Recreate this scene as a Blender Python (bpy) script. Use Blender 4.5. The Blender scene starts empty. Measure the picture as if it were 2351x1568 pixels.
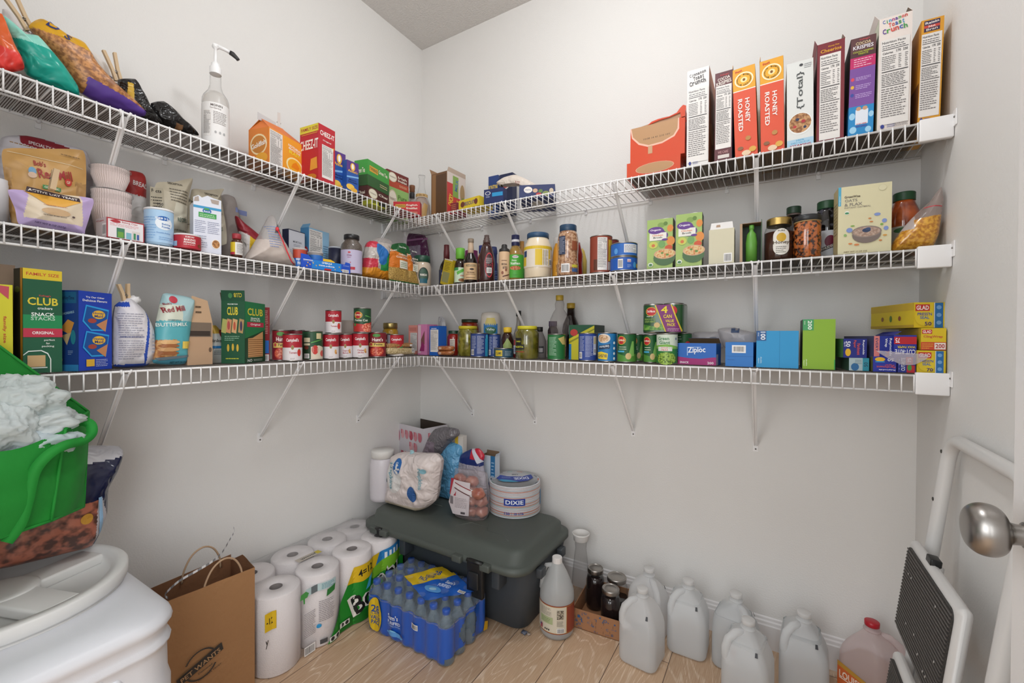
import bpy, math, random
from math import sin, cos, pi, radians as R
from mathutils import Vector, Matrix, noise
from mathutils.geometry import tessellate_polygon

# ------------------------------------------------------------------ camera
S = 0.2925                      # depth of the wire shelves in metres
CAMZ = 1.134
FPX, PIT, YAW, ROLL = 985.67, -0.0097, -0.5451, 0.006
CP = Vector((5.8904*S, -6.2689*S, CAMZ))
FW = Vector((sin(YAW)*cos(PIT), cos(YAW)*cos(PIT), sin(PIT)))
_rt = Vector((cos(YAW), -sin(YAW), 0)); _up = _rt.cross(FW)
RT = _rt*cos(ROLL) + _up*sin(ROLL); UP = -_rt*sin(ROLL) + _up*cos(ROLL)
sc = bpy.context.scene; COL = sc.collection
cd = bpy.data.cameras.new('camera'); cam = bpy.data.objects.new('camera', cd); COL.objects.link(cam)
cd.sensor_width = 36; cd.lens = 36*FPX/2351; cd.clip_start = 0.02; cd.clip_end = 50
cam.matrix_world = Matrix(((RT.x, UP.x, -FW.x, CP.x), (RT.y, UP.y, -FW.y, CP.y), (RT.z, UP.z, -FW.z, CP.z), (0, 0, 0, 1)))
sc.camera = cam

# ------------------------------------------------------------------ light
sc.view_settings.view_transform = 'Standard'; sc.view_settings.look = 'None'
sc.view_settings.gamma = 1; sc.view_settings.use_curve_mapping = False
sc.view_settings.exposure = -0.04
try:
    sc.cycles.max_bounces = 8; sc.cycles.transparent_max_bounces = 24; sc.cycles.caustics_reflective = False; sc.cycles.caustics_refractive = False
except Exception: pass
W_ = bpy.data.worlds.new('ambient_fill'); sc.world = W_; W_.use_nodes = True  # even ambient fill, added to brighten the room through the doorway
W_.node_tree.nodes['Background'].inputs[0].default_value = (0.97, 0.99, 1.0, 1)
W_.node_tree.nodes['Background'].inputs[1].default_value = 1.3
def lamp(name, typ, loc, energy, col, size=0.1, rot=None, sy=None):
    d = bpy.data.lights.new(name, typ); o = bpy.data.objects.new(name, d); COL.objects.link(o)
    d.energy = energy; d.color = col; o.location = loc
    if typ == 'AREA':
        d.size = size
        if sy: d.shape = 'RECTANGLE'; d.size_y = sy
    else: d.shadow_soft_size = size
    if rot: o.rotation_euler = rot
    return o
lamp('ceiling_lamp_light', 'POINT', (1.25, -1.0, 2.60), 20.5, (0.955, 0.98, 1.0), 0.085)
lamp('fill_light', 'AREA', (2.25, -3.0, 1.6), 35, (0.955, 0.98, 1.0), 1.5, (R(82), 0, R(46)))  # unseen fill added beyond the doorway to brighten the left wall
lamp('fill_light', 'AREA', (0.55, -3.0, 1.7), 28, (0.955, 0.98, 1.0), 1.5, (R(82), 0, R(-38)))  # second added fill, angled through the doorway onto the right wall

# ------------------------------------------------------------------ pixel helpers (positions on real planes)
def ray(px, py): return FW + RT*((px-1175.5)/FPX) - UP*((py-784)/FPX)
def at(px, py, ax, val):
    d = ray(px, py); t = (val - CP[ax])/d[ax]; return CP + d*t
def solve(px, py, P0, e):       # point P0 + t*e seen in pixel column px (or row py)
    v0 = Vector(P0) - CP; e = Vector(e)
    if px is not None: k = (px-1175.5)/FPX; a = RT
    else: k = -(py-784)/FPX; a = UP
    return (k*v0.dot(FW) - v0.dot(a))/(e.dot(a) - k*e.dot(FW))
def X(px, y, z): return solve(px, None, (0, y, z), (1, 0, 0))
def Y(px, x, z): return solve(px, None, (x, 0, z), (0, 1, 0))
def Z(py, x, y): return solve(None, py, (x, y, 0), (0, 0, 1))

# ------------------------------------------------------------------ materials
def lin(c):
    if isinstance(c, str):
        c = c.lstrip('#'); c = [int(c[i:i+2], 16)/255 for i in (0, 2, 4)]
    return tuple((x/12.92 if x <= 0.04045 else ((x+0.055)/1.055)**2.4) for x in c) + (1,)
MC = {}
def mat(col, rough=0.5, kind='', **k):
    key = (col, rough, kind, tuple(sorted(k.items())))
    if key in MC: return MC[key]
    m = bpy.data.materials.new((kind or 'paint') + '_' + str(col).lstrip('#')); m.use_nodes = True
    nt = m.node_tree; N = nt.nodes; b = N['Principled BSDF']; out = N['Material Output']
    b.inputs['Base Color'].default_value = lin(col); b.inputs['Roughness'].default_value = rough
    def node(t, **kw):
        n = N.new(t)
        for a, v in kw.items(): n.inputs[a].default_value = v
        return n
    def bump(scale, dist, strength=0.5, typ='noise'):
        tc = N.new('ShaderNodeTexCoord'); nz = N.new('ShaderNodeTexNoise' if typ == 'noise' else 'ShaderNodeTexVoronoi')
        nz.inputs['Scale'].default_value = scale
        nt.links.new(tc.outputs['Object'], nz.inputs['Vector'])
        bp = N.new('ShaderNodeBump'); bp.inputs['Strength'].default_value = strength; bp.inputs['Distance'].default_value = dist
        nt.links.new(nz.outputs[0], bp.inputs['Height']); nt.links.new(bp.outputs[0], b.inputs['Normal']); return nz
    if kind == 'metal': b.inputs['Metallic'].default_value = 1
    elif kind == 'gloss': b.inputs['Coat Weight'].default_value = 0.5
    elif kind == 'film':      # thin clear or tinted plastic
        a = k.get('a', 0.2)
        tr = N.new('ShaderNodeBsdfTransparent'); mx = N.new('ShaderNodeMixShader'); lw = node('ShaderNodeLayerWeight', Blend=0.5)
        pw = N.new('ShaderNodeMath'); pw.operation = 'POWER'; pw.inputs[1].default_value = 4.0
        ma = N.new('ShaderNodeMath'); ma.operation = 'MULTIPLY_ADD'; ma.inputs[1].default_value = 0.7; ma.inputs[2].default_value = a
        ma.use_clamp = True
        nt.links.new(lw.outputs['Facing'], pw.inputs[0]); nt.links.new(pw.outputs[0], ma.inputs[0]); nt.links.new(ma.outputs[0], mx.inputs[0])
        nt.links.new(tr.outputs[0], mx.inputs[1]); nt.links.new(b.outputs[0], mx.inputs[2]); nt.links.new(mx.outputs[0], out.inputs[0])
        if k.get('bump', 0): bump(k['bump'], 0.004, 1.0)
    elif kind == 'milk':      # translucent plastic of the jugs
        tr = node('ShaderNodeBsdfTranslucent'); tr.inputs[0].default_value = lin(col)
        tp = N.new('ShaderNodeBsdfTransparent'); m1 = N.new('ShaderNodeMixShader'); m2 = N.new('ShaderNodeMixShader')
        m1.inputs[0].default_value = 0.5; m2.inputs[0].default_value = k.get('a', 0.75)
        nt.links.new(b.outputs[0], m1.inputs[1]); nt.links.new(tr.outputs[0], m1.inputs[2])
        nt.links.new(tp.outputs[0], m2.inputs[1]); nt.links.new(m1.outputs[0], m2.inputs[2]); nt.links.new(m2.outputs[0], out.inputs[0])
    elif kind == 'mesh':      # woven mat: fine grid of holes
        tc = N.new('ShaderNodeTexCoord'); tp = N.new('ShaderNodeBsdfTransparent'); mx = N.new('ShaderNodeMixShader')
        sx = N.new('ShaderNodeSeparateXYZ'); nt.links.new(tc.outputs['Object'], sx.inputs[0])
        ms = []
        for i in (0, 1):
            f = N.new('ShaderNodeMath'); f.operation = 'MULTIPLY'; f.inputs[1].default_value = 2*pi/0.0045
            s_ = N.new('ShaderNodeMath'); s_.operation = 'SINE'; g = N.new('ShaderNodeMath'); g.operation = 'GREATER_THAN'; g.inputs[1].default_value = -0.5
            nt.links.new(sx.outputs[i], f.inputs[0]); nt.links.new(f.outputs[0], s_.inputs[0]); nt.links.new(s_.outputs[0], g.inputs[0]); ms.append(g)
        a = N.new('ShaderNodeMath'); a.operation = 'MULTIPLY'
        nt.links.new(ms[0].outputs[0], a.inputs[0]); nt.links.new(ms[1].outputs[0], a.inputs[1])
        inv = N.new('ShaderNodeMath'); inv.operation = 'SUBTRACT'; inv.inputs[0].default_value = 1.0
        nt.links.new(a.outputs[0], inv.inputs[1])
        nt.links.new(inv.outputs[0], mx.inputs[0]); nt.links.new(b.outputs[0], mx.inputs[1]); nt.links.new(tp.outputs[0], mx.inputs[2])
        # threads where the product is 0 : holes are where both sines are high
        mx2 = mx; nt.links.new(a.outputs[0], mx2.inputs[0]); nt.links.new(mx2.outputs[0], out.inputs[0])
    elif kind in ('bumpy',):
        bump(k.get('s', 300), k.get('d', 0.0006), k.get('st', 0.5))
    elif kind == 'speck':     # mottled picture-like surface of two colours
        nz = bump(k.get('s', 90), 0.0008, 0.4); cr = N.new('ShaderNodeValToRGB')
        cr.color_ramp.elements[0].position = k.get('p0', 0.4); cr.color_ramp.elements[1].position = k.get('p1', 0.6)
        cr.color_ramp.elements[0].color = lin(col); cr.color_ramp.elements[1].color = lin(k['c2'])
        nt.links.new(nz.outputs[0], cr.inputs[0]); nt.links.new(cr.outputs[0], b.inputs['Base Color'])
        if k.get('coat'): b.inputs['Coat Weight'].default_value = k['coat']
    elif kind == 'foil':
        nz = bump(k.get('s', 25), 0.010, 1.0); nz.inputs['Detail'].default_value = 1.0; nz.inputs['Distortion'].default_value = 1.2
    MC[key] = m; return m
def A(c):                       # colour or material -> material
    return mat(c) if isinstance(c, str) else c

# ------------------------------------------------------------------ mesh builder
class MB:
    def __init__(s): s.v = []; s.f = []; s.mi = []; s.ms = []; s.sm = []
    def m(s, mm):
        mm = A(mm)
        if mm not in s.ms: s.ms.append(mm)
        return s.ms.index(mm)
    def add(s, vs, fs, mm, smooth=False):
        o = len(s.v); i = s.m(mm); s.v += [tuple(v) for v in vs]
        for f in fs: s.f.append([a+o for a in f]); s.mi.append(i); s.sm.append(smooth)
        return s
    def box(s, x0, y0, z0, x1, y1, z1, mm, skip=''):
        vs = [(x, y, z) for z in (z0, z1) for y in (y0, y1) for x in (x0, x1)]
        F = {'D': (0, 2, 3, 1), 'T': (4, 5, 7, 6), 'F': (0, 1, 5, 4), 'B': (3, 2, 6, 7), 'L': (2, 0, 4, 6), 'R': (1, 3, 7, 5)}
        return s.add(vs, [F[k] for k in F if k not in skip], mm)
    def rbox(s, x0, y0, z0, x1, y1, z1, r, mm, n=3):     # box with rounded edges
        cx, cy, cz = (x0+x1)/2, (y0+y1)/2, (z0+z1)/2; hx, hy, hz = (x1-x0)/2, (y1-y0)/2, (z1-z0)/2
        r = min(r, hx, hy, hz); prof = []
        for i in range(n+1): a = pi/2*i/n; prof.append((r-r*sin(a), -hz+r-r*cos(a)))
        prof += [(p, -q) for p, q in reversed(prof)]
        rings = []
        for ins, z in prof:
            rr = max(r-ins, 1e-4); ring = []
            for qx, qy, a0 in ((1, 1, 0), (-1, 1, 90), (-1, -1, 180), (1, -1, 270)):
                for j in range(n+1):
                    a = R(a0+90*j/n); ring.append((cx+qx*(hx-r)+rr*cos(a), cy+qy*(hy-r)+rr*sin(a), cz+z))
            rings.append(ring)
        return s.loft(rings, mm)
    def loft(s, rings, mm, cap=True, smooth=True, close=True):
        n = len(rings[0]); o = []; fs = []
        for r_ in rings: o += r_
        for i in range(len(rings)-1):
            for j in range(n if close else n-1):
                k = (j+1) % n; fs.append((i*n+j, i*n+k, (i+1)*n+k, (i+1)*n+j))
        if cap: fs.append(tuple(range(n-1, -1, -1))); fs.append(tuple((len(rings)-1)*n+j for j in range(n)))
        return s.add(o, fs, mm, smooth)
    def lathe(s, prof, mm, seg=32, cap=True, c=(0, 0), sq=1.0):
        rings = [[(c[0]+r_*cos(2*pi*j/seg), c[1]+sq*r_*sin(2*pi*j/seg), z) for j in range(seg)] for r_, z in prof]
        return s.loft(rings, mm, cap)
    def tube(s, pts, r, mm, seg=8, cap=True):
        P = [Vector(p) for p in pts]; rings = []; nrm = None
        for i, p in enumerate(P):
            t = (P[min(i+1, len(P)-1)]-P[max(i-1, 0)]).normalized()
            if nrm is None:
                nrm = t.orthogonal().normalized()
            nrm = (nrm - t*nrm.dot(t)).normalized(); b = t.cross(nrm)
            rr = r[i] if isinstance(r, (list, tuple)) else r
            rings.append([tuple(p + nrm*(rr*cos(2*pi*j/seg)) + b*(rr*sin(2*pi*j/seg))) for j in range(seg)])
        return s.loft(rings, mm, cap)
    def sphere(s, c, rx, ry, rz, mm, n=12, jit=0, seed=0):
        rings = []; 
        for i in range(1, n):
            a = pi*i/n; ring = []
            for j in range(2*n):
                b = pi*j/n; d = Vector((sin(a)*cos(b), sin(a)*sin(b), -cos(a)))
                k = 1 + (jit*noise.noise(d*2.2+Vector((seed, 0, 0))) if jit else 0)
                ring.append((c[0]+rx*d.x*k, c[1]+ry*d.y*k, c[2]+rz*d.z*k))
            rings.append(ring)
        return s.loft(rings, mm)
    def xf(s, M, i0=0):
        for i in range(i0, len(s.v)): s.v[i] = tuple(M @ Vector(s.v[i]))
        return s
    def build(s, name, parent=None, loc=(0, 0, 0), rz=0, rot=None):
        me = bpy.data.meshes.new(name); me.from_pydata(s.v, [], s.f)
        for m_ in s.ms: me.materials.append(m_)
        me.polygons.foreach_set('material_index', s.mi); me.polygons.foreach_set('use_smooth', s.sm)
        me.update()
        o = bpy.data.objects.new(name, me); COL.objects.link(o)
        o.location = loc; o.rotation_euler = rot if rot else (0, 0, rz)
        if parent: o.parent = parent
        return o
def tag(o, label, cat, group=None, kind=None):
    o['label'] = label; o['category'] = cat
    if group: o['group'] = group
    if kind: o['kind'] = kind
    return o
def empty(name, loc, rz=0, rot=None):
    o = bpy.data.objects.new(name, None); o.empty_display_size = 0.05; COL.objects.link(o)
    o.location = loc; o.rotation_euler = rot if rot else (0, 0, rz); return o
def struct(o): o['kind'] = 'structure'; return o

# ------------------------------------------------------------------ printed art (rectangles, discs, lettering)
TC = {}
def text_mesh(t, bold=0.02):
    if (t, bold) in TC: return TC[(t, bold)]
    c = bpy.data.curves.new('lettering', 'FONT'); c.body = t; c.resolution_u = 2; c.offset = bold; c.fill_mode = 'FRONT'
    o = bpy.data.objects.new('lettering', c); me = o.to_mesh()
    vs = [(v.co.x, v.co.y) for v in me.vertices]; fs = [tuple(p.vertices) for p in me.polygons]
    o.to_mesh_clear(); bpy.data.objects.remove(o); bpy.data.curves.remove(c)
    if not vs: vs = [(0, 0), (1, 0), (1, 1)]; fs = []
    x0 = min(v[0] for v in vs); x1 = max(v[0] for v in vs); y0 = min(v[1] for v in vs); y1 = max(v[1] for v in vs)
    TC[(t, bold)] = ([(v[0]-x0, v[1]-y0) for v in vs], fs, x1-x0, y1-y0); return TC[(t, bold)]
def smooth_pts(P, m=4):
    out = []
    for i in range(len(P)-1):
        a, b, c, d = P[max(i-1, 0)], P[i], P[i+1], P[min(i+2, len(P)-1)]
        for j in range(m):
            u = j/m; out.append(tuple(.5*(2*b[k]+(c[k]-a[k])*u+(2*a[k]-5*b[k]+4*c[k]-d[k])*u*u+(-a[k]+3*b[k]-3*c[k]+d[k])*u**3) for k in range(len(b))))
    return out+[tuple(P[-1])]
def subdiv(vs, tris, ml):
    vs = [tuple(v) for v in vs]; out = []; st = [tuple(t) for t in tris]; mid = {}
    def L(a, b): return math.hypot(vs[a][0]-vs[b][0], vs[a][1]-vs[b][1])
    while st:
        a, b, c = st.pop(); l = (L(a, b), L(b, c), L(c, a)); k = l.index(max(l))
        if l[k] <= ml or len(vs) > 6000: out.append((a, b, c)); continue
        if k == 1: a, b, c = b, c, a
        elif k == 2: a, b, c = c, a, b
        q = (min(a, b), max(a, b))
        if q not in mid: mid[q] = len(vs); vs.append(((vs[a][0]+vs[b][0])/2, (vs[a][1]+vs[b][1])/2))
        m = mid[q]; st += [(a, m, c), (m, b, c)]
    return vs, out
def tri(fs): return [(f[0], f[i], f[i+1]) for f in fs for i in range(1, len(f)-1)]
DK = '#47464a'
def art(mb, items, w, h, fn, seg=None, off=0.0004, soft=False):
    """items use fractions of the w x h face; fn(a, b, off) -> xyz"""
    rnd = random.Random(len(items)*7+int(w*1000))
    k = [0]
    stp = .00028 if soft else .00007
    def o(): k[0] += 1; return off + stp*k[0]
    def rect(a0, b0, a1, b1, c, q=None):
        q = o() if q is None else q
        n = max(1, int(abs(a1-a0)/seg)+1) if seg else 1; nb = max(1, int(abs(b1-b0)/seg)+1) if soft else 1
        vs = [fn(a0+(a1-a0)*i/n, b0+(b1-b0)*j/nb, q) for j in range(nb+1) for i in range(n+1)]
        mb.add(vs, [(j*(n+1)+i, j*(n+1)+i+1, (j+1)*(n+1)+i+1, (j+1)*(n+1)+i) for j in range(nb) for i in range(n)], c)
    def poly(pts, c):
        q = o(); P2 = [(p[0]*w, p[1]*h) for p in pts]; fs = [tuple(range(len(pts)))]
        if seg: P2, fs = subdiv(P2, tessellate_polygon([[Vector((p[0], p[1], 0)) for p in P2]]), seg*1.2)
        mb.add([fn(p[0], p[1], q) for p in P2], fs, c)
    for it in items:
        T = it[0]
        if T == 'r': rect(it[1]*w, it[2]*h, it[3]*w, it[4]*h, it[5])
        elif T == 'e':
            _, cu, cv, ru, rv, c = it; q = o(); n = 20
            vs = [(cu*w, cv*h)] + [((cu+ru*cos(2*pi*i/n))*w, (cv+rv*sin(2*pi*i/n))*h) for i in range(n)]; fs = [(0, 1+i, 1+(i+1) % n) for i in range(n)]
            if seg: vs, fs = subdiv(vs, fs, seg*1.2)
            mb.add([fn(a, b, q) for a, b in vs], fs, c)
        elif T == 'p': poly(it[1], it[2])
        elif T == 't':   # ('t', text, cu, cv, hf, wf, col, rot)
            txt, cu, cv, hf, wf, c = it[1:7]; rot = R(it[7]) if len(it) > 7 else 0
            q = o(); vs, fs, tw, th = text_mesh(txt)
            if True:
                W0, H0 = wf*w, hf*h
                if abs(sin(rot)) > 0.7: W0, H0 = wf*h, hf*w
                sx = W0/max(tw, 1e-6); sy = H0/max(th, 1e-6); out = []
                ps = [((x-tw/2)*sx, (y-th/2)*sy) for x, y in vs]
                if seg and max(H0, W0/max(len(txt), 1)) > seg: ps, fs = subdiv(ps, tri(fs), seg*1.2)
                for x, y in ps:
                    out.append(fn(cu*w + x*cos(rot)-y*sin(rot), cv*h + x*sin(rot)+y*cos(rot), q))
                mb.add(out, fs, c)
        elif T == 'l':   # lines of small print
            _, u0, v0, u1, v1, n, c = it; q = o(); hh = (v1-v0)*h/n
            for i in range(n):
                x = u0*w; xe = u0*w + (u1-u0)*w*(rnd.uniform(.55, 1) if i % 3 == 2 else rnd.uniform(.9, 1))
                yy = v1*h - (i+0.72)*hh
                while x < xe:
                    wl = min(rnd.uniform(.06, .2)*(u1-u0)*w, xe-x)
                    rect(x, yy, x+wl*0.8, yy+hh*.34, c, q); x += wl
        elif T == 'nf':  # nutrition panel
            _, u0, v0, u1, v1 = it[:5]; bg = it[5] if len(it) > 5 else '#e4e0dc'; H = v1-v0; U = u1-u0
            rect(u0*w, v0*h, u1*w, v1*h, bg)
            art_sub = [('t', 'Nutrition Facts', u0+U*.45, v1-H*.035, H*.028, U*.8, DK), ('l', u0+U*.06, v1-H*.11, u1-U*.1, v1-H*.06, 2, DK),
                       ('r', u0+U*.05, v1-H*.125, u1-U*.05, v1-H*.117, DK), ('t', 'Calories', u0+U*.25, v1-H*.16, H*.025, U*.36, DK),
                       ('t', '170', u0+U*.62, v1-H*.155, H*.03, U*.16, DK), ('t', '230', u0+U*.85, v1-H*.155, H*.03, U*.16, DK),
                       ('l', u0+U*.05, v1-H*.36, u0+U*.55, v1-H*.19, 8, DK), ('l', u0+U*.62, v1-H*.36, u0+U*.72, v1-H*.19, 8, DK), ('l', u0+U*.84, v1-H*.36, u0+U*.94, v1-H*.19, 8, DK),
                       ('r', u0+U*.05, v1-H*.385, u1-U*.05, v1-H*.375, DK), ('l', u0+U*.05, v1-H*.54, u1-U*.1, v1-H*.4, 7, DK),
                       ('r', u0+U*.05, v1-H*.557, u1-U*.05, v1-H*.55, DK), ('l', u0+U*.05, v0+H*.08, u1-U*.08, v1-H*.57, 13, '#6a6668')]
            k[0] += 1; art(mb, art_sub, w, h, fn, seg, off+0.00007*k[0], soft); k[0] += 3
        elif T == 'bar': # barcode
            _, u0, v0, u1, v1 = it; rect(u0*w, v0*h, u1*w, v1*h, '#eceae8'); q = o(); x = u0+(u1-u0)*.08
            while x < u1-(u1-u0)*.1:
                b = rnd.uniform(.015, .05)*(u1-u0); rect(x*w, (v0+(v1-v0)*.12)*h, (x+b)*w, (v1-(v1-v0)*.12)*h, '#1c1c1e', q); x += b+rnd.uniform(.02, .05)*(u1-u0)
def plate(face, w, d, h):       # mapping functions of a box standing on z=0
    return {'F': (w, h, lambda a, b, o: (-w/2+a, -d/2-o, b)), 'R': (d, h, lambda a, b, o: (w/2+o, -d/2+a, b)),
            'L': (d, h, lambda a, b, o: (-w/2-o, d/2-a, b)), 'T': (w, d, lambda a, b, o: (-w/2+a, -d/2+b, h+o)),
            'B': (w, h, lambda a, b, o: (w/2-a, d/2+o, b)), 'D': (w, d, lambda a, b, o: (-w/2+a, d/2-b, -o))}[face]
def cyl(r, z0, a0=0): return lambda a, b, o: ((r+o)*sin(a/r+a0), -(r+o)*cos(a/r+a0), z0+b)

# ------------------------------------------------------------------ shelf frame of reference
ZL = {1: 1.9086, 2: 1.5358, 3: 1.1565}; ZB = {1: 1.9008, 2: 1.5290, 3: 1.1565}
SH = {('L', k): 1.134 + (v-1.26)*0.9 + 0.0025 for k, v in ZL.items()}
SH.update({('B', k): 1.134 + (v-1.26)*0.9 + 0.0025 for k, v in ZB.items()})
DL, DB = 0.2696, 0.2925
RW = 7.2436*S; CEIL = 5.5769*S + CAMZ; YF = -1.93
def spot(sh, px, f, z=None):
    """point on the shelf surface: column px, f metres out from the wall"""
    s_, k = sh[0], int(sh[1]); z = SH[(s_, k)] if z is None else z
    return Vector((f, Y(px, f, z), z)) if s_ == 'L' else Vector((X(px, -f, z), -f, z))
RZ = {'L': pi/2, 'B': 0.0}
def height(P, pytop): return Z(pytop, P[0], P[1]) - P[2]
def facing(P):                  # rotation that turns local -Y to the doorway
    return math.atan2(CP.x-P[0], P[1]-CP.y)
# ------------------------------------------------------------------ room shell
def wall_mat():
    m = mat('#e3e1de', 0.85, 'bumpy', s=190, d=0.0014, st=0.55); return m
def floor_mat():
    m = bpy.data.materials.new('oak_plank_floor'); m.use_nodes = True; nt = m.node_tree; N = nt.nodes; L = nt.links; b = N['Principled BSDF']
    tc = N.new('ShaderNodeTexCoord')
    def mth(op, a, c=None):
        n = N.new('ShaderNodeMath'); n.operation = op
        for i, v in enumerate((a, c)):
            if v is None: continue
            if isinstance(v, (int, float)): n.inputs[i].default_value = v
            else: L.new(v, n.inputs[i])
        return n.outputs[0]
    sx = N.new('ShaderNodeSeparateXYZ'); L.new(tc.outputs['Object'], sx.inputs[0])
    px = mth('MULTIPLY', sx.outputs[0], 1/0.178); col = mth('FLOOR', px)
    wn = N.new('ShaderNodeTexWhiteNoise'); wn.noise_dimensions = '1D'; L.new(col, wn.inputs['W'])
    py = mth('ADD', mth('MULTIPLY', sx.outputs[1], 1/1.2), mth('MULTIPLY', wn.outputs['Value'], 7.3)); row = mth('FLOOR', py)
    cmb = N.new('ShaderNodeCombineXYZ'); L.new(col, cmb.inputs[0]); L.new(row, cmb.inputs[1])
    w2 = N.new('ShaderNodeTexWhiteNoise'); w2.noise_dimensions = '3D'; L.new(cmb.outputs[0], w2.inputs['Vector'])
    # grain coordinates: stretched along the plank, shifted per plank
    off = N.new('ShaderNodeVectorMath'); off.operation = 'SCALE'; off.inputs['Scale'].default_value = 9; L.new(w2.outputs['Color'], off.inputs[0])
    add = N.new('ShaderNodeVectorMath'); L.new(tc.outputs['Object'], add.inputs[0]); L.new(off.outputs[0], add.inputs[1])
    mp = N.new('ShaderNodeMapping'); mp.inputs['Scale'].default_value = (1, 0.22, 1); L.new(add.outputs[0], mp.inputs[0])
    nz = N.new('ShaderNodeTexNoise'); nz.inputs['Scale'].default_value = 5; nz.inputs['Detail'].default_value = 2; nz.inputs['Distortion'].default_value = .6; L.new(mp.outputs[0], nz.inputs['Vector'])
    rings = mth('SINE', mth('MULTIPLY', nz.outputs[0], 120))
    r2 = N.new('ShaderNodeMapRange'); r2.inputs[1].default_value = .55; r2.inputs[2].default_value = 1; L.new(rings, r2.inputs[0])
    mp2 = N.new('ShaderNodeMapping'); mp2.inputs['Scale'].default_value = (1, 0.04, 1); L.new(add.outputs[0], mp2.inputs[0])
    fine = N.new('ShaderNodeTexNoise'); fine.inputs['Scale'].default_value = 420; fine.inputs['Detail'].default_value = 3; L.new(mp2.outputs[0], fine.inputs['Vector'])
    fr = N.new('ShaderNodeMapRange'); fr.inputs[1].default_value = .35; fr.inputs[2].default_value = .7; L.new(fine.outputs[0], fr.inputs[0])
    big = N.new('ShaderNodeTexNoise'); big.inputs['Scale'].default_value = 3.5; L.new(mp.outputs[0], big.inputs['Vector'])
    c1 = N.new('ShaderNodeMix'); c1.data_type = 'RGBA'; c1.inputs['A'].default_value = lin('#ad8b6d'); c1.inputs['B'].default_value = lin('#ccab8c')
    L.new(big.outputs[0], c1.inputs['Factor'])
    c2 = N.new('ShaderNodeMix'); c2.data_type = 'RGBA'; c2.inputs['B'].default_value = lin('#d8bfa3'); L.new(c1.outputs['Result'], c2.inputs['A'])
    L.new(mth('MULTIPLY', fr.outputs[0], .42), c2.inputs['Factor'])
    c3 = N.new('ShaderNodeMix'); c3.data_type = 'RGBA'; c3.inputs['B'].default_value = lin('#e6d2bb'); L.new(c2.outputs['Result'], c3.inputs['A'])
    L.new(mth('MULTIPLY', mth('MULTIPLY', r2.outputs[0], fr.outputs[0]), .9), c3.inputs['Factor'])
    tone = N.new('ShaderNodeHueSaturation'); L.new(c3.outputs['Result'], tone.inputs['Color'])
    L.new(mth('ADD', mth('MULTIPLY', w2.outputs['Value'], .22), .86), tone.inputs['Value'])
    fx = mth('FRACT', px); fy = mth('FRACT', py)
    seam = mth('MAXIMUM', mth('LESS_THAN', fx, .014), mth('LESS_THAN', fy, .002))
    c4 = N.new('ShaderNodeMix'); c4.data_type = 'RGBA'; c4.inputs['B'].default_value = lin('#5d493a'); L.new(tone.outputs[0], c4.inputs['A']); L.new(seam, c4.inputs['Factor'])
    L.new(c4.outputs['Result'], b.inputs['Base Color']); b.inputs['Roughness'].default_value = .5
    bp = N.new('ShaderNodeBump'); bp.inputs['Distance'].default_value = .0008; bp.inputs['Strength'].default_value = .4; L.new(fine.outputs[0], bp.inputs['Height']); L.new(bp.outputs[0], b.inputs['Normal'])
    return m
WM = wall_mat(); TRIM = mat('#e8e6e6', 0.45)
HX0 = RW-1.3; HX1 = RW-0.17       # doorway opening in the front wall
struct(MB().box(-.12, -5.2, -.1, RW+1.2, .12, 0, floor_mat()).build('floor'))
struct(MB().box(-.12, YF-.12, CEIL, RW+.12, .12, CEIL+.1, mat('#d6d3d0', .9, 'bumpy', s=120, d=.004, st=.9)).build('ceiling'))
struct(MB().box(-.12, YF-.12, 0, 0, .12, CEIL, WM).build('wall_left'))
struct(MB().box(0, 0, 0, RW, .12, CEIL, WM).build('wall_back'))
struct(MB().box(RW, YF-.12, 0, RW+.12, .12, CEIL, WM).build('wall_right'))
b = MB(); b.box(0, YF-.12, 0, HX0, YF, CEIL, WM); b.box(HX1, YF-.12, 0, RW, YF, CEIL, WM); b.box(HX0, YF-.12, 2.08, HX1, YF, CEIL, WM); struct(b.build('wall_front'))
def baseboard(side, p0, p1, n):
    """profile swept from p0 to p1 on the floor; n points into the room"""
    H = .1125; T = .013; prof = [(0, 0), (T, 0), (T, H*.74), (T*.8, H*.78), (T*.72, H*.86), (T*.45, H*.9), (T*.4, H*.97), (0, H)]
    b = MB(); rings = [[(p[0]+n[0]*a, p[1]+n[1]*a, z) for a, z in prof] for p in (p0, p1)]
    b.loft(rings, TRIM, smooth=False); return struct(b.build('baseboard_'+side))
baseboard('left', (0, YF), (0, -.013), (1, 0)); baseboard('back', (0, 0), (RW, 0), (0, -1)); baseboard('right', (RW, YF), (RW, -.013), (-1, 0)); baseboard('front', (0, YF), (HX0, YF), (0, 1))

# the open white door with its satin knob, at the right edge of the view
DX = RW-.155
b = MB(); b.box(DX, -1.88, .01, DX+.035, -1.108, 2.04, mat('#dedbd9', .4))
dr = struct(b.build('door_1'))
NI = mat('#9b9793', .32, 'metal')
kb = MB(); prof = [(.0, .060), (.012, .0595), (.020, .057), (.0255, .051), (.0275, .044), (.0265, .036), (.022, .030), (.0145, .0265), (.0115, .024), (.0105, .016), (.0135, .014), (.0145, .004), (.031, .003), (.033, .0)]
kb.lathe([(max(r_, .0003), z) for r_, z in smooth_pts(prof[:12][::-1] if False else prof[::-1], 4)], NI, 64)
kp = at(2255, 1214, 0, DX-.045)
ko = kb.build('door_knob', dr, (DX, kp.y, kp.z), rot=(0, -pi/2, 0)); ko['label'] = 'round satin nickel knob'

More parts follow.
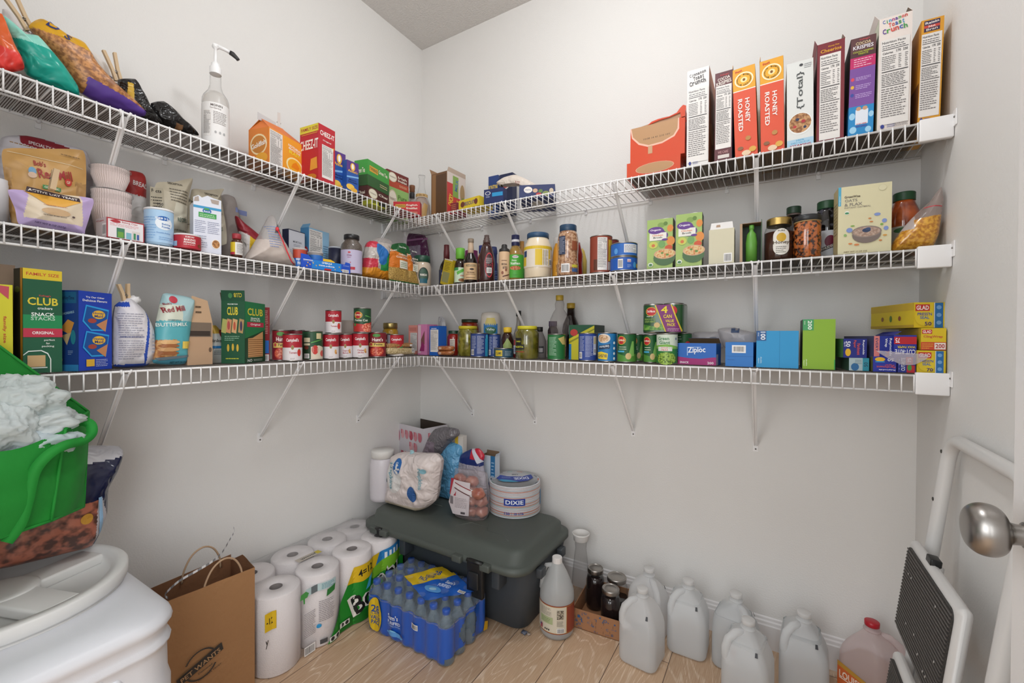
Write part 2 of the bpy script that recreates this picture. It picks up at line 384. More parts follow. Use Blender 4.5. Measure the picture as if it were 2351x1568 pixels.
# ------------------------------------------------------------------ wire shelves
WH = mat('#efeeee', .35); WR = .0030; WV = .00165
def wire_shelf(side, k, label):
    z = SH[(side, k)]-.0025; D = DL if side == 'L' else DB
    e = empty('wire_shelf', (0, 0, z)); tag(e, label, 'shelf', 'white wire shelves')
    if side == 'L': u0, u1 = -1.925, -DB-.004; T = lambda u, w, zz: (w, u, zz)
    else: u0, u1 = .004, RW-.004; T = lambda u, w, zz: (u, -w, zz)
    lip = .0468; wall = .012
    b = MB(); seg = 6
    for w, zz in ((wall, -.003), (D*.52, -.008),): b.tube([T(u0, w, zz), T(u1, w, zz)], .0028, WH, seg)
    n = int((u1-u0)/.0254)
    for i in range(n+1):
        u = u1-.012-i*.0254 if side == 'L' else u0+.012+i*.0254
        if u < u0 or u > u1: break
        b.tube([T(u, wall-.004, -.0015), T(u, D-.001, -.0015)], WV, WH, 4)
    b.build('deck_wires', e)
    b = MB()
    ue = u1 if side == 'L' else RW-.066
    for zz in (-.003, -lip): b.tube([T(u0, D, zz), T(ue, D, zz)], WR, WH, 8)
    for i in range(n+1):
        u = u1-.012-i*.0254 if side == 'L' else u0+.012+i*.0254
        if u < u0 or u > ue: break
        b.tube([T(u, D+.0028, 0), T(u, D+.0034, -lip-.001)], WV*1.15, WH, 6)
    b.build('front_lip', e)
    xs = [-1.395, -.905, -.436] if side == 'L' else [.37, .745, 1.22, 1.674]
    for x in xs:                # flat steel braces from the lip down to the wall
        b = MB(); p0 = Vector(T(x, D-.004, -.012)); p1 = Vector(T(x, .004, -lip-.255)); hw = .0065
        t = Vector(T(1, 0, 0)) if side == 'B' else Vector(T(1, 0, 0)); nrm = (p1-p0).cross(t).normalized()
        prof = [(-1, 0), (-1, .35), (-.55, .5), (-.55, -.2), (.55, -.2), (.55, .5), (1, .35), (1, 0)]
        rings = [[tuple(p+t*(hw*s_*a)+nrm*(.009*q*s_)) for a, q in prof] for p, s_ in ((p0, 1.15), (p0.lerp(p1, .12), 1), (p0.lerp(p1, .93), 1), (p1, .9))]
        b.loft(rings, WH, smooth=False)
        hk = MB() if False else b
        for q in (-1, 1): hk.tube([tuple(p0+t*(hw*q)), tuple(Vector(T(x, D+.004, .001))+t*(hw*1.7*q))], .003, WH, 6)
        f0 = Vector(T(x, 0, -lip-.255)); a_ = [tuple(f0+t*(s1*.0085)+Vector(T(0, 0, 0))*0+Vector((0, 0, s2))+ (Vector(T(0, 1, 0))*w_)) for w_ in (.0, .003) for s1, s2 in ((-1, -.024), (1, -.024), (1, .012), (-1, .012))]
        b.add(a_, [(0, 1, 2, 3), (4, 5, 6, 7), (0, 1, 5, 4), (1, 2, 6, 5), (2, 3, 7, 6), (3, 0, 4, 7)], WH)
        sc_ = f0+Vector(T(0, 1, 0))*.004+Vector((0, 0, -.014)); b.sphere(sc_, .003, .003, .003, mat('#6e6a66', .4, 'metal'), 5)
        b.build('support_brace', e)
    x = u0+.14
    while x < u1-.05:           # little clips that hold the back rail
        b = MB(); c0 = T(x, 0, 0); sx, sy = (.006, .009)
        if side == 'L': b.box(0, x-sx, -.022, .006, x+sx, .002, WH); b.tube([(.006, x, -.004), (.018, x, -.004)], .005, WH, 8)
        else: b.box(x-sx, -.006, -.022, x+sx, 0, .002, WH); b.tube([(x, -.006, -.004), (x, -.018, -.004)], .005, WH, 8)
        b.build('wall_clip', e); x += .285
    if side == 'B':             # moulded end bracket on the right wall, small one on the left
        b = MB(); b.rbox(RW-.068, -D-.006, -lip-.006, RW-.001, -D+.010, .006, .003, WH); b.box(RW-.004, -D+.0, -lip+.01, RW-.0005, -D+.06, .004, WH)
        b.box(RW-.0035, -D-.022, -.028, RW-.0005, -D+.0, .012, WH); b.sphere((RW-.004, -D-.014, -.006), .002, .003, .003, mat('#8a8784', .3, 'metal'), 5)
        b.build('end_bracket', e)
        b = MB(); b.rbox(.0005, -D-.005, -lip-.004, .012, -D+.02, .004, .002, WH); b.build('end_bracket', e)
    return e
wire_shelf('L', 1, 'top wire shelf on the left wall, carrying snack bags and tea boxes'); wire_shelf('L', 2, 'middle wire shelf on the left wall, carrying baking supplies')
wire_shelf('L', 3, 'lowest wire shelf on the left wall, carrying crackers and soup cans'); wire_shelf('B', 1, 'top wire shelf on the back wall, carrying the tall cereal boxes')
wire_shelf('B', 2, 'middle wire shelf on the back wall, carrying sauces, broth and honey'); wire_shelf('B', 3, 'lowest wire shelf on the back wall, carrying cans and wrap boxes')
LINER = mat('#6b625b', .8, 'mesh')
def liner(side, k, u0, u1, label):
    z = SH[(side, k)]-.0023; D = (DL if side == 'L' else DB)-.004
    b = MB(); n = 40; vs = []; fs = []; th = .0014
    for i in range(n+1):
        u = u0+(u1-u0)*i/n
        for w, dz in ((.02, 0), (D, 0), (D, th), (.02, th)): vs.append((w, u, dz) if side == 'L' else (u, -w, dz))
    for i in range(n):
        for j in range(4): fs.append((4*i+j, 4*i+(j+1) % 4, 4*i+4+(j+1) % 4, 4*i+4+j))
    b.add(vs, fs, LINER); tag(b.build('shelf_liner', loc=(0, 0, z)), label, 'shelf liner', 'grey mesh shelf liners')
liner('L', 1, -1.92, -.315, 'grey woven liner mat under the snack bags on the top left shelf')
liner('L', 2, -1.92, -.315, 'grey woven liner mat under the baking supplies on the middle left shelf')
liner('L', 3, -1.92, -.30, 'grey woven liner mat under the soup cans on the lowest left shelf')
liner('B', 1, X(1440, -.29, SH[('B', 1)]), RW-.05, 'grey woven liner mat under the cereal boxes on the top back shelf')
liner('B', 2, .03, RW-.05, 'grey woven liner mat under the sauces on the middle back shelf')
liner('B', 3, .03, RW-.05, 'grey woven liner mat under the cans on the lowest back shelf')
# ------------------------------------------------------------------ package builders
def geo_front(sh, pa, pb, pt, f, dep, z=None):
    A_ = spot(sh, pa, f, z); B_ = spot(sh, pb, f, z); w = (B_-A_).length; Mi = (A_+B_)/2
    h = height(Mi, pt); inw = Vector((-1, 0, 0)) if sh[0] == 'L' else Vector((0, 1, 0))
    return Mi+inw*dep/2, RZ[sh[0]], w, dep, h
def geo_corner(sh, pa, pb, pc, pt, f, yaw, mode='LF', z=None, dmax=None):
    Pb = spot(sh, pb, f, z); rz = RZ[sh[0]]+R(yaw)
    ex = Vector((cos(rz), sin(rz), 0)); ey = Vector((-sin(rz), cos(rz), 0))
    if mode == 'LF': d = solve(pa, None, Pb, ey); w = solve(pc, None, Pb, ex); c = Pb+ex*w/2+ey*d/2
    else: w = solve(pa, None, Pb, -ex); d = solve(pc, None, Pb, ey); c = Pb-ex*w/2+ey*d/2
    if d <= 0 or (dmax and d > dmax):
        d2 = dmax or .05; c += ey*(d2-d)/2; d = d2
    return c, rz, abs(w), d, height(Pb, pt)
def radius(P, pl, pr):
    v = P-CP; dh = math.hypot(v.x, v.y); hd = Vector((FW.x, FW.y)).normalized(); c = (v.x*hd.x+v.y*hd.y)/dh
    return abs(pr-pl)/2*c*c*dh/FPX
def geo_round(sh, pl, pr, pt, f, z=None):
    P = spot(sh, (pl+pr)/2, f, z); r_ = radius(P, pl, pr); P = spot(sh, (pl+pr)/2, f, z); return P, r_, height(P, pt)
def lay(P): return Vector((P[0], P[1], P[2]+.0008))
def place(root, g_, name=None): pass
BROWN = '#a98461'
def carton(name, label, cat, geo, col, arts={}, group=None, opened=None, inner=BROWN, tilt=0, extra=None, cut=0):
    """closed or opened cardboard box; arts: face letter -> art list; opened: list of (side, length, angle)"""
    c, rz, w, d, h = geo; b = MB()
    if opened is None: b.box(-w/2, -d/2, 0, w/2, d/2, h, col)
    else:
        t = .0012
        b.box(-w/2, -d/2, 0, w/2, d/2, h, col, skip='T'); b.box(-w/2+t, -d/2+t, t, w/2-t, d/2-t, h, inner, skip='T')
        b.add([(-w/2, -d/2, h), (w/2, -d/2, h), (w/2, d/2, h), (-w/2, d/2, h), (-w/2+t, -d/2+t, h), (w/2-t, -d/2+t, h), (w/2-t, d/2-t, h), (-w/2+t, d/2-t, h)],
              [(0, 1, 5, 4), (1, 2, 6, 5), (2, 3, 7, 6), (3, 0, 4, 7)], inner)
    for fc, items in arts.items():
        W, H, fn = plate(fc, w, d, h); art(b, items, W, H, fn)
    multi = opened or extra
    rot = (0, 0, rz)
    if tilt: 
        o_rot = Matrix.Rotation(rz, 3, 'Z') @ Matrix.Rotation(tilt, 3, 'Y'); rot = tuple(o_rot.to_euler())
    if not multi: o = b.build(name, None, lay(c), rot=rot); return tag(o, label, cat, group), c, h
    e = empty(name, lay(c), rot=rot); tag(e, label, cat, group); b.build('body', e)
    for s_, ln, ang in (opened or []):
        fb = MB(); a = R(ang); t = .0008
        # flap hinged on the top edge of a side; 90 = straight up, 0 = flat outwards
        if s_ in 'FB': q = -1 if s_ == 'F' else 1; P = lambda u, v, n: (u*(w/2), q*(d/2+v*ln*cos(a)+n*t*sin(a)), h+v*ln*sin(a)-n*t*cos(a))
        else: q = -1 if s_ == 'L' else 1; P = lambda u, v, n: (q*(w/2+v*ln*cos(a)+n*t*sin(a)), u*(d/2), h+v*ln*sin(a)-n*t*cos(a))
        vs = [P(u*k_, v, n) for n in (0, 1) for u, v, k_ in ((-1, 0, 1), (1, 0, 1), (1, 1, .93), (-1, 1, .93))]
        fb.add(vs, [(0, 1, 2, 3)], inner); fb.add(vs, [(4, 5, 6, 7), (0, 1, 5, 4), (1, 2, 6, 5), (2, 3, 7, 6), (3, 0, 4, 7)], col); fb.build('flap', e)
    if extra: extra(e, w, d, h)
    return e, c, h
STEEL = mat('#a9a6a2', .3, 'metal')
def can(name, label, cat, geo, col, items=[], rot=0, group=None, rim=STEEL, rr=None, h=None, lidcol=None):
    P, r_, hh = geo; r_ = rr or r_; h = h or hh
    e = empty(name, lay(P), facing(P)+R(rot)); tag(e, label, cat, group)
    b = MB(); b.lathe([(r_, .004), (r_, h-.004)], col, 40, cap=False)
    art(b, items, 2*pi*r_*.5, h-.008, lambda a, c, o: cyl(r_, .004)(a-pi*r_*.5, c, o), seg=r_*.2)
    b.build('label', e)
    b = MB(); q = lidcol or rim
    b.lathe([(r_-.0012, h-.004), (r_+.0006, h-.003), (r_+.0008, h-.001), (r_, h), (r_-.0022, h-.0005), (r_-.003, h-.003), (r_*.6, h-.003), (r_*.58, h-.0024)], q, 40)
    b.build('lid', e)
    b = MB(); b.lathe([(r_-.001, .0005), (r_+.0006, 0.0005), (r_+.0008, .003), (r_-.0005, .0045)], rim, 40); b.build('bottom_rim', e)
    return e, P, h
def vessel(name, label, cat, geo, prof, bm_, parts, rot=0, group=None, sq=1.0, tilt=None, rr=None):
    """lathe body; prof in fractions (r,z) of radius and height; parts: list of
    ('cap', prof, mat) / ('label', z0, z1, rfrac, col, art) / ('fill', prof, mat)"""
    P, r_, h = geo; r_ = rr or r_
    e = empty(name, lay(P), facing(P)+R(rot)); tag(e, label, cat, group)
    if tilt: e.rotation_euler = (tilt[0], tilt[1], facing(P)+R(rot))
    MB().lathe([(max(a*r_, .0004), z*h) for a, z in prof], A(bm_), 36, sq=sq).build('body', e)
    for p in parts:
        if p[0] == 'label':
            z0, z1, rf, col, items = p[1:6]; frac = p[6] if len(p) > 6 else .5; rad = rf*r_; b = MB(); n = 40
            a0 = pi*2*frac; wl = a0*rad; H = (z1-z0)*h
            vs = []; fs = []
            for i in range(n+1):
                a = -a0/2+a0*i/n
                for zz in (z0*h, z1*h): vs.append(((rad+.0006)*sin(a), -sq*(rad+.0006)*cos(a), zz))
            for i in range(n): fs.append((2*i, 2*i+2, 2*i+3, 2*i+1))
            if col: b.add(vs, fs, col, True)
            f0 = lambda a, c, o: ((rad+.0006+o)*sin((a-wl/2)/rad), -sq*(rad+.0006+o)*cos((a-wl/2)/rad), z0*h+c)
            art(b, items, wl, H, f0, seg=rad*.2); b.build('label', e)
        else:
            MB().lathe([(max(a*r_, .0004), z*h) for a, z in p[1]], A(p[2]), 36, sq=(sq if p[0] == 'fill' else 1)).build({'fill': 'contents'}.get(p[0], p[0]), e)
    return e, P, h
def ribcap(b, r_, z0, z1, mm, n=40):   # screw cap with ribs
    rings = []
    for z, k in ((z0, 1), (z1-.0012, 1), (z1, .93)):
        rings.append([(r_*k*(1-.03*(j % 2))*cos(2*pi*j/n), r_*k*(1-.03*(j % 2))*sin(2*pi*j/n), z) for j in range(n)])
    return b.loft(rings, mm, smooth=False)
def pouch(name, label, cat, loc, rz, w, h, t, colf, items=[], parts=None, group=None, tilt=(0, 0), nz=.004, seed=1, top=.08, bot=.9, round_=.45, sag=0, nu=28, nv=34, edge=.0, wtop=1.0, build=True, ysq=1):
    """soft bag standing on its base; colf(u, v, front) -> colour; art on the front follows the surface"""
    def S_(u, v, s_, o=0.0):
        prof = bot+(1-bot)*min(1, v*6) if v < .17 else 1
        pr = prof*(1-(max(0, v-.25)/.75)**1.6*(1-top))
        x = (u-.5)*w*(1+(wtop-1)*v)
        th = t/2*pr*max(0, 1-abs(2*u-1)**2.6)**round_
        q = Vector((x*14, v*h*14, seed*3.1+(7 if s_ > 0 else 0)))
        cr = noise.noise(q)+.5*noise.noise(q*2.3)
        ed = max(0, 1-abs(2*u-1)**6)*min(1, v*8+.1)
        y = s_*(th+o)+(nz*cr*ed if t > 0 else 0)+sag*sin(v*pi)*ysq
        z = v*h*(1+edge*(abs(2*u-1)**2)*v)+nz*.5*noise.noise(Vector((u*4, v*3, seed)))*min(1, v*5)
        return (x+nz*.6*noise.noise(Vector((v*5, seed*2, u)))*min(1, v*5), y, max(z, 0))
    b = MB()
    for s_ in (-1, 1):
        vs = [S_(i/nu, j/nv, s_) for j in range(nv+1) for i in range(nu+1)]
        by = {}
        for j in range(nv):
            for i in range(nu):
                q = (j*(nu+1)+i, j*(nu+1)+i+1, (j+1)*(nu+1)+i+1, (j+1)*(nu+1)+i)
                by.setdefault(A(colf((i+.5)/nu, (j+.5)/nv, s_ < 0)), []).append(q if s_ < 0 else q[::-1])
        o = len(b.v); b.v += vs
        for mm, qs in by.items():
            k = b.m(mm)
            for q in qs: b.f.append([a+o for a in q]); b.mi.append(k); b.sm.append(True)
    vs = [S_(i/nu, 0, s_) for i in range(nu+1) for s_ in (-1, 1)]
    b.add(vs, [(2*i, 2*i+1, 2*i+3, 2*i+2) for i in range(nu)], colf(.5, .02, True))
    if items: art(b, items, w, h, lambda a, c, o: S_(min(max(a/w, 0), 1), min(max(c/h, 0), 1), -1, o), seg=w/nu*1.5, off=.0011, soft=True)
    rot = tuple((Matrix.Rotation(rz, 3, 'Z') @ Matrix.Rotation(tilt[1], 3, 'Y') @ Matrix.Rotation(tilt[0], 3, 'X')).to_euler())
    if parts:
        e = empty(name, lay(loc), rot=rot); tag(e, label, cat, group); b.build('body', e); parts(e, S_, w, h); return e, S_
    o = b.build(name, None, lay(loc), rot=rot); return tag(o, label, cat, group), S_
def bagspot(sh, pl, pr, pt, f, z=None):
    A_ = spot(sh, pl, f, z); B_ = spot(sh, pr, f, z); M_ = (A_+B_)/2; return M_, RZ[sh[0]], (B_-A_).length, height(M_, pt)
PIN = mat('#cbb08c', .6)
def clothespin(p, rot, label, col=PIN, L=.075, spread=.011):
    """wooden peg: jaws at the origin, legs rising along +z"""
    e = empty('clothespin', p, rot=rot); tag(e, label, 'clothespin')
    for q in (-1, 1):
        b = MB(); r_ = [[(x, q*(.0015+.0045+ (spread*max(0, k-.45)))-.0+y, z) for x, y in ((-.005, -.0035), (.005, -.0035), (.005, .0035), (-.005, .0035))] for k, z in ((0, -.012), (.3, .006), (.45, .016), (1, L-.012))]
        b.loft(r_, col, smooth=False); b.build('leg', e)
    b = MB(); P_ = [(-.0065+.013*i/24, .0035*cos(i*1.05), .013+.0035*sin(i*1.05)) for i in range(25)]; b.tube(P_, .0008, STEEL, 5); b.build('spring', e)
    return e
CLEAR = mat('#c8c8c8', .08, 'film', a=.07); FOG = mat('#dcd8d6', .3, 'film', a=.42, bump=40)
GLASS = mat('#5a5e5c', .05, 'film', a=.05)
def obag(name, label, cat, sh, f, pts, t, colf, items=[], z0=None, nz=.004, seed=1, parts=None, group=None, q=.5, p=2.4, zmin=None, rings=16, film=False):
    rings = 26
    """filled bag: silhouette given on the plane f metres from the wall, real thickness t"""
    if 'pouch' in name and q == .5: q = 1.15; p = 2.2
    s_ = sh[0]; zb = SH[(s_, int(sh[1]))] if z0 is None else z0; ax, val = (0, f) if s_ == 'L' else (1, -f)
    W3 = [at(px, py, ax, val) for px, py in pts]
    L2 = [((w.y if s_ == 'L' else w.x), max(w.z-zb, 0)) for w in W3]
    # smooth closed outline
    n = len(L2); out = []; m = max(4, 150//n)
    for i in range(n):
        p0, p1, p2, p3 = (L2[(i+k) % n] for k in (-1, 0, 1, 2))
        for j in range(m):
            u = j/m; a = [.5*((2*p1[c])+(-p0[c]+p2[c])*u+(2*p0[c]-5*p1[c]+4*p2[c]-p3[c])*u*u+(-p0[c]+3*p1[c]-3*p2[c]+p3[c])*u**3) for c in (0, 1)]
            lnp = [p1[c]+(p2[c]-p1[c])*u for c in (0, 1)]
            out.append((a[0]*.55+lnp[0]*.45, max(0, a[1]*.55+lnp[1]*.45)))
    x0 = min(p_[0] for p_ in out); x1 = max(p_[0] for p_ in out); h = max(p_[1] for p_ in out); w = x1-x0; cx = (x0+x1)/2
    out = [(a-cx, b_) for a, b_ in out]; N = len(out)
    ctr = (sum(a for a, _ in out)/N, sum(b_ for _, b_ in out)/N)
    if sum(out[i][0]*out[(i+1) % N][1]-out[(i+1) % N][0]*out[i][1] for i in range(N)) < 0: out.reverse()
    def th(sv, x, zz, side, o=0):
        base = t/2*max(0, 1-sv**p)**q
        cr = noise.noise(Vector((x*16+seed*5, zz*16, side*3)))+.6*noise.noise(Vector((x*42, zz*42+seed, side)))
        return side*(base+o)+nz*cr*min(1, (1-sv)*5)
    b = MB()
    for side in (-1, 1):
        vs = [(ctr[0], th(0, ctr[0], ctr[1], side), ctr[1])]; meta = []
        for k in range(1, rings+1):
            sv = (k/rings)**.85
            for a, b_ in out:
                x = ctr[0]+(a-ctr[0])*sv; zz = ctr[1]+(b_-ctr[1])*sv
                vs.append((x, th(sv, x, zz, side), zz))
        fs = [(0, 1+i, 1+(i+1) % N) for i in range(N)]
        for k in range(rings-1):
            for i in range(N): j = (i+1) % N; a = 1+k*N; c = a+N; fs.append((a+i, c+i, c+j, a+j))
        by = {}
        for fc in fs:
            ax_ = sum(vs[q_][0] for q_ in fc)/len(fc); az = sum(vs[q_][2] for q_ in fc)/len(fc)
            by.setdefault(A(colf((ax_+w/2)/w, az/h, side < 0)), []).append(fc if side < 0 else fc[::-1])
        o_ = len(b.v); b.v += vs
        for mm, qs in by.items():
            kk = b.m(mm)
            for q_ in qs: b.f.append([a+o_ for a in q_]); b.mi.append(kk); b.sm.append(True)
    def S_(x, zz, o):
        # radial parameter of (x, zz)
        dx, dz = x-ctr[0], zz-ctr[1]; best = 0
        for i in range(N):
            p1, p2 = out[i], out[(i+1) % N]; ax1, az1 = p1[0]-ctr[0], p1[1]-ctr[1]; ax2, az2 = p2[0]-ctr[0], p2[1]-ctr[1]
            den = ax1*az2-ax2*az1
            if abs(den) < 1e-12: continue
            al = (dx*az2-ax2*dz)/den; be = (ax1*dz-dx*az1)/den
            if al >= -1e-6 and be >= -1e-6: best = al+be; break
        return (x, th(min(best, .999), x, zz, -1, o), zz)
    if items: art(b, items, w, h, lambda a, c, o: S_(a-w/2, c, o), seg=w/16, off=.0012, soft=True)
    P = Vector((f, cx, zb)) if s_ == 'L' else Vector((cx, -f, zb))
    if parts: e = empty(name, lay(P), RZ[s_]); tag(e, label, cat, group); b.build('body', e); parts(e, w, h); return e, P, h
    return tag(b.build(name, None, lay(P), RZ[s_]), label, cat, group), P, h
def pinat(px, py, ax, val, rot, label, **k): return clothespin(at(px, py, ax, val), rot, label, **k)
def K(c): return lambda u, v, f: c
# ================================================================== TOP SHELF, LEFT WALL
ORG = mat('#d8602a', .3, 'foil'); TEAL = mat('#11a08e', .28, 'foil'); PURP = mat('#5b3d92', .28, 'foil', s=14); BLKF = mat('#1b1919', .22, 'foil', s=45)
PRZ = mat('#8d5a34', .4, 'speck', c2='#c98d55', s=120)
obag('snack_bag', 'orange and red crinkled snack bag cut by the left edge of the view', 'bag', 'L1', .24, [(-22, 40), (2, 32), (18, 70), (35, 110), (52, 142), (55, 160), (30, 166), (-20, 160)], .045,
     lambda u, v, f: mat('#e03a32', .3, 'foil') if v < .38 else ORG, seed=1)
obag('snack_bag', 'teal crinkled snack bag leaning left with a pale panel near its top', 'bag', 'L1', .205, [(0, 36), (22, 50), (52, 78), (85, 84), (115, 118), (150, 160), (178, 200), (180, 222), (120, 200), (62, 172), (40, 120), (14, 80)], .06,
     lambda u, v, f: TEAL if v < .68 else mat('#8fd6c6', .3, 'foil'), seed=2)
obag('snack_bag', 'white backed snack bag standing behind the teal one, clipped by a peg', 'bag', 'L1', .085, [(5, 22), (35, 40), (68, 68), (95, 95), (120, 130), (110, 190), (40, 180), (10, 120)], .05,
     K(mat('#d8d2d0', .4, 'foil')), [('l', .35, .66, .75, .9, 6, '#6a6a72')], seed=3)
pinat(62, 58, 0, .15, (R(28), R(0), 0), 'wooden clothespin clipping the white backed bag at the far left of the top shelf')
def pz(u, v, f):
    if v > .80 - (u-.2)*.1: return mat('#d6a018', .35, 'foil')
    if v < .42 - (u-.45)*.25 and u > .42: return PURP
    if v < .12: return mat('#27306e', .3, 'foil')
    return PRZ
obag('pretzel_bag', 'pretzel bag with yellow top, clear window of pretzel sticks and purple lower half', 'bag', 'L1', .165, [(66, 62), (94, 44), (150, 80), (188, 98), (222, 150), (262, 195), (300, 232), (336, 262), (320, 268), (230, 238), (175, 205), (140, 150), (105, 110)], .075,
     pz, [('t', 'D', .17, .93, .12, .09, '#27306e', -30), ('t', 'S', .27, .84, .09, .05, '#27306e', -30)], seed=4, nz=.003)
obag('snack_bag', 'pale paper backed snack bag behind the purple pretzel bag, clipped by a peg', 'bag', 'L1', .075, [(205, 118), (228, 130), (258, 168), (292, 215), (325, 255), (260, 240), (225, 180)], .035,
     K(mat('#ded8d2', .5)), [('l', .3, .45, .55, .75, 5, '#77707a')], seed=5)
pinat(269, 176, 0, .125, (R(16), 0, 0), 'wooden clothespin standing up beside the black snack bag on the top shelf')
obag('snack_bag', 'glossy black and gold snack bag beside the pretzel bag', 'bag', 'L1', .150, [(270, 184), (308, 182), (322, 206), (338, 235), (352, 268), (374, 290), (340, 285), (310, 262), (285, 225)], .055,
     lambda u, v, f: mat('#c9a33a', .3, 'foil') if (abs(u-.22) < .06 and .55 < v < .85) else BLKF, seed=6, nz=.006)
obag('snack_bag', 'glossy black and bronze snack bag slumped beside the syrup bottle', 'bag', 'L1', .150, [(346, 238), (372, 233), (398, 252), (420, 275), (440, 292), (456, 312), (420, 306), (380, 292), (352, 266)], .05,
     lambda u, v, f: mat('#7a5638', .3, 'foil') if .45 < u < .6 and v < .5 else BLKF, seed=7, nz=.006)
# syrup bottle with pump
P, r_, h = geo_round('L1', 463, 527, 163, .20)
hb = height(P, 168)
def syrup(e, h):
    b = MB(); b.lathe([(.0155, h-.006), (.0165, h-.0055), (.0165, h-.005), (.0165, h+.014), (.0165, h+.0145), (.0125, h+.0165), (.0125, h+.017), (.0115, h+.028), (.008, h+.031), (.0045, h+.036), (.0042, h+.075), (.009, h+.079), (.010, h+.083), (.0003, h+.085)], mat('#eeeeee', .35), 24)
    b.rbox(-.008, -.010, h+.080, .008, .006, h+.090, .004, mat('#eeeeee', .35))
    b.tube([(0, 0, h+.087), (.025, 0, h+.083), (.040, 0, h+.078)], [.0065, .0055, .005], mat('#eeeeee', .35), 10); b.build('pump', e)
    b = MB(); b.tube([(.038, 0, h+.079), (.046, 0, h+.0765), (.058, 0, h+.067), (.061, 0, h+.063)], [.0068, .0075, .0055, .0055], mat('#2b2a2a', .5), 10); b.build('spout_cap', e)
e, P, h = vessel('syrup_bottle', 'tall clear syrup bottle with a white pump and black spout cap', 'bottle', (P, r_, hb),
    [(.92, 0), (1, .02), (1, .60), (.98, .64), (.9, .68), (.55, .76), (.42, .83), (.40, .98), (.43, 1)], GLASS,
    [('contents', [(.9, .01), (.94, .02), (.94, .6), (.84, .67), (.5, .74), (.0, .74)], mat('#e3ded8', .3, 'film', a=.5)),
     ('label', .03, .56, 1.0, '#e6e4e2', [('t', 'MONIN', .52, .93, .055, .22, '#5a4d4a'), ('t', 'Pure Cane Syrup', .50, .86, .04, .2, '#8a7d78'), ('nf', .26, .2, .42, .8), ('l', .46, .5, .72, .8, 8, '#8d8582'), ('e', .5, .3, .02, .03, '#aaaaaa'), ('e', .58, .3, .02, .03, '#aaaaaa'), ('e', .66, .3, .02, .03, '#aaaaaa')], .62)], rr=r_)
syrup(e, h)
# goldfish carton, milk-carton gable torn open
g = geo_corner('L1', 571, 617, 699, 291, .20, 14, 'LF')
OR = '#e0762a'
def gable(e, w, d, h):
    b = MB(); t = .001; H = .045
    def slab(q, c):
        n = (Vector(q[1])-Vector(q[0])).cross(Vector(q[2])-Vector(q[0])).normalized()*t
        vs = [Vector(p) for p in q]+[Vector(p)-n for p in q]; k = len(q)
        b.add(vs, [tuple(range(k)), tuple(range(2*k-1, k-1, -1))]+[(i, (i+1) % k, k+(i+1) % k, k+i) for i in range(k)], c)
    slab([(-w/2, -d/2, h), (w*.1, -d/2, h), (w*.12, -.004, h+H), (-w*.45, -.004, h+H*.85)], OR)
    slab([(w*.1, -d/2, h), (w/2, -d/2, h), (w*.12, -.002, h+H)], '#d4681f')
    slab([(w/2, d/2, h), (-w/2, d/2, h), (-w*.45, .004, h+H*.85), (w*.12, .004, h+H)], '#e07f35')
    slab([(-w/2, d/2, h), (-w/2, -d/2, h), (-w*.42, -.002, h+H*.8)], OR)
    slab([(w/2, -d/2, h), (w/2, d/2, h), (w*.12, .002, h+H)], '#c55c1c')
    b.build('gable_top', e)
    b = MB(); b.box(-w*.52, .0, h+H*.7, -w*.05, .0015, h+H*1.25, '#c9c7c8'); b.build('seal_fin', e)
carton('cracker_carton', 'orange goldfish cracker carton with an opened gable top', 'carton', g, OR, {
    'L': [('r', 0, 0, 1, 1, '#dd7f2c'), ('e', .5, .62, .42, .25, '#f2d9a8'), ('e', .5, .62, .36, .21, '#c9802f'), ('t', 'Goldfish', .5, .62, .12, .74, '#f4f1ea', 14), ('e', .65, .3, .3, .12, '#eaa52f')],
    'F': [('r', .38, 0, 1, 1, '#eda02c'), ('r', 0, 0, .38, 1, '#ee9a3c'), ('nf', .02, .03, .36, .97), ('t', 'NOTHING', .7, .8, .06, .36, '#f6f2ea', -8), ('t', 'BEATS THE', .7, .73, .05, .34, '#f6f2ea', -8), ('t', 'BLAST!', .7, .655, .08, .32, '#f3e23a', -8),
          ('e', .7, .36, .24, .2, '#f7e9b0'), ('e', .7, .36, .2, .165, '#f0b02e'), ('p', [(.6, .3), (.8, .28), (.84, .36), (.74, .47), (.64, .4)], '#eb8a1c')]}, extra=gable)
gc = g[0]; clothespin(Vector((gc.x-.01, gc.y+.01, gc.z+g[4]+.052)), (R(24), 0, R(60)), 'white peg clamped on the open goldfish carton', col='#d9d7d4', L=.06, spread=.007)
RED = '#b81f2d'
g = geo_corner('L1', 686, 731, 769, 282, .255, 6, 'LF', dmax=.10)
carton('cracker_box', 'tall red cheese cracker box with a yellow family size band', 'box', g, RED, {
    'L': [('r', 0, .87, 1, 1, '#d8cc33'), ('t', 'FAMILY SIZE', .52, .935, .055, .9, '#a0222c'), ('t', 'CHEEZ-IT', .5, .66, .17, .98, '#f3efe9'), ('r', .1, .84, .95, .85, '#e0a83a'), ('p', [(.55, .2), (.95, .22), (.92, .42), (.6, .4)], '#e09a3a'), ('e', .6, .08, .3, .06, '#c97f2a')],
    'F': [('t', 'CHEEZ-IT', .52, .855, .085, .85, '#f3efe9'), ('t', 'Original', .5, .735, .03, .5, '#f3efe9'), ('p', [(.7, .66), (.95, .68), (.9, .62)], '#e39a33'), ('nf', .2, .08, .88, .66)]})
